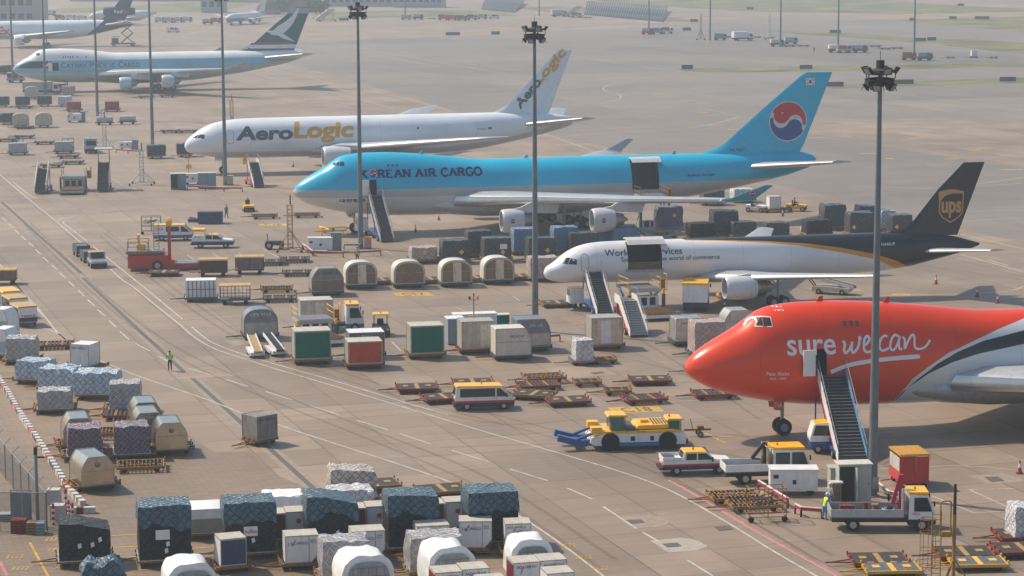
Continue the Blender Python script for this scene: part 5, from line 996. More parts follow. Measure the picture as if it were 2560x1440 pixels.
# ---------------------------------------------------------------- people
def person(label, loc, rz, top, legs, hat=None, pose='stand', vest=None, group='ground crew', z=0.):
    """one continuous skinned body; parts of the clothing are its materials, hair or helmet its child"""
    V = []; E = []; R = []
    def v(p, r, par=None):
        V.append(p); R.append(r if isinstance(r, tuple) else (r, r))
        if par is not None: E.append((par, len(V)-1))
        return len(V)-1
    sit = pose == 'sit'; lean = .12 if pose == 'work' else 0.
    pv = v((0, 0, .93), (.155, .11)); w = v((0, -.02-lean*.4, 1.1), (.14, .1), pv); c = v((0, -.02-lean, 1.32), (.175, .115), w); n = v((0, -.01-lean*1.3, 1.47), (.07, .065), c)
    hd = v((0, -.03-lean*1.4, 1.58), (.075, .085), n); h2 = v((0, -.03-lean*1.4, 1.66), (.082, .098), hd); v((0, -.02-lean*1.4, 1.73), (.06, .07), h2)
    for s in (-1, 1):
        hip = v((s*.1, 0, .88), .1, pv)
        if sit: k = v((s*.13, -.42, .9), .075, hip); a = v((s*.13, -.48, .5), .05, k); v((s*.13, -.62, .46), (.045, .035), a)
        else:
            st = {'walk': s*.16, 'work': s*.05, 'stand': s*.02}.get(pose, 0); k = v((s*.11, -.03+st*.4, .49), .07, hip); a = v((s*.12, .02+st, .1), .047, k); v((s*.13, -.14+st, .045), (.045, .038), a)
        sh = v((s*.2, -.02-lean, 1.39), .07, c)
        if sit or pose == 'work' : el = v((s*.26, -.14-lean, 1.13), .048, sh); wr_ = v((s*.2, -.38-lean, 1.12), .034, el); d = Vector((0, -1, -.1))
        elif pose == 'read' : el = v((s*.27, -.05, 1.13), .048, sh); wr_ = v((s*.1, -.24, 1.2), .034, el); d = Vector((0, -1, .2))
        else: el = v((s*.27, .02, 1.12), .048, sh); wr_ = v((s*.28, -.07, .88), .034, el); d = Vector((0, -.15, -1))
        d.normalize(); q = Vector(V[wr_]); pm = v(tuple(q+d*.08), (.042, .022), wr_); sd = Vector((1, 0, 0))
        for i, (o, L) in enumerate(((-.03, .075), (-.01, .085), (.012, .08), (.032, .06))):
            f1 = v(tuple(q+d*(.08+L*.5)+sd*o), .0095, pm); v(tuple(q+d*(.08+L)*.98+sd*o+Vector((0, -.02, .0))), .008, f1)
        t1 = v(tuple(q+d*.05+Vector((-s*.04, -.02, 0))), .011, pm); v(tuple(q+d*.1+Vector((-s*.045, -.035, 0))), .009, t1)
    me = bpy.data.meshes.new('person'); me.from_pydata(V, E, []); o = bpy.data.objects.new('person', me); COL.objects.link(o)
    o.modifiers.new('Skin', 'SKIN'); sk = me.skin_vertices[0].data
    for i, r in enumerate(R): sk[i].radius = r; sk[i].use_root = (i == 0)
    ss = o.modifiers.new('Subsurf', 'SUBSURF'); ss.levels = ss.render_levels = 1
    dg = bpy.context.evaluated_depsgraph_get(); dg.update(); m2 = bpy.data.meshes.new_from_object(o.evaluated_get(dg)); o.modifiers.clear(); o.data = m2; m2.shade_smooth()
    m2.materials.clear()
    for m in (SKIN, top, legs, vest or top, BLK): m2.materials.append(m)
    for f in m2.polygons:
        x, y, zz = f.center; arm = abs(x) > .215 or (y < -.2 and zz > 1.0)
        f.material_index = 0 if zz > 1.46 or (arm and (zz < .93 if pose in ('stand', 'walk') else y < -.36)) else (4 if zz < .09 and not sit else 2 if zz < .96 or (sit and zz < 1.0) else 1 if (arm or not vest) else 3)
    o.location = (loc[0], loc[1], (loc[2] if len(loc) > 2 else 0)+z); o.rotation_euler.z = rz; tag(o, label, 'person', group)
    hb = B(); cy = -.03-lean*1.4
    hb.loft([[(math.cos(t)*q, cy+math.sin(t)*q*1.15, zz) for t in np.linspace(0, 2*PI, 12, endpoint=False)] for zz, q in ((1.66, .098), (1.71, .1), (1.76, .08), (1.79, .03))])
    if hat: hb.box(-.08, .08, cy-.2, cy-.06, 1.665, 1.685)
    hb.build('helmet' if hat else 'hair', hat or HAIR, o, smooth=60)
    fb_ = B(); 
    for s in (-1, 1): fb_.box(s*.035-.014, s*.035+.014, cy-.112, cy-.098, 1.632, 1.646)
    fb_.box(-.025, .025, cy-.112, cy-.1, 1.565, 1.573); fb_.build('face_features', HAIR, o)
    B().prism([(cy-.135, 1.6), (cy-.09, 1.595), (cy-.09, 1.64)], -.012, .012, 0, 'x').build('nose', SKIN, o)
    return o
# ================================================================ floodlight masts
for px, py, lb in ((2181, 1240, 'tall grey light mast in front of the red nosed aircraft'), (1338, 828, 'tall light mast in front of the narrow white aircraft, among grey containers'), (902, 621, 'tall light mast beside the steps of the blue aircraft'), (563.5, 463, 'tall light mast in front of the nose of the gold lettered aircraft'), (381.5, 366, 'light mast left of the gold lettered nose, by white power units'), (244, 297, 'light mast standing between two red box carts'), (113.6, 236, 'light mast at the open door of the pale blue aircraft'), (32.5, 207, 'light mast at the nose of the pale blue aircraft')):
    mast(px, py, lb)
for px, py, lb in ((1622, 86, 'thin far light mast left of the striped blast fence end'), (1775, 101, 'thin far light mast beside a dark access tower'), (1951, 117, 'thin far light mast with dollies at its foot'), (2095, 131, 'thin far light mast beside parked orange equipment'), (2285, 150, 'rightmost thin light mast far across the taxiway'), (1013, 48, 'faint far light mast above red vehicles'), (1348, 40, 'faintest far light mast beside the grass strip')):
    mast(px, py, lb, 26, False)
# ================================================================ aircraft steps
def ST(px, py): return at(px, py)
stairs('white railed boarding steps leading to the open door of the blue aircraft', at(968, 606), PI/2+.27, 5.0, 6.6, 1.55, sign=False, side=LGREY, cab=(WHITE, 1))
stairs('blue and red boarding steps with yellow board at the red aircraft door', at(2131, 1157), PI/2+.08, 5.0, 7.4, 2.0, side=mat('inner_blue', (.12, .3, .5), .5), side2=WHITE, under=BLUE, strip=RED, land=1.5, sign=True)
stairs('tall white boarding steps touching the cockpit door of the brown tailed aircraft', at(1513, 792), PI/2+.22, 3.8, 4.8, 1.55, side=WHITE, cab=(WHITE, 1))
stairs('empty white and red boarding steps parked beside the narrow aircraft', at(1597, 843), PI/2+.22, 2.9, 3.9, 1.6, side=WHITE, under=RED, sign=False, tread=LGREY, strip=RED)
stairs('boarding steps under the gold lettered aircraft nose', at(648, 470), PI/2+.3, 3.4, 4.2, 1.5, side=WHITE, under=RED, group='parked steps on the left apron')
stairs('grey parked steps left of the cargo loader, with yellow ladder', at(101, 486), PI/2+.05, 3.3, 4.0, 1.5, side=LGREY, under=DGREY, group='parked steps on the left apron', sign=False)
o = stairs('grey parked steps with a canopy right of the cargo loader', at(258, 481), PI/2+.12, 3.9, 4.4, 1.6, side=LGREY, under=DGREY, group='parked steps on the left apron', sign=False)
B().box(3.6, 6.4, -1.3, 1.3, 5.9, 6.05).box(3.8, 3.88, -.85, -.77, 3.9, 5.9).box(3.8, 3.88, .77, .85, 3.9, 5.9).box(6, 6.08, -.85, -.77, 3.9, 5.9).box(6, 6.08, .77, .85, 3.9, 5.9).build('canopy', LGREY, o)
# TNT steps towing cab
vehicle('service_cab', 'small white and blue service cab behind the boarding steps', 'truck', at(2068, 1128), PI/2+1.6, [(-1.6, .4), (1.3, .4), (1.4, 1.2), (1.1, 2.2), (-.2, 2.3), (-.3, 1.3), (-1.6, 1.2)], 1.7, [(0, BLUE), (.9, WHITE)], (2.2, YEL), [('side', [(-.1, 1.35), (1.2, 1.35), (1.0, 2.1), (-.05, 2.1)])], (-.9, .8), .34)
# ================================================================ cargo loaders
def loader(label, loc, rz, plat=5.0, body=WHITE, col=YEL, deckm=None, scissor=True, front=True, L=8.5, w=3.4, group='cargo loaders'):
    """high loader: front bridge at local +y end raised to the aircraft, main deck towards the camera at -y"""
    r = root('cargo_loader', label, 'cargo loader', loc, rz, group); dk = deckm or mat('loader_deck', (.3, .2, .1), .7, var=.5, scale=3)
    B().box(-w/2, w/2, -L/2, L/2, .3, .62).build('chassis', body, r); B().box(-w/2+.1, w/2-.1, -L/2+.05, -.3, .66, .74).build('main_deck', dk, r)
    rl = B()
    for k in range(10): rl.tube((-w/2+.15, -L/2+.2+k*.36, .78), (w/2-.15, -L/2+.2+k*.36, .78), .06, 0, 6)
    rl.build('deck_rollers', RUST, r)
    z = plat; br = B(); br.box(-w/2, w/2, .6, L/2, z-.35, z); br.build('bridge_deck', LGREY, r); B().box(-w/2+.1, w/2-.1, .7, L/2-.1, z+.003, z+.05).build('bridge_rollers', STEEL, r)
    s = B()
    for x in (-w/2+.2, w/2-.2):
        s.bar((x, .7, .6), (x, L/2-.2, z-.3), .16, .2).bar((x, L/2-.2, .6), (x, .7, z-.3), .16, .2)
    s.build('scissor_lift', LGREY, r)
    B().box(-w/2+.15, w/2-.15, .8, 1.6, .63, 1.75).box(-w/2+.15, w/2-.15, 2.2, 3.2, .63, 1.5).build('engine_housing', body, r)
    b = B()
    for x in (-.9, 0, .9): b.box(x-.3, x+.3, .785, .797, .8, 1.6)
    b.build('grille', BLK, r)
    for x in (-w/2-.12, w/2+.12): B().box(x-.14, x+.14, .0, .3, .3, z*.8).build('mast_column', DGREY, r); B().tube((x, .15, z*.8+.005), (x, .15, z*.8+.5), .13, 0, 10).build('column_tip', col, r)
    for x in (-w/2, w/2):
        g = B(); g.path([(x, .7, z), (x, .7, z+1.05), (x, L/2-.1, z+1.05), (x, L/2-.1, z)], .035)
        g.tube((x, .7, z+.55), (x, L/2-.1, z+.55), .03).build('guard_railing', col, r)
    B().box(w/2+.02, w/2+.8, 1.0, 1.9, z-.3, z-.22).path([(w/2+.8, 1, z-.25), (w/2+.8, 1, z+1.3), (w/2+.8, 1.9, z+1.3), (w/2+.8, 1.9, z-.25)], .04).build('operator_platform', col, r)
    B().box(w/2+.25, w/2+.7, 1.2, 1.7, z-.2, z+.8).build('control_stand', RUST, r)
    for x in (-w/2+.2, w/2-.2):
        for y in (-L/2+.8, .6, L/2-.6): wheel_on(r, x, y, .3, .3)
    return r
loader('white cargo loader with yellow columns at the hatch of the brown tailed aircraft', fb(1655, 803, .3, 8.5), .3, 2.5)
loader('raised cargo loader at the hatch of the blue aircraft', at(1632, 574)+Vector((0, -5, 0)), .2, 4.75, LGREY, RUST, L=8)
loader('parked white cargo loader with brown plank deck, between two grey steps', fb(178, 488, .1, 8.5), .1, 2.2, LGREY, RUST)
loader('grey loader at the door of the pale blue aircraft', fb(150, 232, .2, 8), .2, 5.0, DGREY, DGREY, L=7)
# raised scissor truck below the hazy purple tail
r = root('scissor_truck', 'scissor lift truck raised under the purple tail', 'lift truck', at(308, 115), .25)
b = B().box(-4, 4, -1.2, 1.2, .6, 1.0).box(-3.6, -1.6, -1.2, 1.2, 1.0, 2.6); b.build('chassis', DGREY, r); s = B()
for y in (-1, 1):
    for k in range(2): z = 1.2+k*3; s.bar((-.5, y, z), (3.3, y, z+3), .16, .2).bar((3.3, y, z), (-.5, y, z+3), .16, .2)
s.build('scissor_lift', DGREY, r); B().box(-.8, 3.6, -1.2, 1.2, 7.2, 7.4).box(-3.5, -1, -1, 1, 3, 3.2).build('platform', LGREY, r)
for x in (-3, 3):
    for y in (-1.1, 1.1): wheel_on(r, x, y, .5, .3)
# cargo on the blue aircraft's loader
lumpy('purple wrapped load on the raised scissor loader beside the blue aircraft', at(1667, 597)+Vector((0, -3, 0)), .2, 3.1, 2.3, 2.5, NPURP, z=1.9, seed=91, sticker=[('diamond', .12, .6)])
r = root('scissor_platform', 'scissor cargo platform carrying the purple load', 'cargo loader', at(1645, 600)+Vector((0, -3, 0)), .2); b = B().box(-2.6, 2.9, -1.5, 1.5, 1.55, 1.8); b.build('platform', STEEL, r); s = B()
for y in (-1.3, 1.3): s.bar((-2.4, y, .3), (2.4, y, 1.5), .18, .22).bar((2.4, y, .3), (-2.4, y, 1.5), .18, .22)
s.box(-3, 3, -1.5, 1.5, .2, .4).build('scissor_lift', LGREY, r)
for x in (-2.2, 2.2):
    for y in (-1.4, 1.4): wheel_on(r, x, y, .3, .2)
# red transporter loader
r = root('cargo_transporter', 'red cargo transporter with tall twin columns and yellow seat', 'cargo loader', fb(385, 678, .12, 3.4), .12)
b = B().box(-2.9, 1.6, -1.6, 1.6, .35, 1.75).box(1.6, 2.3, -1.6, 1.6, .35, 1.2); b.build('body', RED, r)
B().box(2.3, 6.2, -1.55, 1.55, .35, .75).build('low_deck', RED, r); B().box(2.4, 6.1, -1.4, 1.4, .753, .82).build('deck_plate', STEEL, r)
B().box(-3.1, 1.2, -1.7, 1.7, 1.95, 2.2).build('upper_deck', RUST, r); B().box(-2.9, 1.0, -1.5, 1.5, 2.203, 2.28).build('deck_plate', STEEL, r)
for y in (-.9, .9): B().bar((1.75, y, .5), (1.75, y, 5.2), .32, .34).lathe([(y-.25, .3), (y+.25, .3)], (1.75, 0, 5.2), 'y', 14).build('lift_column', RED, r)
p = B()
for y in (-.9, .9): p.lathe([(y-.27, .34), (y+.27, .34)], (1.75, 0, 5.35), 'y', 14)
p.build('pulley', YEL, r); g = B()
for y in (-1.5, 1.5): g.path([(-2.9, y, 2.2), (-2.9, y, 3.3), (-.6, y, 3.3), (-.6, y, 2.2)], .04).tube((-2.9, y, 2.75), (-.6, y, 2.75), .03)
for k in range(9): g.bar((.0, -.3, 2.3+k*.3), (.6, -.3, 2.3+k*.3), .05, .05)
g.bar((0, -.3, 2.2), (0, -.3, 5.3), .06, .06).bar((.6, -.3, 2.2), (.6, -.3, 5.3), .06, .06).build('railing_and_ladder', RUST, r)
B().box(-1.9, -.9, -.6, .5, 2.3, 2.9).box(-1.8, -1.55, -.55, .45, 2.9, 4.0).build('driver_seat', YEL, r)
for y in (-1.5, 1.5): wheel_on(r, .4, y, .62, .4)
for y in (-1.4, 1.4): wheel_on(r, 5.6, y, .25, .3)
# ================================================================ road vehicles
VANP = [(-2.35, .3), (2.3, .3), (2.42, .75), (2.2, 1.05), (1.35, 1.95), (-2.3, 2.0), (-2.4, 1.1)]
def van(label, px, py, rz, bands, win=True, sc=1., loc=None):
    r = vehicle('van', label, 'van', loc or fb(px, py, rz, 1.75), rz, VANP, 1.75, bands, (1.86, YEL), [('side', [(.95, 1.1), (1.95, 1.1), (1.25, 1.75), (.95, 1.78)])]+([('side', [(-2.0, 1.1), (.8, 1.1), (.8, 1.78), (-2.0, 1.78)])] if win else [('side', [(-.9, 1.15), (.7, 1.15), (.7, 1.75), (-.9, 1.75)])])+[('end', 2.18, 1.07, 1.38, 1.9, .78), ('end', -2.4, 1.15, -2.32, 1.85, .7)], (-1.45, 1.5), .33)
    lights(r, 2.36, 1.75, .8, LGREY); lights(r, -2.38, 1.75, .95, RED, 'tail_lamp', .08); beacon(r, -.2, 0, 2.01); mirror(r, 1.7, 1.75, 1.3); B().box(-2.5, -2.38, -.85, .85, .3, .5).build('bumper', BLK, r); B().box(.88, .895, -.885, .885, .5, 1.8).build('door_line', DGREY, r)
    return r
van('white minibus with yellow roof and red and blue stripes, beside parked dollies', 1213, 1026, .13, [(0, NAVY), (.62, RED), (.8, WHITE)])
r = van('white panel van with yellow roof and blue sill near the left road', 434, 602, .1, [(0, CYANB), (.72, WHITE)], False); label_face(r, [('SSA', -1.9, -1.2, 1.35, 1.6, 0)], -.885, [BINK])
def pickup(label, px, py, rz, canopy, bands, gap=1.):
    r = vehicle('pickup_truck', label, 'pickup', fb(px, py, rz, 1.7), rz, [(-2.5, .4), (2.45, .4), (2.55, .75), (2.35, 1.0), (1.2, 1.1), (.62, 1.65), (-.95, 1.68), (-1.1, 1.12), (-2.5, 1.1)], 1.7, bands, (1.6, YEL), [('side', [(-.85, 1.1), (-.1, 1.1), (-.1, 1.56), (-.82, 1.56)]), ('side', [(0, 1.1), (1.05, 1.1), (.58, 1.56), (0, 1.56)]), ('end', 1.16, 1.13, .66, 1.6, .72), ('end', -1.09, 1.15, -.97, 1.6, .7)], (-1.5, 1.55), .34)
    B().box(-2.42, -1.15, -.75, .75, 1.06, 1.115).build('load_bed', DGREY, r); b = B().box(-2.5, -1.12, -.85, -.78, 1.1, 1.3).box(-2.5, -1.12, .78, .85, 1.1, 1.3).box(-2.5, -2.43, -.78, .78, 1.1, 1.3); b.build('bed_side', WHITE, r)
    lights(r, 2.5, 1.7, .8, LGREY); lights(r, -2.51, 1.7, .95, RED, 'tail_lamp', .07); beacon(r, -.2, 0, 1.69); mirror(r, 1.0, 1.7, 1.2); B().box(-2.7, -2.5, -.8, .8, .42, .58).build('bumper', BLK, r)
    if canopy:
        c = B().box(-2.45, -.95, -.8, .8, 2.05, 2.3); f = c.build('canopy', YEL, r); g = B()
        for x in (-2.4, -1.0):
            for y in (-.75, .75): g.bar((x, y, 1.1), (x, y, 2.05), .04, .04)
        g.build('canopy_frame', STEEL, f)
    return r
pickup('white and blue double cab pickup with a yellow canopy over its bed', 532, 621, .02, True, [(0, NAVY), (.7, CYANB), (.85, WHITE)])
pickup('white double cab pickup with red and blue stripe, behind the crane lorry', 1745, 1188, .12, False, [(0, NAVY), (.68, RED), (.82, WHITE)])
def lorry(label, loc, rz, bed, bedc, cabc, roofc, L=6.6, w=2.1, dbl=False, crane=None, cabl=1.7, lower=BLK):
    """cab-over truck, nose at +x"""
    r = root('truck', label, 'truck', (loc[0], loc[1], 0), rz); B().box(-L/2+.1, L/2-.3, -.5, .5, .5, .8).build('chassis', BLK, r)
    cl = 2.7 if dbl else cabl; x1 = L/2; x0 = x1-cl
    P = [(x0, .55), (x1-.1, .55), (x1, 1.0), (x1-.05, 1.35), (x1-.45, 2.35), (x0+.05, 2.4)]
    b = B().prism(P, -w/2+.1, w/2-.1); c = b.build('cab', [cabc], r); B().box(x0+.0, x1-.45, -w/2+.08, w/2-.08, 2.405, 2.56).build('cab_roof', roofc, c)
    B().prism([(x0-.02, .42), (x1, .42), (x1+.02, .78), (x0-.02, .78)], -w/2+.06, w/2-.06).build('lower_band', lower, c)
    for s in (-1, 1):
        y = s*(w/2-.09); q = B().prism([(x1-1.35, 1.3), (x1-.2, 1.3), (x1-.52, 2.2), (x1-1.35, 2.2)], y-.01, y+.01)
        if dbl: q.prism([(x0+.2, 1.3), (x1-1.5, 1.3), (x1-1.5, 2.2), (x0+.2, 2.2)], y-.01, y+.01)
        q.build('window', GLASS, c)
    B().add([(x1-.035, -w/2+.2, 1.38), (x1-.035, w/2-.2, 1.38), (x1-.425, w/2-.25, 2.28), (x1-.425, -w/2+.25, 2.28)], [(0, 1, 2, 3)]).build('windscreen', GLASS, c)
    beacon(c, x0+.5, 0, 2.56); mirror(c, x1-.1, w-.2, 1.9); lights(c, x1-.04, w-.1, .85, LGREY)
    for x in (-L/2+1.4, x1-.85):
        for s in (-1, 1): wheel_on(r, x, s*(w/2-.2), .43, .34)
    if bed == 'flat':
        B().box(-L/2, x0-.35, -w/2, w/2, .85, 1.0).build('load_bed', DGREY, r); s = B()
        for y in (-w/2-.02, w/2-.04): s.box(-L/2, x0-.35, y, y+.06, .95, 1.45)
        s.box(-L/2-.03, -L/2+.03, -w/2+.04, w/2-.04, .95, 1.45).build('drop_side', bedc, r); B().box(x0-.33, x0-.27, -w/2, w/2, .9, 2.5).build('head_board', STEEL, r)
    elif bed == 'box':
        B().box(-L/2, x0-.15, -w/2, w/2, 1.0, 2.75).build('cargo_box', bedc[0], r); B().box(-L/2-.02, x0-.13, -w/2-.02, w/2+.02, 2.753, 2.95).build('box_roof', bedc[1], r); B().box(-L/2+.05, x0-.2, -w/2+.05, w/2-.05, .5, .99).build('box_skirt', NAVY, r)
    if crane:
        b = B(); cx, m, hh = crane[0], crane[1], crane[2]; b.box(cx-.22, cx+.22, -.25, .25, .9, 1.8).bar((cx, 0, 1.7), (cx-crane[3]*.1, 0, hh), .3, .3).bar((cx-crane[3]*.1, 0, hh), (cx-crane[3], 0, hh-crane[4]), .2, .22).bar((cx-crane[3]*.95, 0, hh-crane[4]), (cx-crane[3]*.35, 0, 1.6), .1, .1); b.build('crane_arm', m, r)
    return r
r = lorry('white lorry with black folding crane and yellow double cab roof', fb(1922, 1212, .12, 2.1), .12, 'flat', WHITE, WHITE, YEL, 6.0, 2.0, True, (.0, BLK, 2.75, 1.0, 1.1), lower=CYANB)
q = B()
for x in (-.1, .35): q.path([(x, -.9, 1.0), (x, -.9, 2.6), (x, .9, 2.6), (x, .9, 1.0)], .03)
q.tube((-.1, -.9, 2.6), (.35, -.9, 2.6), .03).tube((-.1, .9, 2.6), (.35, .9, 2.6), .03).build('lashing_frame', YEL, r)
r = lorry('white crane lorry with yellow cab roof, red crane arm and loaded grey bed', fb(2208, 1330, -.02, 2.1), -.02, 'flat', LGREY, WHITE, YEL, 6.6, 2.05, False, (1.25, paint('magenta_red', (.4, .012, .05)), 3.5, .55, 1.9))
label_face(r, [('NESL', 1.85, 2.35, 1.08, 1.24, 0)], -.965, [RINK]); b = B()
for a in ((1.2, -.8, 1.75, 2.55), (1.2, .8, 1.75, 2.55)): b.path([(a[0], a[1], .9), (a[0], a[1], 2.75), (1.75, a[1], 2.55)], .035).tube((a[0], a[1], 2.0), (1.6, a[1], 2.4), .03)
b.build('head_frame', WHITE, r)
for nm, m, x, y, s in (('generator_set', RRED, -2.2, .1, (.9, .6, .5)), ('toolbox', LGREY, -1.2, -.35, (.75, .45, .15)), ('cable_drum', RUST, -.4, .1, (.5, .5, .55)), ('tarpaulin_bundle', BLK, .4, -.1, (.8, .8, .5)), ('oil_drum', RRED, -.95, .55, (.4, .4, .55))):
    t = tag(root(nm, {'generator_set': 'red generator set lying on the grey lorry bed', 'toolbox': 'flat grey toolbox on the crane lorry bed', 'cable_drum': 'rusty cable drum on the lorry bed', 'tarpaulin_bundle': 'black tarpaulin bundle beside the red crane', 'oil_drum': 'dark red oil drum on the lorry bed'}[nm], 'equipment')); M_ = Matrix.Rotation(-.02, 4, 'Z'); t.location = Vector(r.location)+M_@Vector((x, y, 1.003)); t.rotation_euler.z = -.02; sx, sy, sz = s
    if nm in ('cable_drum', 'oil_drum'): B().lathe([(0, sx/2), (.05, sx/2), (.06, sx*.4), (sz-.06, sx*.4), (sz-.05, sx/2), (sz, sx/2)], ax='z', n=16).build('drum', m, t, smooth=40)
    elif nm == 'tarpaulin_bundle': B().lathe([(0, .42), (.2, .45), (.4, .3), (.5, .08)], ax='z', n=10).build('folds', m, t, smooth=70); B().path([(.4*math.cos(a), .4*math.sin(a), .3) for a in np.linspace(0, 6, 9)], .02).build('rope', WINK, t)
    else: B().box(-sx/2, sx/2, -sy/2, sy/2, .05, sz).box(-sx/2, sx/2, -sy/2, -sy/2+.05, 0, .05).box(-sx/2, sx/2, sy/2-.05, sy/2, 0, .05).build('case', m, t); B().path([(-sx*.4, 0, sz), (-sx*.4, 0, sz+.1), (sx*.4, 0, sz+.1), (sx*.4, 0, sz)], .025).build('handle', BLK, t)
r = lorry('white high cab truck with yellow roof beside grey containers', fb(865, 832, .5, 2.2), .15, '', None, WHITE, YEL, 4.2, 2.3, lower=CYANB)
r.scale = (1.0, 1.05, 1.08)
lorry('white box truck with yellow roof under the narrow aircraft', fb(1750, 773, .3, 2.1), 1.45, 'box', (WHITE, YEL), WHITE, YEL, 6.2, 2.5)
lorry('pale truck with yellow roof box near the pale blue aircraft', fb(105, 236, .25, 2.3), .1, 'box', (LBLUE, YEL), WHITE, YEL, 8.5, 2.4)
lorry('small pale truck facing the camera on the left apron', fb(212, 381, -1.3, 2), -1.35, 'flat', LGREY, LGREY, LGREY, 5.5, 2.1)
for px, py, lb, m in ((1856, 101, 'white far truck beside the thin mast', WHITE), (1398, 42, 'far pale lorry left of the blast fence', LGREY), (120, 40, 'hazy lorry below the grey building', WHITE)): lorry(lb, at(px, py), .3, 'box', (m, m), m, m, 7, 2.5)
van('hazy white van alone on the far taxiway', 433, 81, -.1, [(0, LGREY), (.5, WHITE)], False, loc=at(433, 81)); van('faint white van at the far equipment row', 1235, 47, .1, [(0, LGREY), (.5, WHITE)], False, loc=at(1235, 47))
# tow tractors
def tug(label, loc, rz, col, driver=None, roof=None, group='baggage tow tractors'):
    r = root('tow_tractor', label, 'tow tractor', (loc[0], loc[1], 0), rz, group); B().prism([(-1.3, .3), (1.3, .3), (1.35, .85), (.3, .95), (.2, .7), (-.5, .7), (-.6, .95), (-1.3, .95)], -.7, .7).build('body', col, r); B().box(1.0, 1.36, -.72, .72, .25, .6).build('bumper', BLK, r)
    B().box(-.55, -.1, -.3, .3, .71, .95).box(-.62, -.5, -.3, .3, .95, 1.5).build('seat', BLK, r); B().tube((.35, .1, .9), (.1, .1, 1.25), .025).lathe([(0, .17), (.03, .17)], (.06, .1, 1.25), 'x', 14).build('steering_wheel', BLK, r)
    for x in (-.85, .9):
        for s in (-1, 1): wheel_on(r, x, s*.62, .32, .22)
    if roof:
        g = B()
        for x in (-.7, .4):
            for y in (-.62, .62): g.bar((x, y, .9), (x, y, 1.95), .05, .05)
        g.build('roof_post', BLK, r); B().prism([(-.9, 1.96), (.6, 1.96), (.5, 2.1), (-.8, 2.1)], -.75, .75).build('roof', roof, r); beacon(r, -.1, 0, 2.1)
    lights(r, 1.34, 1.4, .72, LGREY)
    if driver: person(driver, tuple(Vector(r.location)+Matrix.Rotation(rz, 4, 'Z')@Vector((-.3, 0, .02))), rz+PI/2, CLOTHD, CLOTHD, pose='sit', z=0)
    return r
tug('white and yellow tow tractor with a driver, left of the blue nose', fb(619, 529, .0, 1.4), -1.35, YEL, 'person in dark clothes driving the small yellow tractor near the blue nose')
tug('yellow tow tractor with a driver, pulling a white container right of the winglet', fb(1990, 529, -.2, 1.4), -.25, YEL, 'person in dark clothes driving the yellow tractor right of the winglet')
tug('white tow tractor below the teal winglet', fb(1888, 531, -.2, 1.4), -.4, WHITE)
tug('tow tractor with bright yellow roof behind the dark container', fb(934, 838, -1.5, 1.4), -1.4, DGREY, None, YEL)
tug('tow tractor with an operator behind the dark loads', fb(2008, 588, -1.5, 1.4), -1.4, WHITE, 'person in dark top on the tractor behind dark loads')
# tractor with two luggage trailers on the road
r = vehicle('tow_truck', 'silver tow vehicle with orange roof lamp leading two trailers on the road', 'tow vehicle', fb(222, 668, -1.25, 1.9), -1.25, [(-1.6, .35), (1.6, .35), (1.65, .8), (.6, 1.0), (.25, 1.75), (-.9, 1.78), (-1.0, 1.0), (-1.6, .95)], 1.8, [(0, BLK), (.6, mat('silver_paint', (.5, .52, .55), .25, .5))], (1.7, mat('orange_roof', (.6, .32, .1), .5)), [('side', [(-.8, 1.1), (.5, 1.1), (.22, 1.65), (-.8, 1.65)]), ('end', .6, 1.05, .28, 1.68, .75)], (-1, 1), .34)
lights(r, 1.63, 1.8, .75, LGREY)
for i, (px, py) in enumerate(((205, 655), (187, 640))):
    t = root('luggage_trailer', ('dark side boarded trailer right behind the silver tow vehicle', 'last dark side boarded trailer of the road train')[i], 'trailer', fb(px, py, -1.2, 1.6), -1.22, 'trailers of the road train'); b = B()
    b.box(-1.4, 1.4, -.8, .8, .4, .5); 
    for y in (-.8, .76): b.box(-1.4, 1.4, y, y+.04, .5, 1.35)
    for x in (-1.4, 1.36): b.box(x, x+.04, -.76, .76, .5, 1.35)
    b.build('body', DGREY, t); B().box(-1.3, 1.3, -.7, .7, .6, 1.3).build('load', NBLUE if i else NDARK, t); B().bar((1.4, 0, .42), (2.3, 0, .4), .07, .07).build('drawbar', BLK, t)
    for x in (-1, 1):
        for s in (-1, 1): wheel_on(t, x, s*.7, .24, .16, False)
# big pushback tractor
r = root('aircraft_tractor', 'long low yellow and white aircraft tractor with blue cradle', 'aircraft tractor', fb(1578, 1128, .1, 3.6), .1)
W2 = 1.55
B().prism([(-2.6, .4), (4.1, .4), (4.15, 1.05), (3.9, 1.25), (-2.0, 1.3), (-2.9, 1.0), (-3.0, .6)], -W2, W2).build('body', WHITE, r); B().prism([(-1.6, .32), (3.0, .32), (3.0, .62), (-1.6, .62)], -W2-.01, W2+.01).build('blue_skirt', CYANB, r)
B().prism([(-2.7, 1.03), (-2.0, 1.31), (3.8, 1.26), (3.8, 1.42), (3.2, 1.5), (.4, 1.45), (-2.3, 1.45)], -W2-.012, W2+.012).build('yellow_band', YEL, r)
B().prism([(.4, 1.52), (3.0, 1.55), (2.8, 1.85), (.6, 1.8)], -1.3, 1.3).build('engine_deck', YEL, r); B().box(-.3, .35, -1.4, 1.4, 1.46, 1.62).build('walkway', DGREY, r)
q = B()
for k in range(5): q.box(1.75+k*.22, 1.85+k*.22, -1.0, 1.0, 1.84, 1.87)
q.build('deck_vents', BLK, r); B().box(.9, 1.5, -.3, .3, 1.82, 2.02).build('air_filter', YEL, r)
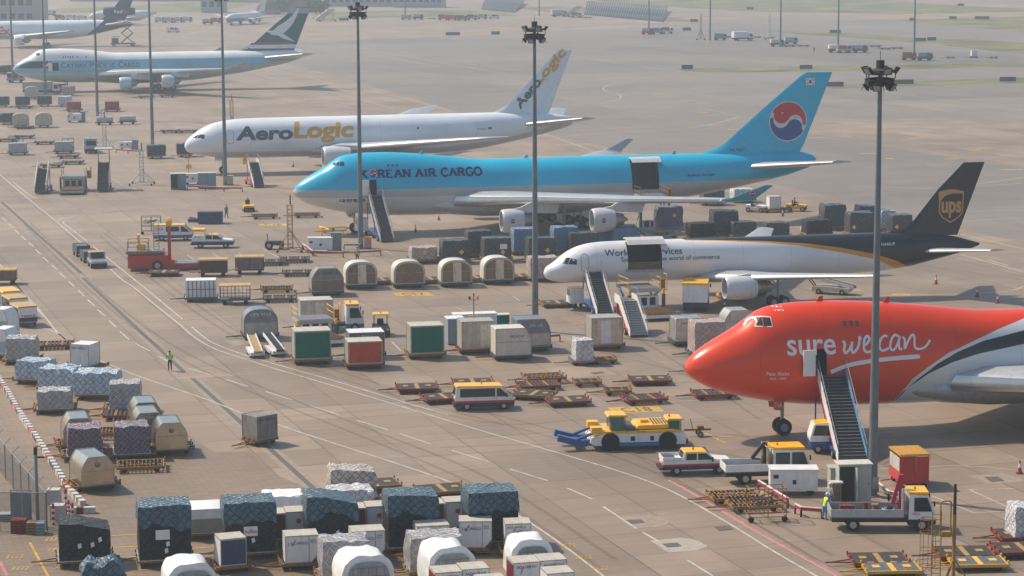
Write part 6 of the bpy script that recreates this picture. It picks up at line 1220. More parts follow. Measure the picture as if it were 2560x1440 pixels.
def cabin(x0, x1, z0, z1, y0, y1, nm):
    g = B(); 
    for x in (x0, x1):
        for y in (y0, y1): g.bar((x, y, z0), (x, y, z1), .06, .06)
    f = g.build(nm, BLK, r); B().box(x0+.06, x1-.06, y0+.06, y1-.06, z0, z1-.02).build('window', GGLASS, f); B().prism([(x0-.2, z1), (x1+.25, z1), (x1+.1, z1+.13), (x0-.1, z1+.15)], y0-.12, y1+.12).build('cab_roof', YEL, f); return f
cabin(-1.5, -.4, 1.5, 2.5, -1.35, .2, 'front_cab'); f = cabin(2.9, 3.75, 1.3, 2.15, -1.35, .1, 'rear_cab'); beacon(f, 3.0, -.6, 2.3)
B().box(-2.9, -2.1, -1.5, -.7, 1.31, 1.75).build('front_box', YEL, r); B().box(-2.9, -2.1, .7, 1.5, 1.31, 1.75).build('front_box', YEL, r); 
b = B().prism([(-5.4, .75), (-5.3, 1.2), (-3.6, .75), (-2.7, .8), (-2.7, .4), (-3.6, .25)], -1.2, -.75).prism([(-5.4, .75), (-5.3, 1.2), (-3.6, .75), (-2.7, .8), (-2.7, .4), (-3.6, .25)], .75, 1.2).box(-4.2, -3.7, -.75, .75, .35, .7).tube((-3.9, -1.0, .8), (-2.7, -1.0, 1.25), .12).tube((-3.9, 1.0, .8), (-2.7, 1.0, 1.25), .12); b.build('tow_cradle', BLUE, r)
for x in (.0, .35): pass
q = B()
for x0, x1 in ((.0, .32), (1.45, 1.72)): q.box(x0, x1, -W2-.03, -W2-.012, .72, 1.05)
q.build('side_vent', BLK, r); label_face(r, [('TPX 500', .5, 1.1, 1.34, 1.46, 0)], -W2-.03, [INK])
for x, rr_ in ((-1.5, .68), (2.75, .68)):
    for s in (-1, 1): wheel_on(r, x, s*(W2-.12), rr_, .5, False)
B().box(4.1, 4.35, -1.2, 1.2, .4, .65).build('bumper', BLK, r)
r = root('tow_bar', 'rusty yellow tow bar trailer behind the aircraft tractor', 'tow bar', at(1742, 1090), .1); B().bar((-1, 0, .5), (1.1, 0, .5), .14, .14).bar((.2, -.5, .35), (.2, .5, .35), .1, .1).bar((-.3, 0, .5), (-.5, 0, 1.3), .05, .05).box(.0, .5, -.25, .25, .55, .8).build('frame', RUST, r)
for s in (-1, 1): wheel_on(r, .2, s*.5, .22, .14)
# belt loaders
def belt(label, px, py, rz, m, beltm, sc=.68):
    r = root('belt_loader', label, 'belt loader', fb(px, py, rz, 1.4), rz, 'belt loaders'); B().prism([(-2.2, .35), (2.2, .35), (2.2, .9), (.6, .95), (-2.2, .8)], -.95, .95).build('body', m, r)
    b = B().prism([(-2.6, .75), (3.4, 2.0), (3.4, 2.25), (-2.6, 1.0)], -.5, .5); b.build('belt', beltm, r); s = B()
    for y in (-.62, .5): s.prism([(-2.7, .7), (3.5, 2.0), (3.5, 2.4), (-2.7, 1.1)], y, y+.12)
    s.build('belt_side', WHITE, r); B().box(-1.2, -.6, -.9, -.64, .9, 1.3).build('driver_seat', BLK, r)
    B().bar((2.0, -.4, .8), (3.0, -.4, 1.9), .1, .1).bar((2.0, .4, .8), (3.0, .4, 1.9), .1, .1).build('lift_strut', RRED, r); lights(r, -2.2, 1.6, .6, LGREY)
    for x in (-1.4, 1.4):
        for y in (-.85, .85): wheel_on(r, x, y, .34, .22)
    r.scale = (sc, sc, sc); return r
belt('white belt loader with a tan belt beside the silver arched container', 658, 888, 1.82, WHITE, mat('tan_belt', (.4, .27, .12), .7)); belt('white belt loader with a black belt left of the green container', 706, 884, 1.95, WHITE, BLK)
belt('white belt loader parked beside the wing of the brown tailed aircraft', 2085, 732, 2.75, CREAM, BLK, .9)
loader('yellow and white cargo loader behind the green container', fb(815, 868, .3, 7), .3, 1.9, WHITE, YEL, L=7)
# ================================================================ containers, pallets and dollies
def on_dolly(kind, px, py, rz, d, maker, what, dk=True):
    """maker(loc) builds the load; the dolly below is a thing of its own"""
    p = fb(px, py, rz, d)
    if kind: dolly(kind, p, rz, 'trailer under '+what)
    return maker(p)
UT = lambda s: [(s, -.3, .3, .74, .86)]
def C(px, py, what, rz=.2, dk='ry', **k):
    k.setdefault('d', 2.3); return on_dolly(dk, px, py, rz, k['d'], lambda p: container(what, p, rz, **k), what)
def Lm(px, py, what, w, h, m, rz=.2, d=2.35, kind='ry', seed=0, z=.5, **k):
    return on_dolly(kind, px, py, rz, d, lambda p: lumpy(what, p, rz, w, d, h, m, seed=seed, z=z, **k), what)
dark_shell = mat('dark_shell', (.16, .17, .18), .55, .2, dirt=.4)
GP = mat('grey_blue_shell', (.2, .24, .26), .45, .3, var=.2, dirt=.3, bump=.15)
# near left row of golden arched containers
AW = dict(w=2.3, d=3.0, h=1.95, shell=GALU, mark=True)
C(246, 1230, 'nearest golden arched container, in front of the striped netted pallets', .45, text=UT('UPS 12741 5X'), **AW)
C(430, 1140, 'golden arched container right of the striped pallets, nearest of its row of three', .25, text=UT('AMJ 15569 5X'), **AW)
C(374, 1113, 'golden arched container, middle of the row of three', .25, text=UT('AMJ 15557 5X'), **AW)
C(368, 1086, 'golden arched container, rearmost of the row of three', .25, text=UT('AMJ 15511 5X'), **AW)
C(200, 1128, 'golden arched container behind the left striped pallet', .25, text=UT('UPS 15746 5X'), **AW)
Lm(213, 1155, 'red and blue striped netted pallet, left one beside the golden container', 2.4, 1.95, NSTRIPE, .2, 2.6, seed=1, round_=.1)
Lm(332, 1150, 'red and blue striped netted pallet between two golden containers', 2.5, 1.95, NSTRIPE, .2, 2.6, seed=2, round_=.1)
dolly('ry', fb(352, 1183, .15, 2.4), .15, 'empty roller trailer in front of the striped pallet', 'empty cargo dollies'); dolly('ry', fb(270, 1098, .15, 2.4), .15, 'empty roller trailer behind the striped pallets', 'empty cargo dollies')
Lm(314, 1036, 'grey wrapped pallet with white net top, behind the row of three golden containers', 2.5, 1.95, NGREY, .12, 2.4, seed=3)
dolly('rr', fb(312, 1052, .1, 2.2), .1, 'empty trailer below the grey wrapped pallet', 'empty cargo dollies')
Lm(138, 1036, 'low white netted pallet at the left kerb', 2.7, 1.35, NGREY, .15, 2.4, seed=4, rough=.14)
Lm(240, 1000, 'long pale blue netted pallet in the middle of the netted row', 3.7, 1.75, NPALE, .02, 2.4, seed=5, rough=.14)
Lm(140, 982, 'pale blue netted pallet second in the netted row', 3.2, 1.5, NPALE, -.15, 2.4, seed=6, rough=.16)
Lm(78, 962, 'pale blue netted pallet leftmost in the netted row', 2.8, 1.5, NPALE, -.2, 2.4, seed=7, rough=.16)
Lm(54, 912, 'tall crinkled grey pallet load near the left edge', 2.7, 1.85, NGREY, .1, 2.3, seed=8, rough=.18)
dolly('rr', fb(137, 875, .15, 2.2), .15, 'empty red trailer beside the curved white line', 'empty cargo dollies')
C(200, 930, 'white box container with open side near the netted pallets', -.3, 'py', w=1.75, d=2.1, h=1.9, kind='box', shell=WHITE, text=[('AKE 10682 C1', -.42, .42, .8, .9)])
# yellow roofed carts on the left edge
def cart(label, loc, rz, L=3.0, w=1.7, h=1.75, roofm=None, side=None, frame=RRED, end=None, gap=False):
    r = root('baggage_cart', label, 'baggage cart', (loc[0], loc[1], 0), rz, 'roofed baggage carts'); b = B().box(-L/2, L/2, -w/2, w/2, .42, .56); b.build('floor', frame, r); g = B()
    for x in (-L/2+.04, 0, L/2-.04):
        for y in (-w/2+.04, w/2-.04): g.bar((x, y, .56), (x, y, h), .06, .06)
    for zz in (.9, 1.25): 
        for y in (-w/2+.04, w/2-.04): g.bar((-L/2, y, zz), (L/2, y, zz), .03, .04)
    if side is None:
        for k in range(9):
            for y in (-w/2+.04, w/2-.04): g.bar((-L/2+L*k/8, y, .56), (-L/2+L*k/8, y, h), .025, .025)
    g.build('cage', frame, r); B().prism([(-w/2-.05, h), (w/2+.05, h), (w/2-.05, h+.14), (-w/2+.05, h+.14)], -L/2-.05, L/2+.05, 0, 'x').build('roof', roofm or mat('tan_roof', (.5, .32, .12), .6, dirt=.3), r)
    if side:
        for i, x in enumerate((-L/4, L/4)):
            if gap and i == 0: B().box(x-L/4+.3, x+L/4-.04, -w/2-.01, -w/2+.02, .58, h-.05).build('side_curtain', side, r)
            else: B().box(x-L/4+.08, x+L/4-.08, -w/2-.01, -w/2+.02, .58, h-.05).build('side_curtain', side, r)
        B().box(-L/2+.1, L/2-.1, w/2-.06, w/2-.03, .58, h-.05).build('back_curtain', side, r)
    if end:
        B().box(L/2, L/2+.04, -w/2, w/2, .56, .95).build('end_skirt', NAVY, r); B().box(L/2, L/2+.04, -w/2, w/2, .952, h-.02).build('end_panel', WHITE, r)
        vs, fs = text_fit(end, -w*.4, w*.4, 1.0, 1.2, bold=.03); B().add([(L/2+.05, u, v) for u, v in vs], fs).build('lettering', RINK, r)
    for x in (-L*.35, L*.35):
        for y in (-w*.42, w*.42): wheel_on(r, x, y, .22, .14, False)
    B().bar((-L/2, 0, .45), (-L/2-1, 0, .35), .07, .07).build('drawbar', frame, r); return r
for px, py, lb in ((60, 812, 'yellow roofed cage cart nearest of the train on the left edge'), (38, 790, 'yellow roofed cage cart in the middle of the left edge train'), (22, 772, 'bright yellow roofed cage cart at the rear of the left edge train')): cart(lb, fb(px, py, -1.05, 0), -1.12, 3.1, 1.85, 1.9, YEL if py < 780 else None, None, STEEL, 'TMAS')
cart('tan roofed cart cut by the left edge of the picture', fb(5, 712, .1, 1.7), .1, 3.0, 1.7, 1.5, None, BROWN, RUST)
C(-6, 845, 'white arched container half cut off at the left edge, behind its twin', -.3, 'ss', w=2.2, d=2.2, h=2.2, shell=WHITE, panel=(LBLUE, 'low')); C(-4, 898, 'white arched container half cut off at the left edge, in front', -.3, 'ss', w=2.2, d=2.2, h=2.2, shell=WHITE, panel=(LBLUE, 'low'))
C(668, 1113, 'lone grey square container standing by itself on the open road', .75, 'sy', w=1.9, d=1.75, h=1.75, kind='box', shell=GTARP, panel=(GTARP, ''), text=[('AKE 30618 CX', -.4, .4, .78, .9)], top=MATS.get('dusty_roof'))
# bottom row: big wrapped loads
Lm(214, 1420, 'black wrapped pallet with sloped corner, nearest the fence gate', 3.05, 2.25, NBLACK, .2, 2.6, 'ry', 11, rough=.07, slope=.2, round_=.06, sticker=[('tag', .15, .42), ('tag', .3, .55), ('tag', -.1, .4)], cover=None)
def tall(px, py, what, h, seed, **k):
    r = Lm(px, py, what, 3.1, h, NBLACK, .2, 2.5, 'ry', seed, rough=.05, round_=.04, **k); p = Vector(r.location)
    rnd = lumpy('x', (0, 0, 0), 0, 3.2, 2.62, h*.42, NBLUE, z=0, seed=seed+3, rough=.07, slope=k.get('slope', 0)*.9, round_=.12)
    for c in list(rnd.children):
        if c.name.startswith('pallet_base'): bpy.data.objects.remove(c); continue
        c.parent = r; c.location = (0, 0, h*.61); c.name = 'net_cover'
        for q in c.data.vertices:
            if q.co.z < .12: q.co.z += .32*math.sin(q.co.x*1.9+seed)*math.cos(q.co.y*1.3+seed)+.1*math.sin(q.co.x*6+seed*2)
    bpy.data.objects.remove(rnd); return r
tall(415, 1418, 'tallest dark blue netted load, with a white paper sheet on its front', 3.2, 12, sticker=[('sheet', -.05, .48, None), ('tag', .05, .3), ('tag', .02, .17)])
tall(628, 1400, 'dark blue netted load with an orange lettered sheet', 3.0, 13, sticker=[('sheet', 0, .44, 'nolko'), ('tag', .05, .25)])
tall(833, 1388, 'dark blue netted load with a long sloping top', 3.1, 14, slope=.42, sticker=[('tag', .1, .3), ('tag', .2, .2)])
tall(1035, 1385, 'dark blue netted load between two red faced boxes', 3.1, 15, slope=.08)
tall(1235, 1372, 'dark blue netted load rightmost in the bottom row', 3.0, 16)
Lm(885, 1262, 'cream netted pallet standing behind the dark blue loads', 3.1, 1.9, NCREAM, .2, 2.4, 'ry', 17, rough=.12, slope=.1); Lm(880, 1290, 'flat white netted pallet just behind the sloping dark load', 3.0, 1.2, NWHITE, .2, 2.2, 'ry', 18, rough=.12)
r = Lm(515, 1350, 'white plastic covered pallet between two tall dark loads', 2.3, 1.45, mat('grey_cardboard', (.3, .29, .27), .7), .2, 2.4, 'ry', 19, rough=.08, cover=FILM); Lm(712, 1320, 'white plastic covered pallet behind the red faced boxes', 2.6, 1.6, FILM, .2, 2.2, 'ry', 20, rough=.12)
def AK(px, py, what, rz=.2, kind='sy', **k): return on_dolly(kind, px, py, rz, 1.55, lambda p: ake(what, p, rz, **k), what)
JT = lambda n: [('J  LCARGO', -.62, .55, 1.06, 1.28, 0), (n[0], .72, 1.05, 1.3, 1.4, 0), (n[1], .7, 1.1, 1.15, 1.26, 0), ('a', -.46, -.38, 1.07, 1.24, 1)]
for px, py, what in ((747, 1426, 'white lettered box with a cut lower corner, leftmost of the lettered boxes'), (913, 1414, 'white lettered box below the gap right of the sloping dark load'), (1075, 1400, 'white lettered box standing before the red faced middle boxes'), (1180, 1388, 'white lettered box turned to show its right side')):
    AK(px, py, what, .2 if px != 1180 else .02, text=JT(('AKE', '44256 JL')))
AK(1296, 1394, 'white lettered box rightmost of the lettered boxes', .1, bevel=0, text=[('AKE 44979 JL', -.7, .5, 1.32, 1.48, 0), ('JALCARGO', -.2, .6, 1.1, 1.25, 0)])
AK(585, 1433, 'box with a blue front and a white side below the orange lettered sheet', .35, bevel=0, frontm=DBLUE)
for i, (px, py, red) in enumerate(((684, 1368, 1), (748, 1362, 0), (885, 1354, 1), (949, 1348, 0), (1081, 1342, 1), (1145, 1336, 0))):
    what = ('red faced box ' if red else 'white faced box with a red mark ')+('left of the sloping dark load', 'left of the straight dark load', 'between the two rightmost dark loads')[i//2]
    o = AK(px, py, what, .2, bevel=0, frontm=MAROON if red else None)
    if not red: B().lathe([(0, .02), (-.012, .16)], (0, -.79, 1.05), 'y', 12).build('red_mark', RINK, o)
for px, py, what, w, h in ((484, 1532, 'white rain covered container cut by the bottom edge, leftmost', 2.85, 2.3), (922, 1509, 'white rain covered container at the bottom edge, showing a grey ribbed front', 3.05, 2.3), (1132, 1487, 'white rain covered container behind the small white boxes', 2.8, 2.3)): covered(what, fb(px, py, .3, 3.0), .3, w, 3.0, h)
covered('white covered container with white letters, right of the lettered boxes', fb(1332, 1466, .2, 2.8), .2, 2.5, 2.8, 2.25, front=GP, text='AAY 47165 UPS-5X')
Lm(868, 1462, 'netted pallet half hidden behind the ribbed grey rain covered container', 2.9, 2.1, NGREY, .2, 2.2, 'ry', 21, rough=.12); Lm(1092, 1446, 'netted pallet behind the small rain covered container', 3.2, 2.0, NGREY, .2, 2.2, 'ry', 22, rough=.1)
Lm(262, 1530, 'diamond netted blue pallet top at the bottom edge', 2.4, 2.3, NBLUE, .2, 2.0, 'ry', 23, rough=.22, round_=.9)
for i, (px, py, t, side) in enumerate(((1122, 1522, 'AKE 12707 RW', MAROON), (1190, 1513, 'AKE 10178 RW', None), (1317, 1496, 'AKE 11808 RW', MAROON), (1384, 1490, 'AKE 10802 KW', None), (1402, 1524, 'AKE 44716 JL', None), (1425, 1562, 'AKE 20114', None), (1055, 1562, 'AKE 30417', None), (1235, 1545, 'AKE 18822', None))):
    o = AK(px, py, ('small white box with red end, before the rain covered container', 'small white box joined to the red ended box', 'red ended white box below the white lettered cover', 'white box at the right of the red ended pair', 'white box nearer than the red ended pair', 'lowest white box at the bottom edge, rightmost', 'white box roof at the bottom edge, left of the rest', 'white box roof at the bottom edge, in the middle')[i], .25, bevel=0, text=[(t, -.6, .6, 1.3, 1.46, 0)])
    if side: B().box(-.815, -.795, -.74, .74, .06, 1.54).build('end_panel', side, o)
# centre cluster
C(653, 850, 'silver arched container with a clear lower front beside the belt loaders', .2, 'gy', w=3.15, d=2.4, h=2.4, shell=GP, panel=(mat('cloudy_curtain', (.42, .4, .33), .5, var=.3), 'low'), text=UT('UPS 9713'), mark=True, kind='round')
C(793, 826, 'beige square container behind the yellow loader', .2, 'gy', w=3.1, d=2.4, h=2.4, kind='box', shell=BEIGE, panel=(BEIGE, ''), door=(ALU, .1), top=MATS['dusty_roof'] if 'dusty_roof' in MATS else None)
for px, py, m, what, w, h in ((783, 912, GREEN, 'green curtained container beside the belt loaders', 3.2, 2.5), (1069, 898, GREEN, 'green curtained container left of the grey cabinets', 3.0, 2.5), (914, 924, mat('red_curtain', (.5, .06, .02), .6, var=.2, dirt=.15), 'red fronted container in front of the yellow roofed tractor', 3.0, 1.95)):
    C(px, py, what, .2, 'pr' if h < 2 else 'py', w=w, d=2.4, h=h, kind='box', shell=BEIGE, panel=(m, ''), top=MATS.get('dusty_roof'))
C(918, 898, 'dark container half hidden behind the red fronted container', .2, 'gy', w=3.15, d=2.3, h=1.9, kind='box', shell=dark_shell, top=WHITE, text=[('9104 2', -.15, .15, .78, .9)])
C(1196, 886, 'grey box container with a ribbed door, left of the cream rounded container', .2, 'rr', w=3.0, d=2.4, h=2.5, kind='box', shell=BEIGE, door=(ALU, .22), panel=(BEIGE, ''))
C(1284, 902, 'cream rounded container in front of the grey box container', .2, 'gy', w=3.2, d=2.4, h=2.4, kind='right', shell=CREAM, text=[('AMU 3912 W2', -.1, .3, .66, .75)])
C(1335, 880, 'dark grey chamfered container behind the cream rounded container', .2, 'gy', w=3.1, d=2.4, h=2.5, kind='right', shell=GP, panel=(BEIGE, 'low'), text=[('2591 LX', -.15, .25, .72, .82)])
C(1518, 875, 'grey open framed container on an orange trailer, beside the white steps', .2, 'py', w=2.9, d=2.4, h=2.45, kind='box', shell=BEIGE, door=(WHITE, -.05), panel=(ALU, ''))
Lm(1462, 914, 'tall narrow pallet in white plastic before the grey open container', 1.6, 1.75, NWHITE, .2, 1.7, 'ss', 31, rough=.14); dolly('sy', fb(1512, 912, .15, 1.7), .2, 'empty trailer right of the narrow plastic wrapped pallet', 'empty cargo dollies')
C(1730, 866, 'grey chamfered container left of the red aircraft cockpit', .2, 'gy', w=3.0, d=2.3, h=2.1, kind='right', shell=ALU, text=UT('AAY 1192 MY')); Lm(1776, 894, 'tall pink and white netted pallet behind the red aircraft nose', 2.9, 2.7, NPINK, .2, 2.4, 'gy', 32, rough=.08)
C(1850, 848, 'silver container half hidden behind the red cockpit roof', .2, 'gy', w=3.0, d=2.3, h=2.2, shell=ALU)
# middle row of arched containers
for i, (px, py, dr, what) in enumerate(((820, 740, None, 'weathered arched container with a clear upper front, leftmost of the middle arched row'), (904, 723, ALU, 'brown fronted arched container with a pale door, second in the middle row'), (1024, 721, BROWN, 'brown fronted arched container with a brown door, third in the middle row'), (1142, 718, ALU, 'brown fronted arched container with a pale door, fourth in the middle row'), (1248, 711, ALU, 'brown fronted arched container with a pale door, right end of the middle row'))):
    C(px, py, what, .2, 'gy', w=3.35, d=2.4, h=2.4, kind='chamfer' if i == 0 else 'round', shell=GTARP if i == 0 else CREAM, panel=(BROWN, 'low' if i == 0 else 'high'), door=(dr, 0.02) if dr else None, text=UT('A 3209 US') if i == 0 else None)


Lm(1362, 704, 'pale pink wrapped pallet behind the nose of the brown tailed aircraft', 3.2, 2.1, NPINK, .2, 2.4, 'ry', 33, rough=.07)
# white mesh and tan carts, red carts
r = Lm(503, 755, 'white curtained box cart left of the tan roofed cart', 3.1, 1.75, WHITE, .1, 2.0, 'gy', 34, rough=.01, round_=.02); b = B()
for k in range(-3, 4): b.box(k*.43-.03, k*.43+.03, -1.06, -1.03, .02, 1.7)
b.box(-1.5, 1.5, -1.065, -1.035, .8, .85).build('straps', DGREY, r)
cart('tan roofed cage cart right of the white curtained cart', fb(588, 762, .1, 1.9), .1, 3.1, 1.9, 1.85, None, None, DGREY)
cart('red cart with brown curtains and a tan roof, joined behind the red transporter', fb(532, 692, .08, 1.8), .08, 3.2, 1.8, 1.8, None, mat('brown_curtain', (.09, .05, .04), .8, var=.3), RRED, None, True); cart('red cart with grey curtains, second behind the red transporter', fb(624, 686, .08, 1.8), .08, 3.2, 1.8, 1.85, None, mat('grey_curtain', (.18, .14, .12), .8, var=.3), RRED, None, True)
# loads under the blue aircraft
HZ = [('diamond', .18, .4)]
for px, py, w, h, m, what, sd, st in ((1062, 655, 3.0, 1.35, NPINK, 'low white wrapped pallet with a yellow diamond, left of the dark loads', 41, [('diamond', .0, .6)]), (1141, 656, 3.2, 2.2, NDARK, 'dark wrapped load with a yellow diamond, leftmost of the dark loads', 42, HZ), (1200, 640, 2.9, 2.6, NDARK, 'taller dark load behind the leftmost dark loads', 43, None),
    (1245, 652, 3.2, 2.3, NDARK, 'dark wrapped load with a white sheet and yellow diamond', 44, [('diamond', .18, .3), ('sheet', .2, .58, None)]), (1316, 634, 3.0, 2.6, NBRIGHT, 'blue ribbed load left of the centre mast', 45, None), (1356, 652, 3.2, 2.3, NDARK, 'dark load with a yellow diamond right of the centre mast', 46, HZ),
    (1416, 632, 3.0, 2.7, NBRIGHT, 'tall blue ribbed load behind the nose of the brown tailed aircraft', 47, None), (1462, 636, 3.4, 2.2, NDARK, 'crumpled dark load above the white cockpit', 48, None), (1520, 612, 3.1, 1.9, NBRIGHT, 'blue load with a sloped end above the white fuselage', 49, None), (1568, 616, 3.2, 1.9, NBRIGHT, 'blue ribbed load beside the open white hatch', 50, None),
    (1757, 598, 3.2, 1.6, NBLACK, 'low black netted load under the raised purple load', 51, None), (1815, 590, 3.2, 2.8, NDARK, 'tall black load with a yellow diamond right of the raised loader', 52, [('diamond', .2, .4)]), (1862, 594, 3.0, 1.6, NDARK, 'low dark load at the right of the tall black load', 53, None), (1945, 594, 2.9, 1.5, NDARK, 'low dark load with an orange mark near the cone', 54, None),
    (2049, 590, 3.3, 1.6, NBLACK, 'low black netted load in front of the tall grey load', 55, None), (2088, 572, 2.9, 2.7, NDARK, 'tall grey netted load leftmost of the right loads', 56, [('diamond', -.4, .3)]), (2155, 588, 3.1, 2.5, NDARK, 'shiny wrapped load with a yellow mark left of the right mast', 57, [('diamond', -.35, .3)]), (2172, 566, 2.4, 2.3, NBLUE, 'blue load behind the shiny wrapped load', 58, None),
    (2222, 576, 1.9, 2.2, NPALE, 'pale crumpled load right of the right mast', 59, None), (2256, 588, 2.6, 2.2, NDARK, 'netted load with a yellow mark touching the brown tail', 60, [('diamond', -.3, .35)]), (1861, 503, 2.9, 1.4, NWHITE, 'white netted load above the teal winglet', 61, None), (1786, 510, 3.0, 1.6, NBLUE, 'dark tarpaulined load behind the long wing', 62, None)):
    Lm(px, py+4, what, w, h, m, .2, 2.3, 'ry', sd, rough=.08, sticker=st)
AK(1938, 531, 'white container with a round emblem, towed behind the yellow tractor', .2, 'ry', bevel=0)
# left far apron loads
for px, py, kind, what in ((52, 320, 'round', 'cream arched container left of its twin on the far left apron'), (110, 319, 'round', 'cream arched container right of its twin on the far left apron'), (80, 248, 'round', 'pale arched container behind the far dark loads')): C(px, py, what, .2, 'ss', w=3.2, d=2.4, h=2.3, kind=kind, shell=BEIGE)
for px, py, m, what, sd in ((20, 312, NDARK, 'dark blue load at the far left beside the arched containers', 71), (6, 268, NDARK, 'dark load cut by the far left edge', 72), (57, 268, NDARK, 'dark load with bulging sides, second on the far left', 73), (112, 266, NDARK, 'dark load with a white top, third on the far left', 74), (163, 267, NWHITE, 'white netted load fourth on the far left', 75), (392, 397, NDARK, 'dark load left of the gold lettered nose', 76), (466, 393, NDARK, 'dark load under the gold lettered nose', 77), (172, 240, NPINK, 'small pale box load beside the pale blue aircraft', 78), (3, 186, NDARK, 'grey load at the left edge, under the pale nose', 79)): Lm(px, py, what, 3.1, 1.75, m, .2, 2.4, 'ss', sd, rough=.1)
for px, py, what in ((186, 280, 'red box cart left of a light mast on the far left apron'), (281, 279, 'red box cart right of a light mast on the far left apron')): C(px, py, what, .2, 'gy', w=2.9, d=2.2, h=1.6, kind='box', shell=mat('faded_red', (.36, .07, .05), .6, dirt=.3))
for px, py, what in ((45, 388, 'white ribbed box at the far left, lower row'), (160, 384, 'white ribbed box beside the small pale truck')): C(px, py, what, .2, 'gy', w=3.0, d=2.0, h=1.5, kind='box', shell=LGREY)
for px, py, what in ((261, 313, 'round grey tank trailer at the foot of a light mast'), (318, 311, 'low grey tank trailer right of the round one')):
    r = root('tank_trailer', what, 'tank trailer', fb(px, py, .1, 1.5), .1, 'tank trailers'); B().lathe([(-1.7, .2), (-1.5, .6), (1.5, .6), (1.7, .2)], (0, 0, 1.1), 'x', 16).build('tank', LGREY, r, smooth=40); B().box(-1.9, 1.9, -.6, .6, .4, .55).build('chassis', DGREY, r)
    for x in (-1.1, 1.1):
        for y in (-.55, .55): wheel_on(r, x, y, .25, .15, False)
# empty dollies
ED = 'empty cargo dollies'
for i, (k, px, py, rz, what) in enumerate((('pr', 1045, 985, .12, 'with black plates, leftmost of the row beside the minibus'), ('py', 1185, 972, .12, 'with black plates, just behind the minibus roof'), ('pr', 1118, 1010, .3, 'half hidden behind the minibus'), ('ry', 1368, 958, .25, 'of yellow rollers, upper one right of the minibus'), ('rr', 1352, 978, .2, 'of ribbed deck, below the yellow roller one'), ('sy', 1473, 968, .2, 'of small size, between the two plated rows'), ('pr', 1630, 965, .1, 'with black plates and one pale stripe, near the red nose'),
    ('sy', 1547, 990, .1, 'of small size, above the stand number'), ('py', 1325, 1002, -.3, 'with a yellow square, right of the minibus bonnet'), ('pr', 1427, 1018, .2, 'longest dark one, right of the minibus'), ('rr', 1620, 1012, .25, 'with slanting slats, above the stand number'), ('rr', 1792, 1000, .15, 'below the red nose, left part'), ('ss', 1748, 938, .1, 'peeping out behind the red nose tip'),
    ('gy', 700, 757, .1, 'with a pale square, right of the tan cart'), ('ry', 692, 733, .1, 'of rollers, above the plated one'), ('gy', 745, 692, .1, 'of rollers, left of the middle arched row'), ('py', 962, 712, .25, 'between the second and third arched containers'), ('py', 1082, 710, .25, 'between the third and fourth arched containers'), ('py', 1196, 706, .25, 'between the fourth and fifth arched containers'), ('py', 1305, 702, .2, 'right of the arched row'),
    ('pr', 408, 692, .05, 'with yellow square, in front of the red transporter'), ('gy', 677, 665, .1, 'right of the red carts'), ('gy', 737, 658, .1, 'left of the yellow lattice tower foot'), ('ry', 662, 548, .1, 'of rollers, right of the yellow tractor'), ('ry', 768, 545, .1, 'of rollers, under the blue nose'), ('gy', 425, 333, .1, 'small and dark, left of the white nose'), ('gy', 470, 333, .1, 'small and dark, at the tip of the white nose'),
    ('gy', 60, 347, .1, 'pale one in the far left lower row'), ('gy', 170, 397, .1, 'pale one behind the grey steps'), ('gy', 182, 412, .1, 'rusty one behind the white loader'), ('gy', 128, 420, .1, 'rusty one above the left grey steps'), ('gy', 15, 355, .1, 'at the far left edge'), ('gy', 110, 362, .1, 'beside the framed rack on the far left'), ('gy', 365, 246, .1, 'in the shadow of the pale blue aircraft'), ('gy', 418, 244, .1, 'under the pale blue engines'), ('gy', 60, 272, .1, 'below the far dark loads'), ('gy', 60, 323, .1, 'below the arched pair'),
    ('ss', 2378, 146, .1, 'leftmost of three far across the taxiway'), ('ss', 2436, 145, .1, 'with a pale box, in the middle of three far across the taxiway'), ('ss', 2486, 146, .1, 'rightmost of three far across the taxiway'), ('gy', 2190, 118, .05, 'left in the far stored row'), ('gy', 2215, 124, .05, 'lower in the far stored row'), ('gy', 2245, 123, .05, 'right in the far stored row'), ('gy', 1975, 117, .05, 'left of the far mast foot'), ('gy', 2010, 117, .05, 'right of the far mast foot'), ('gy', 1830, 94, .05, 'left of the far white truck'), ('gy', 1890, 95, .05, 'right of the far white truck'), ('gy', 1925, 97, .05, 'at the far thin tower'), ('gy', 1470, 46, .05, 'at the end of the blast fence'), ('gy', 1080, 48, .05, 'in the far red vehicle row'),
    ('ry', 1846, 1262, .15, 'of gold rollers, left one beside the guard rail'), ('ry', 1895, 1282, .15, 'of gold rollers, nearest the mesh rack'), ('pr', 2205, 1425, .05, 'dark red one behind the bright yellow one, left pair'), ('bl', 2238, 1448, .05, 'bright yellow striped one, left pair'), ('pr', 2420, 1408, .05, 'dark red one behind the bright yellow one, right pair'), ('bl', 2455, 1432, .05, 'bright yellow striped one, right pair'), ('pr', 2568, 1398, .1, 'cut by the right edge'), ('py', 945, 1232, .3, 'peeping out behind the right dark loads'), ('py', 1115, 1245, .3, 'of brown plates, behind the rightmost dark load'), ('py', 1400, 770, .2, 'left of the tall white steps'))):
    dolly(k, fb(px, py, rz, 2.3 if k[0] != 's' else 1.7), rz, 'empty trailer '+what, ED)
Lm(2568, 1360, 'white wrapped load cut by the right edge', 1.6, 1.8, NWHITE, .1, 2.0, 'pr', 81)
AK(2436, 144, 'tiny pale container far across the taxiway', .1, None, z=.5, bevel=0)
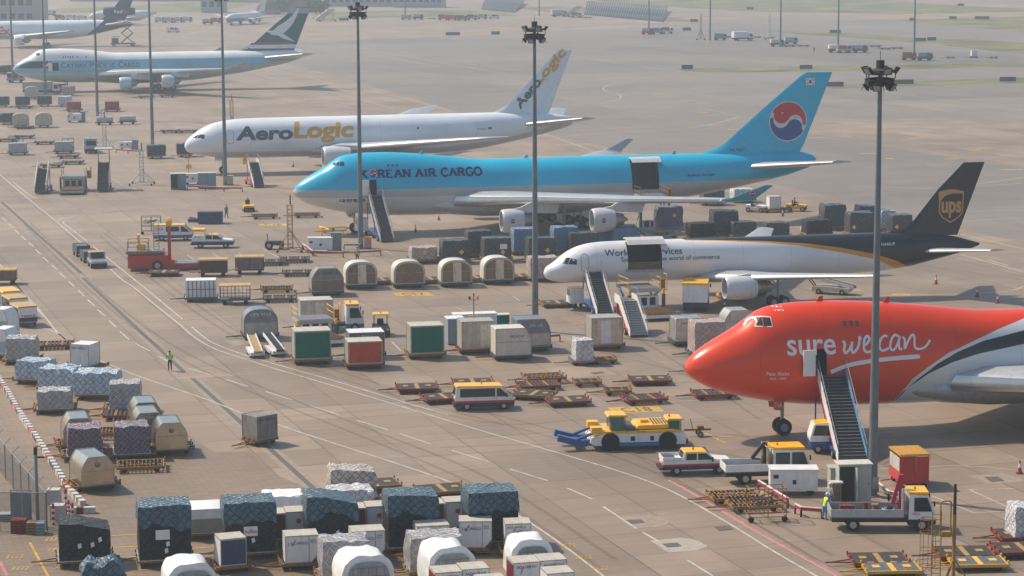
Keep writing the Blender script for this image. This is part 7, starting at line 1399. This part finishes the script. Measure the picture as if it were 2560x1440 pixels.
# red luggage cart with clear curtain
o = cart('red cart with orange roof and clear curtain, beside the crane lorry', fb(2285, 1222, .12, 2.6), .12, 2.0, 2.9, 2.3, mat('orange_brown_roof', (.5, .25, .03), .6, dirt=.35), RED, RED); B().box(-1.03, -1.005, -1.2, 1.2, 1.2, 2.15).build('clear_curtain', mat('clear_curtain', (.5, .48, .45), .35, var=.3, bump=.3), o); B().box(-1.03, -1.005, -1.4, 1.4, .56, 1.18).build('end_skirt', RED, o)
# ================================================================ cabinets, power units, rails at the mast feet
PC = paint('pale_green_cabinet', (.42, .45, .4), .5); GC = paint('grey_green_cabinet', (.2, .25, .25), .55); BC = paint('blue_grey_cabinet', (.2, .28, .34), .55)
cabinet('big pale cabinet with one open door behind the crane lorry', fb(2137, 1262, .1, 1.2), .1, 2.2, 1.2, 2.7, PC, open_=True, roof=CREAM); cabinet('narrow pale cabinet left of the open one', fb(2092, 1252, .1, .9), .1, .9, .9, 2.2, PC); cabinet('small brown cabinet beside the workers', fb(2092, 1268, .1, .6), .1, .65, .5, 1.6, BROWN, roof=CREAM)
gpu('white power unit behind the mesh rack, foreground right', fb(1985, 1240, -.02, 1.6), -.02, 3.2, 1.5, 1.75); gpu('white power unit left of the blue aircraft mast', fb(801, 632, .1, 1.5), .1, 2.9, 1.4, 1.7); gpu('long white power unit among the grey containers', fb(1190, 850, .2, 1.4), .2, 4.0, 1.4, 2.4); gpu('white power unit between two grey cabinets, left apron', fb(482, 462, .1, 1.2), .1, 2.4, 1.2, 1.6); gpu('white power unit left of a light mast, far left apron', fb(318, 375, .1, 1.3), .1, 2.6, 1.3, 1.3); gpu('white power unit beside the red box carts', fb(186, 306, .1, 1.3), .1, 2.8, 1.3, 1.6)
cabinet('tall grey cabinet beside the white power unit of the blue aircraft', fb(841, 630, .1, .9), .1, 1.25, .9, 2.2, GC); r = cabinet('pink and yellow chequered cabinet at the mast foot', fb(920, 622, .1, .6), .1, .85, .6, 1.3, mat('pink_check', (.55, .3, .3), .6), roof=YEL)
cabinet('pale blue cabinet with open door, left of the white power unit, left apron', fb(446, 474, .1, 1.1), .1, 2.2, 1.2, 2.3, BC, open_=True, roof=CREAM); cabinet('pale blue cabinet right of the white power unit, left apron', fb(518, 472, .1, 1.1), .1, 2.6, 1.3, 2.3, BC, roof=CREAM); cabinet('pale orange cabinet at the mast foot, under the gold lettered nose', fb(576, 462, .1, .6), .1, .8, .6, 1.3, CREAM, roof=YEL)
cabinet('pale blue shed behind the green container', fb(1140, 862, .2, 1.4), .2, 1.5, 1.6, 2.4, BC, roof=WHITE); cabinet('dark green cabinet behind the grey chamfered container', fb(1258, 838, .2, .9), .2, 1.2, .9, 1.9, GREEN, roof=CREAM); cabinet('grey cabinet beside the far left light mast', fb(338, 376, .1, .7), .1, 1.0, .7, 1.7, GC); cabinet('grey cabinet right of the far white power unit', fb(207, 305, .1, .8), .1, 1.0, .8, 2.0, GC)
rail('red guard rail at the mast foot, behind the workers', [(1988, 1264), (2003, 1272), (2055, 1276)]); rail('red guard rail around the pale power unit, foreground right', [(1896, 1205), (1970, 1250)]); rail('red guard rail right of the foreground mast', [(2195, 1210), (2222, 1232), (2262, 1240)], STEEL); rail('red guard rail around the power unit of the blue aircraft', [(757, 612), (782, 629), (858, 632)]); rail('red guard rail in front of the blue aircraft mast', [(890, 630), (952, 627)]); rail('grey guard rail behind the blue aircraft mast', [(860, 612), (900, 612)], STEEL); rail('red guard rail along the pale blue cabinets, left apron', [(468, 465), (560, 470), (606, 470)]); rail('red guard rail behind the dark chamfered container', [(1372, 840), (1400, 838)]); rail('pink guard rail at the far white power unit', [(290, 374), (350, 378)])
beaconpost('yellow signal post among the grey containers', 1185, 862, 4.6); beaconpost('yellow signal post behind the left apron power unit', 472, 448, 3.6); beaconpost('yellow signal post by the far tank trailer', 255, 312, 2.6); beaconpost('yellow signal post at the far red cart', 176, 306, 2.6)
# towers, racks
lattice('rusty orange lattice tower left of the blue aircraft power unit', at(726, 628), 5.6, RUST, 2.0); lattice('white lattice tower standing left of the pale blue cabinets', at(355, 462), 5.2, LGREY, 2.3); lattice('white ladder tower by the far left light mast', at(262, 372), 5.4, LGREY, 1.7)
lattice('dark access tower beside a thin far mast', at(1752, 100), 8, DGREY, 2, name='access_tower'); lattice('pale far tower right of the white truck', at(1923, 100), 7.5, LGREY, 2, name='access_tower')
YDULL = mat('dull_yellow', (.34, .19, .02), .7, var=.35, dirt=.4); r = root('caged_ladder', 'yellow caged ladder with a black topped mast at the lower right edge', 'ladder', at(2360, 1462), .15, 'tripod access towers'); b = B(); L_ = Vector((-.75, 0, 0))
for x in (-.35, .2): b.bar((x-.45, 0, .1), (x-.45, 0, 4.4), .05, .05)
for k in range(13): b.bar((-.8, 0, .4+k*.32), (-.25, 0, .4+k*.32), .035, .035)
b.build('ladder', YDULL, r); g = B()
for z in (1.2, 2.2, 3.2, 4.0): g.path([(-.8-.25+.0*math.cos(t)+.45*math.cos(t)+.0, .45*math.sin(t), z) for t in np.linspace(0, 2*PI, 15)], .025)
for t in np.linspace(.5, 2*PI-.5, 5): g.tube((-1.05+.45*math.cos(t), .45*math.sin(t), 1.2), (-1.05+.45*math.cos(t), .45*math.sin(t), 4.0), .018)
g.build('cage_hoops', RUST, r); B().path([(-.3, 0, 3.0), (-.3, 0, 4.9), (-.2, 0, 5.0), (.25, 0, 5.0), (.32, 0, 4.9), (.32, 0, 3.0)], .045).box(-.3, .32, -.2, .2, 2.9, 3.2).build('handrail_loop', YDULL, r); B().tube((.55, 0, 0), (.55, 0, 4.2), .11, 0, 10).bar((.55, 0, 1.6), (-.4, -.8, .1), .07, .07).bar((.55, 0, 1.6), (1.4, -.6, .1), .07, .07).bar((.55, 0, 1.6), (.6, 1.2, .1), .07, .07).build('mast', YDULL, r); B().tube((.55, 0, 4.2), (.55, 0, 6.0), .1, 0, 10, .08).build('mast_tip', BLK, r)
def rack(label, px, py, rz=.1, col=RUST, s=1.):
    r = root('wheeled_rack', label, 'rack', fb(px, py, rz, 1.2), rz, 'wheeled mesh racks'); b = B()
    for x in (-1.2*s, 0, 1.2*s):
        for y in (-.6, .6): b.bar((x, y, .3), (x, y, 2.2*s), .05, .05)
    for z in (.35, 1.0*s, 2.2*s):
        for y in (-.6, .6): b.bar((-1.2*s, y, z), (1.2*s, y, z), .05, .05)
        for x in (-1.2*s, 1.2*s): b.bar((x, -.6, z), (x, .6, z), .05, .05)
    b.build('frame', col, r); k = B()
    rn = random.Random(px)
    for i in range(7): k.bar((-1.1*s+rn.random()*.6, -.5+rn.random(), 1.0*s+rn.random()*.8), (.4+rn.random()*.7, -.5+rn.random(), 1.1*s+rn.random()*.9), .05, .05)
    k.build('stored_poles', DGREY, r)
    for x in (-1.1*s, 1.1*s): wheel_on(r, x, -.55, .2, .12, False)
    return r
rack('mesh rack on wheels in front of the foreground power unit', 1920, 1306); rack('wheeled rack of poles left of the white panel van', 378, 586, .1, DGREY); rack('wheeled rack at the far left edge, lower row', 40, 372, .1, DGREY); rack('wheeled rack beside the far ladder tower', 170, 372, .1, DGREY, .8)
r = root('cargo_crate', 'dark blue steel crate beside a standing person, near the white van', 'crate', fb(525, 560, .05, 1.6), .05); b = B().box(-1.55, 1.55, -.8, .8, .1, 1.5); b.build('body', DBLUE, r); B().box(-1.6, 1.6, -.85, .85, 1.503, 1.56).build('lid', DGREY, r); q = B()
edge_frame(q, 3.12, 1.62, 1.4, .07, 0, .1); q.build('edge_rail', BLUE, r)
Lm(487, 556, 'small heap of dark netting left of the blue crate', 1.6, .5, NDARK, .1, 1.2, None, 88, z=.07, rough=.2)
t = root('tow_bar', 'long yellow tow bar leading to the blue aircraft nose gear', 'tow bar', at(862, 580), 0); b = B(); q0 = Vector(t.location)
for p1, p2 in (((803, 583), (873, 579)), ((803, 583), (800, 578)), ((785, 590), (862, 588)), ((800, 578), (830, 588)), ((862, 588), (873, 579))): b.tube(at(*p1)-q0+Vector((0, 0, .6)), at(*p2)-q0+Vector((0, 0, .6)), .11, 0, 6)
for p1 in ((805, 590), (858, 592)): b.tube(at(*p1)-q0, at(*p1)-q0+Vector((0, 0, .6)), .06)
b.build('bar', YEL, t); wheel_on(t, -1.5, 0, .25, .14)
t = root('light_cart', 'old wheeled generator cart left of the rusty lattice tower', 'generator', fb(683, 624, .1, 1), .1); B().box(-.9, 1.3, -.5, .5, .5, 1.0).build('housing', DGREY, t); B().tube((-.6, 0, 1), (-.7, 0, 1.9), .06).bar((1.3, 0, .6), (2.1, 0, .5), .08, .08).build('tow_frame', RUST, t)
for y in (-.5, .5): wheel_on(t, -.5, y, .5, .25); wheel_on(t, 1.0, y, .3, .18)
# hose by the narrow jet engine
B().path([tuple(at(x, y)-at(1800, 750)+Vector((0, 0, .3))) for x, y in ((1795, 745), (1815, 750), (1850, 754), (1868, 752))], .28, 0, 10).build('air_hose', mat('yellow_hose', (.35, .24, .03), .6, var=.3), None, 40, at(1800, 750)); tag(bpy.data.objects['air_hose'], 'ribbed yellow air hose below the white jet engine', 'hose')
# ================================================================ cones
for i, (px, py, w) in enumerate(((733, 417, 'under the gold lettered aircraft, by its wing'), (1039, 580, 'right of the white boarding steps of the blue aircraft'), (975, 578, 'at the foot of the white boarding steps'), (1097, 550, 'under the blue aircraft belly, leftmost'), (2340, 710, 'alone on the apron below the brown tail'), (2443, 741, 'between the brown tail and the red fuselage, left'), (2494, 758, 'just above the red fuselage, right'), (2549, 1184, 'at the right edge, foreground'), (1957, 540, 'left of the yellow tractor, by the winglet'), (1811, 773, 'beneath the white jet engine'), (2049, 552, 'behind the black netted load'))): cone('red and white cone '+w, px, py, 1.0)
# ================================================================ people
person('person in a yellow green vest looking down at something in hand on the road', at(425, 927), .2, CLOTHD, CLOTHD, pose='read', vest=HIVIS); person('person in blue shirt walking beside the dark blue crate', at(566, 545), 2.6, mat('blue_shirt', (.07, .12, .22), .8), CLOTHD, pose='walk'); person('person in a pale vest standing before the light mast, seen from behind', at(893, 656), 3.0, CLOTHD, CLOTHD, pose='stand', vest=mat('pale_vest', (.4, .5, .3), .7))
person('worker in white helmet, yellow vest and blue overalls at the lorry tail', at(2061, 1299), 2.0, CLOTHB, CLOTHB, WINK, 'work', HIVIS); person('second worker in white helmet behind the first, near the brown cabinet', at(2074, 1272), 2.3, LGREY, CLOTHB, WINK, 'stand'); person('person in green vest standing under the raised purple load', at(1669, 602), .3, mat('green_vest', (.1, .35, .08), .7), CLOTHD, pose='stand'); person('far person standing beside the stored far dollies', at(2035, 131), .3, CLOTHD, CLOTHD, pose='stand')
# ================================================================ fence, gate and kerb blocks on the left
CH = bpy.data.materials.new('chain_link'); CH.use_nodes = True; n = CH.node_tree.nodes; L = CH.node_tree.links; b_ = n['Principled BSDF']; b_.inputs['Base Color'].default_value = (.08, .08, .08, 1); b_.inputs['Roughness'].default_value = .6
uv = n.new('ShaderNodeUVMap'); sp = n.new('ShaderNodeSeparateXYZ'); L.new(uv.outputs[0], sp.inputs[0])
def _m(op, a, c):
    x = n.new('ShaderNodeMath'); x.operation = op
    for i, q in enumerate((a, c)):
        if q is None: continue
        if isinstance(q, (int, float)): x.inputs[i].default_value = q
        else: L.new(q, x.inputs[i])
    return x.outputs[0]
d1 = _m('ABSOLUTE', _m('SINE', _m('MULTIPLY', _m('ADD', sp.outputs[0], sp.outputs[1]), 38), None), None); d2 = _m('ABSOLUTE', _m('SINE', _m('MULTIPLY', _m('SUBTRACT', sp.outputs[0], sp.outputs[1]), 38), None), None)
L.new(_m('LESS_THAN', _m('MINIMUM', d1, d2), .26), b_.inputs['Alpha'])
def fence(label, p0, p1, n_, h=2.5, arms=True):
    a, c = at(*p0), at(*p1); r = root('chain_link_fence', label, 'fence', a, 0, 'security fence panels'); d = c-a; Ln = d.length; b = B()
    u = d.normalized(); ang = math.atan2(u.y, u.x); m = B().quad((0, 0, .05), (Ln, 0, .05), (Ln, 0, h), (0, 0, h)).build('mesh_panel', CH, r, None, None, ang); B().tube((0, 0, h), u*Ln+Vector((0, 0, h)), .03).build('top_rail', STEEL, r)
    side = Vector((-u.y, u.x, 0))
    for i in range(n_+1):
        p = u*Ln*i/n_; q = B().tube(p, p+Vector((0, 0, h)), .05)
        if arms: q.tube(p+Vector((0, 0, h)), p+Vector((.45, .1, h+.45)), .03)
        q.build('post', STEEL, r)
    if arms:
        w = B()
        for t in (.3, .65, 1.): o = Vector((.45, .1, .45))*t+Vector((0, 0, h)); w.tube(o, u*Ln+o, .012, 0, 4)
        w.build('barbed_wire', STEEL, r)
    return r
fence('long chain link fence with slanted barbed arms along the left edge', (-40, 1130), (118, 1328), 8); fence('short chain link fence panel beside the blue gate, lower left', (-60, 1325), (118, 1328), 3, arms=False)
r = root('gate', 'blue sheet metal gate in the fence at the lower left', 'gate', at(54, 1312), 0); B().box(-.62, .62, -.04, .04, .2, 2.2).build('sheet_panel', BC, r); B().path([(-.65, 0, .1), (-.65, 0, 2.3), (.65, 0, 2.3), (.65, 0, .1)], .04).build('gate_frame', STEEL, r)
r = root('fence_post', 'tall grey camera post rising behind the gate', 'post', at(95, 1320), 0); B().tube((0, 0, 0), (0, 0, 5.2), .13, 0, 12, .1).build('pole', GC, r); B().box(.1, .55, -.06, .06, 4.6, 4.7).box(-.1, .1, -.1, .1, 4.8, 5.3).build('bracket', BLK, r)
for i, (x, y, w_, h_, m, lb) in enumerate(((48, 1330, 1.0, .9, RRED, 'stack of dark red crates before the blue gate'), (80, 1333, .6, .8, BROWN, 'brown carton beside the red crates'), (102, 1334, .5, .8, BC, 'blue grey drum box at the fence corner'), (15, 1300, .8, .5, LGREY, 'pale clutter box at the lower left edge'))):
    r = root('storage_crate', lb, 'crate', at(x, y), .1); b = B()
    for k in range(4): b.box(-w_/2, w_/2, -.4, .4, k*h_/4+.02, (k+1)*h_/4-.03)
    b.build('boards', m, r); B().box(-w_/2+.03, w_/2-.03, -.37, .37, .02, h_-.05).build('inside', BLK, r)
def along(pts, n_):
    P = [at(*p) for p in pts]; Ls = [0]
    for a, c in zip(P, P[1:]): Ls.append(Ls[-1]+(c-a).length)
    for i in range(n_):
        t = Ls[-1]*i/(n_-1); k = max(j for j in range(len(P)-1) if Ls[j] <= t+1e-6); f = (t-Ls[k])/(Ls[k+1]-Ls[k]); yield P[k].lerp(P[k+1], f), math.atan2(*(P[k+1]-P[k]).yx)
kb = B().prism([(-.36, 0), (.36, 0), (.33, .36), (-.33, .36)], -.2, .2).build('kerb_block', CONC); kr = B().prism([(-.36, 0), (.36, 0), (.33, .36), (-.33, .36)], -.2, .2).build('kerb_block', PINK)
for o, lb in ((kb, 'small white concrete kerb block in the line along the fence'), (kr, 'small faded red kerb block in the line along the fence')): tag(o, lb, 'kerb block', 'kerb blocks along the fence')
for i, (p, a) in enumerate(along([(-4, 950), (20, 985), (45, 1030), (75, 1075), (110, 1128), (150, 1192), (168, 1225), (205, 1262)], 46)):
    src = kr if i % 9 == 4 else kb; o = src if (i == 0 or i == 4) else src.copy()
    if o is not src: COL.objects.link(o)
    o.location = p; o.rotation_euler.z = a+random.uniform(-.15, .15)
for px, py, h, lb in ((134, 1312, 1.25, 'red and white bollard with a red knob, nearest the fence corner'), (165, 1275, 1.3, 'red and white bollard at the end of the kerb blocks'), (172, 1290, .9, 'red and white bollard, middle of the cluster'), (182, 1308, 1.2, 'red and white bollard rightmost of the cluster')):
    r = root('bollard', lb, 'bollard', at(px, py), 0, 'red and white bollards'); B().tube((0, 0, 0), (0, 0, h), .1, 0, 14).lathe([(h, .06), (h+.1, .1), (h+.2, .02)], ax='z', n=12).build('post', RED, r)
    for k in range(3): B().tube((0, 0, .15+k*h*.3), (0, 0, .15+k*h*.3+h*.14), .108, 0, 14).build('white_band', WINK, r)
for px, py, lb in ((132, 1262, 'white concrete cube behind the nearer one at the fence corner'), (142, 1302, 'white concrete cube beside the red knobbed bollard')):
    r = root('concrete_block', lb, 'concrete block', fb(px, py, 0, .9), 0, 'white concrete blocks'); B().prism([(-.45, 0), (.45, 0), (.42, .95), (-.42, .95)], -.45, .45).build('block', CONC, r); B().box(-.435, .435, -.44, .44, .953, .99).build('cap', CONC, r)
r = root('traffic_barrier', 'low white barrier with a dark red band at the end of the kerb line', 'barrier', at(196, 1283), .05); B().box(-1.1, 1.1, -.2, .2, 0, .42).build('beam', CONC, r); B().box(-.1, .35, -.21, .21, .01, .43).build('red_band', MAROON, r); B().box(-.95, -.6, -.21, .21, .01, .43).build('red_band', MAROON, r)
# ================================================================ far background
def building(label, px0, px1, py, h, dp, col, floors=3, bays=8, roof=True):
    a, c = at(px0, py), at(px1, py); w = (c-a).length; r = root('airport_building', label, 'building', (a+c)/2+Vector((0, dp/2, 0)), math.atan2(c.y-a.y, c.x-a.x), 'far airport buildings'); B().box(-w/2, w/2, -dp/2, dp/2, 0, h).build('wall', col, r); B().box(-w/2-.4, w/2+.4, -dp/2-.4, dp/2+.4, h+.01, h+.8).build('roof', LGREY, r)
    for f in range(floors):
        for k in range(bays):
            x = -w/2+w*(k+.5)/bays; z = h*(f+.45)/floors; B().box(x-w/bays*.32, x+w/bays*.32, -dp/2-.06, -dp/2-.01, z, z+h/floors*.4).build('window', GLASS, r)
    return r
HB = paint('hazy_wall', (.34, .36, .38), .7); HB2 = paint('pale_wall', (.5, .46, .4), .7)
building('big grey hangar at the upper left corner behind the pale freighter', -60, 92, 62, 16, 20, HB, 3, 7); building('low grey building at the top edge, left of the centre mast', 815, 985, 16, 9, 15, HB, 2, 10); building('dark low building at the top edge, right of the centre mast', 985, 1110, 19, 6, 12, HB, 1, 8); building('dark shed behind the green tail', 505, 560, 32, 6, 9, HB, 1, 3); building('pale terminal building at the top edge, behind the small jet', 560, 680, 6, 12, 20, HB2, 2, 8); building('long low depot at the top edge, right of the purple tail', 180, 500, 3, 8, 20, HB, 1, 14)
rk = mat('hazy_mound', (.16, .14, .12), .9, var=.4, scale=.1)
for px0, px1, py, h, lb in ((668, 806, 30, 15, 'brown earth mound at the top edge behind the green tail'), (640, 700, 36, 7, 'darker low mound left of the brown mound')):
    a, c = at(px0, py), at(px1, py); w = (c-a).length; r = B(); from mathutils import noise as _n
    R = []
    for j in range(9):
        t = j/8; k = math.sin(PI*t/2*.98+.02); R.append([(w/2*math.cos(q)*k*(1+.1*math.sin(3*q)), w*.25*math.sin(q)*k, h*math.cos(PI*t/2)+(.6*_n.noise(Vector((q*2, t*5, 1))) if j else 0)) for q in np.linspace(0, 2*PI, 24, endpoint=False)])
    tag(r.loft(R[::-1]).build('earth_mound', rk, None, 50, (a+c)/2), lb, 'mound')
def shrub(label, px, py, h, w):
    r = root('tree', label, 'tree', at(px, py), 0, 'dark trees by the mound'); rn = random.Random(px); B().tube((0, 0, 0), (0, 0, h*.5), .3, 0, 8, .15).build('trunk', BROWN, r); b = B()
    for k in range(420):
        u = Vector((rn.gauss(0, 1), rn.gauss(0, 1), rn.gauss(0, 1))).normalized()*(rn.random()**.4); c = Vector((u.x*w/2, u.y*w/2, h*.55+u.z*h*.42)); s = rn.uniform(.25, .55); a = Vector((rn.gauss(0, 1), rn.gauss(0, 1), rn.gauss(0, 1))).normalized(); e = a.orthogonal().normalized(); f = a.cross(e)
        b.add([c+e*s, c+f*s, c-e*s, c-f*s], [(0, 1, 2, 3)])
    b.build('crown', mat('dark_foliage', (.05, .07, .03), .9, var=.4), r)
for i, px in enumerate((676, 688, 698, 790, 803)): shrub('dark shrubby tree %s the brown mound' % ('at the left foot of', 'second along the left foot of', 'third along the left foot of', 'at the right foot of', 'rightmost at the foot of')[i], px, 34, 6, 9)
def blast(label, p00, p10, p11, p01, n_):
    A_, B_, C_, D_ = (at(*p) for p in (p00, p10, p11, p01)); r = root('blast_fence', label, 'blast fence', A_, 0, 'slatted blast fences'); s = B(); q = B()
    for i in range(n_):
        t = i/(n_-1); lo = A_.lerp(B_, t)-A_; hi = D_.lerp(C_, t)-A_; s.bar(lo+Vector((0, 0, .3)), hi+Vector((0, 0, 2.2)), .7, .15)
    for t in (.0, .5, 1.): q.bar(A_.lerp(D_, t)-A_+Vector((0, 0, .1)), B_.lerp(C_, t)-A_+Vector((0, 0, .1)), .4, .2)
    s.build('slats', mat('slat_grey', (.05, .065, .085), .9), r); q.build('base_rails', DGREY, r); return r
blast('long slatted blast fence lying across the far grass', (1462, 37), (1655, 55), (1668, 28), (1470, 14), 34); blast('smaller slatted blast fence left of the long one', (1205, 24), (1285, 32), (1312, 10), (1215, 4), 22)
def sign(label, px, py, w=3.2):
    r = root('taxiway_sign', label, 'taxiway sign', at(px, py), .1, 'dark taxiway signs on the verges'); B().box(-w/2, w/2, -.15, .15, .25, 1.35).build('board', DGREY, r); B().box(-w/2+.1, w/2-.1, -.17, -.155, .35, 1.25).build('face', mat('sign_face', (.08, .09, .1), .5), r)
    for x in (-w*.35, w*.35): B().box(x-.05, x+.05, -.05, .05, 0, .25).build('leg', STEEL, r)
for i, (px, py, w) in enumerate(((1718, 175, 3), (2088, 219, 4), (2238, 213, 9), (2519, 206, 4), (2015, 175, 3.4), (1132, 90, 5), (1239, 88, 3), (1717, 78, 3), (1735, 56, 3), (2300, 105, 4), (2329, 103, 3), (2382, 49, 3), (2455, 49, 6), (2280, 53, 2), (2402, 16, 3), (1875, 25, 3), (2088, 84, 4), (860, 53, 4))):
    sign('dark taxiway sign board '+('at the left tip of the middle verge', 'beside the blue tail, on the near verge', 'long one right of the foreground mast head', 'at the right end of the near verge', 'on the middle verge above the blue tail', 'long one left of the centre mast', 'small one left of the centre mast', 'small one beside a thin mast', 'at the end of the blast fence grass', 'on the far verge, left of a pair', 'on the far verge, right of a pair', 'on the upper right verge', 'wide one on the upper right verge', 'at the tip of the upper right verge', 'near the top right edge', 'faint one on the top verge', 'by the thin mast second from right', 'near the green tail')[i], px, py, w)
# far parked equipment rows
FR = (RED, LGREY, WHITE, DGREY, RUST, LBLUE)
def equip(label, px, py, m, m2, rz=.1, L=4.5):
    r = root('service_vehicle', label, 'service vehicle', at(px, py), rz, 'service vehicles parked far away'); B().prism([(-L/2, .5), (L/2, .5), (L/2, 1.2), (L/2-.3, 2.1), (L/2-1.3, 2.2), (L/2-1.4, 1.2), (-L/2, 1.2)], -1, 1).build('body', m, r); B().prism([(L/2-.35, 1.3), (L/2-.42, 2.0), (L/2-1.2, 2.05), (L/2-1.2, 1.3)], -1.01, 1.01).build('window', GLASS, r); B().box(-L/2+.2, L/2-1.6, -.9, .9, 1.2, 2.3).build('load', m2, r)
    for x in (-L*.3, L*.3):
        for y in (-.9, .9): wheel_on(r, x, y, .4, .25, False)
    return r
rows = [('red', 1108, 50, RED, RUST, 'in the far red row below the left building'), ('red', 1130, 51, RED, RED, 'second in the far red row'), ('red', 1155, 52, RED, DGREY, 'third in the far red row'), ('grey', 1180, 50, LGREY, DGREY, 'right of the far red row'), ('grey', 1205, 48, LGREY, LGREY, 'at the right end of the far red row'), ('white', 1015, 50, LGREY, LBLUE, 'at the foot of the faint far mast'), ('grey', 1045, 49, DGREY, LGREY, 'left in the far red row'), ('pale', 1440, 44, LGREY, RUST, 'beside the far steps near the blast fence'),
 ('orange', 2088, 131, RUST, WHITE, 'at the foot of the thin mast second from right'), ('grey', 2110, 132, LGREY, RUST, 'right of the orange one by the thin mast'), ('grey', 2128, 131, LBLUE, LGREY, 'third by the thin mast'), ('grey', 2150, 131, DGREY, LBLUE, 'rightmost by the thin mast'), ('orange', 2272, 150, RUST, RUST, 'at the foot of the rightmost thin mast'), ('grey', 2311, 151, DGREY, BC, 'right of the rightmost thin mast'), ('red', 1618, 86, RED, LGREY, 'at the foot of the leftmost thin mast'), ('grey', 1643, 85, LGREY, BC, 'right of the leftmost thin mast'), ('white', 1668, 84, WHITE, RUST, 'with a brown load right of the leftmost thin mast'), ('grey', 1800, 100, GC, GC, 'between the dark tower and the far white truck'), ('grey', 1977, 110, BC, LGREY, 'right of the far mast with dollies'),
 ('orange', 1942, 116, RUST, CREAM, 'at the far mast with dollies'), ('grey', 400, 56, LGREY, CREAM, 'first in the hazy row behind the pale tail'), ('grey', 422, 57, LGREY, LGREY, 'second in the hazy row behind the pale tail'), ('grey', 445, 56, LGREY, CREAM, 'third in the hazy row behind the pale tail'), ('grey', 468, 55, LBLUE, CREAM, 'fourth in the hazy row behind the pale tail'), ('red', 540, 58, RED, RED, 'under the wing of the small jet'), ('red', 520, 61, RED, LGREY, 'left of the small jet wing'), ('grey', 640, 55, LGREY, CREAM, 'right of the small jet'), ('white', 178, 50, WHITE, CREAM, 'hazy one behind the pale freighter fuselage'), ('white', 205, 52, WHITE, CREAM, 'hazy second one behind the pale freighter fuselage'), ('grey', 150, 50, LGREY, RUST, 'hazy one near the grey hangar'), ('grey', 25, 184, DGREY, RUST, 'at the nose of the pale blue aircraft'), ('grey', 40, 206, LGREY, DGREY, 'beside the mast at the pale nose')]
for c, px, py, m, m2, w in rows: equip(c+' service vehicle '+w, px, py, m, m2)
stairs('faint far boarding steps left of the blast fence', at(1415, 43), .3, 4, 5, 1.6, side=LGREY, under=RED, sign=False, group='far boarding steps'); stairs('hazy far boarding steps right of the green tail', at(790, 54), .2, 4.5, 6, 1.6, side=LGREY, under=DGREY, sign=False, group='far boarding steps')
lattice('short rusty ladder tower behind the gold lettered aircraft', at(580, 322), 5.5, RUST, .7, name='access_tower')
# nose of a white aircraft behind the purple tail
r = root('passenger_jet', 'white aircraft nose poking out behind the purple tail', 'airplane', at(222, 62), .2); fu = Fuse([(0, 3.2), (1, 4.3), (3, 5.2), (6, 5.5), (22, 5.5), (27, 5.0)], [(0, 3.1), (1, 2.2), (3, 1.6), (6, 1.4), (20, 1.4), (27, 4.2)], [(0, .05), (1, 1), (3, 1.8), (6, 2), (20, 2), (27, .2)], [(0, 3.15), (20, 3.4), (27, 4.6)]); fu.mesh(livery('plain_white_livery', (.62, .63, .64), []), r)
for sd in (-1, 1): wing(r, 'wing', [(1.4, 9, 2, 6), (14, 18, 3.4, 1.5)], sd, MATS['wing_grey'])
fu.decal(r, 'cockpit_window', [(1.0, 4.0), (1.4, 4.5), (2.2, 4.6), (2.2, 4.1)], [(0, 1, 2, 3)], GLASS)
# ================================================================ haze
hz = B().box(-1500, 1500, -60, 2600, -1, 48).build('haze', bpy.data.materials.new('haze')); hm = hz.data.materials[0]; hm.use_nodes = True; n = hm.node_tree.nodes; L = hm.node_tree.links
for x in list(n):
    if x.type == 'BSDF_PRINCIPLED': n.remove(x)
pv = n.new('ShaderNodeVolumePrincipled'); pv.inputs['Color'].default_value = (.74, .88, 1, 1); pv.inputs['Density'].default_value = .00031; pv.inputs['Anisotropy'].default_value = .3
L.new(pv.outputs[0], [x for x in n if x.type == 'OUTPUT_MATERIAL'][0].inputs['Volume']); tag(hz, kind='stuff'); hz.display_type = 'WIRE'
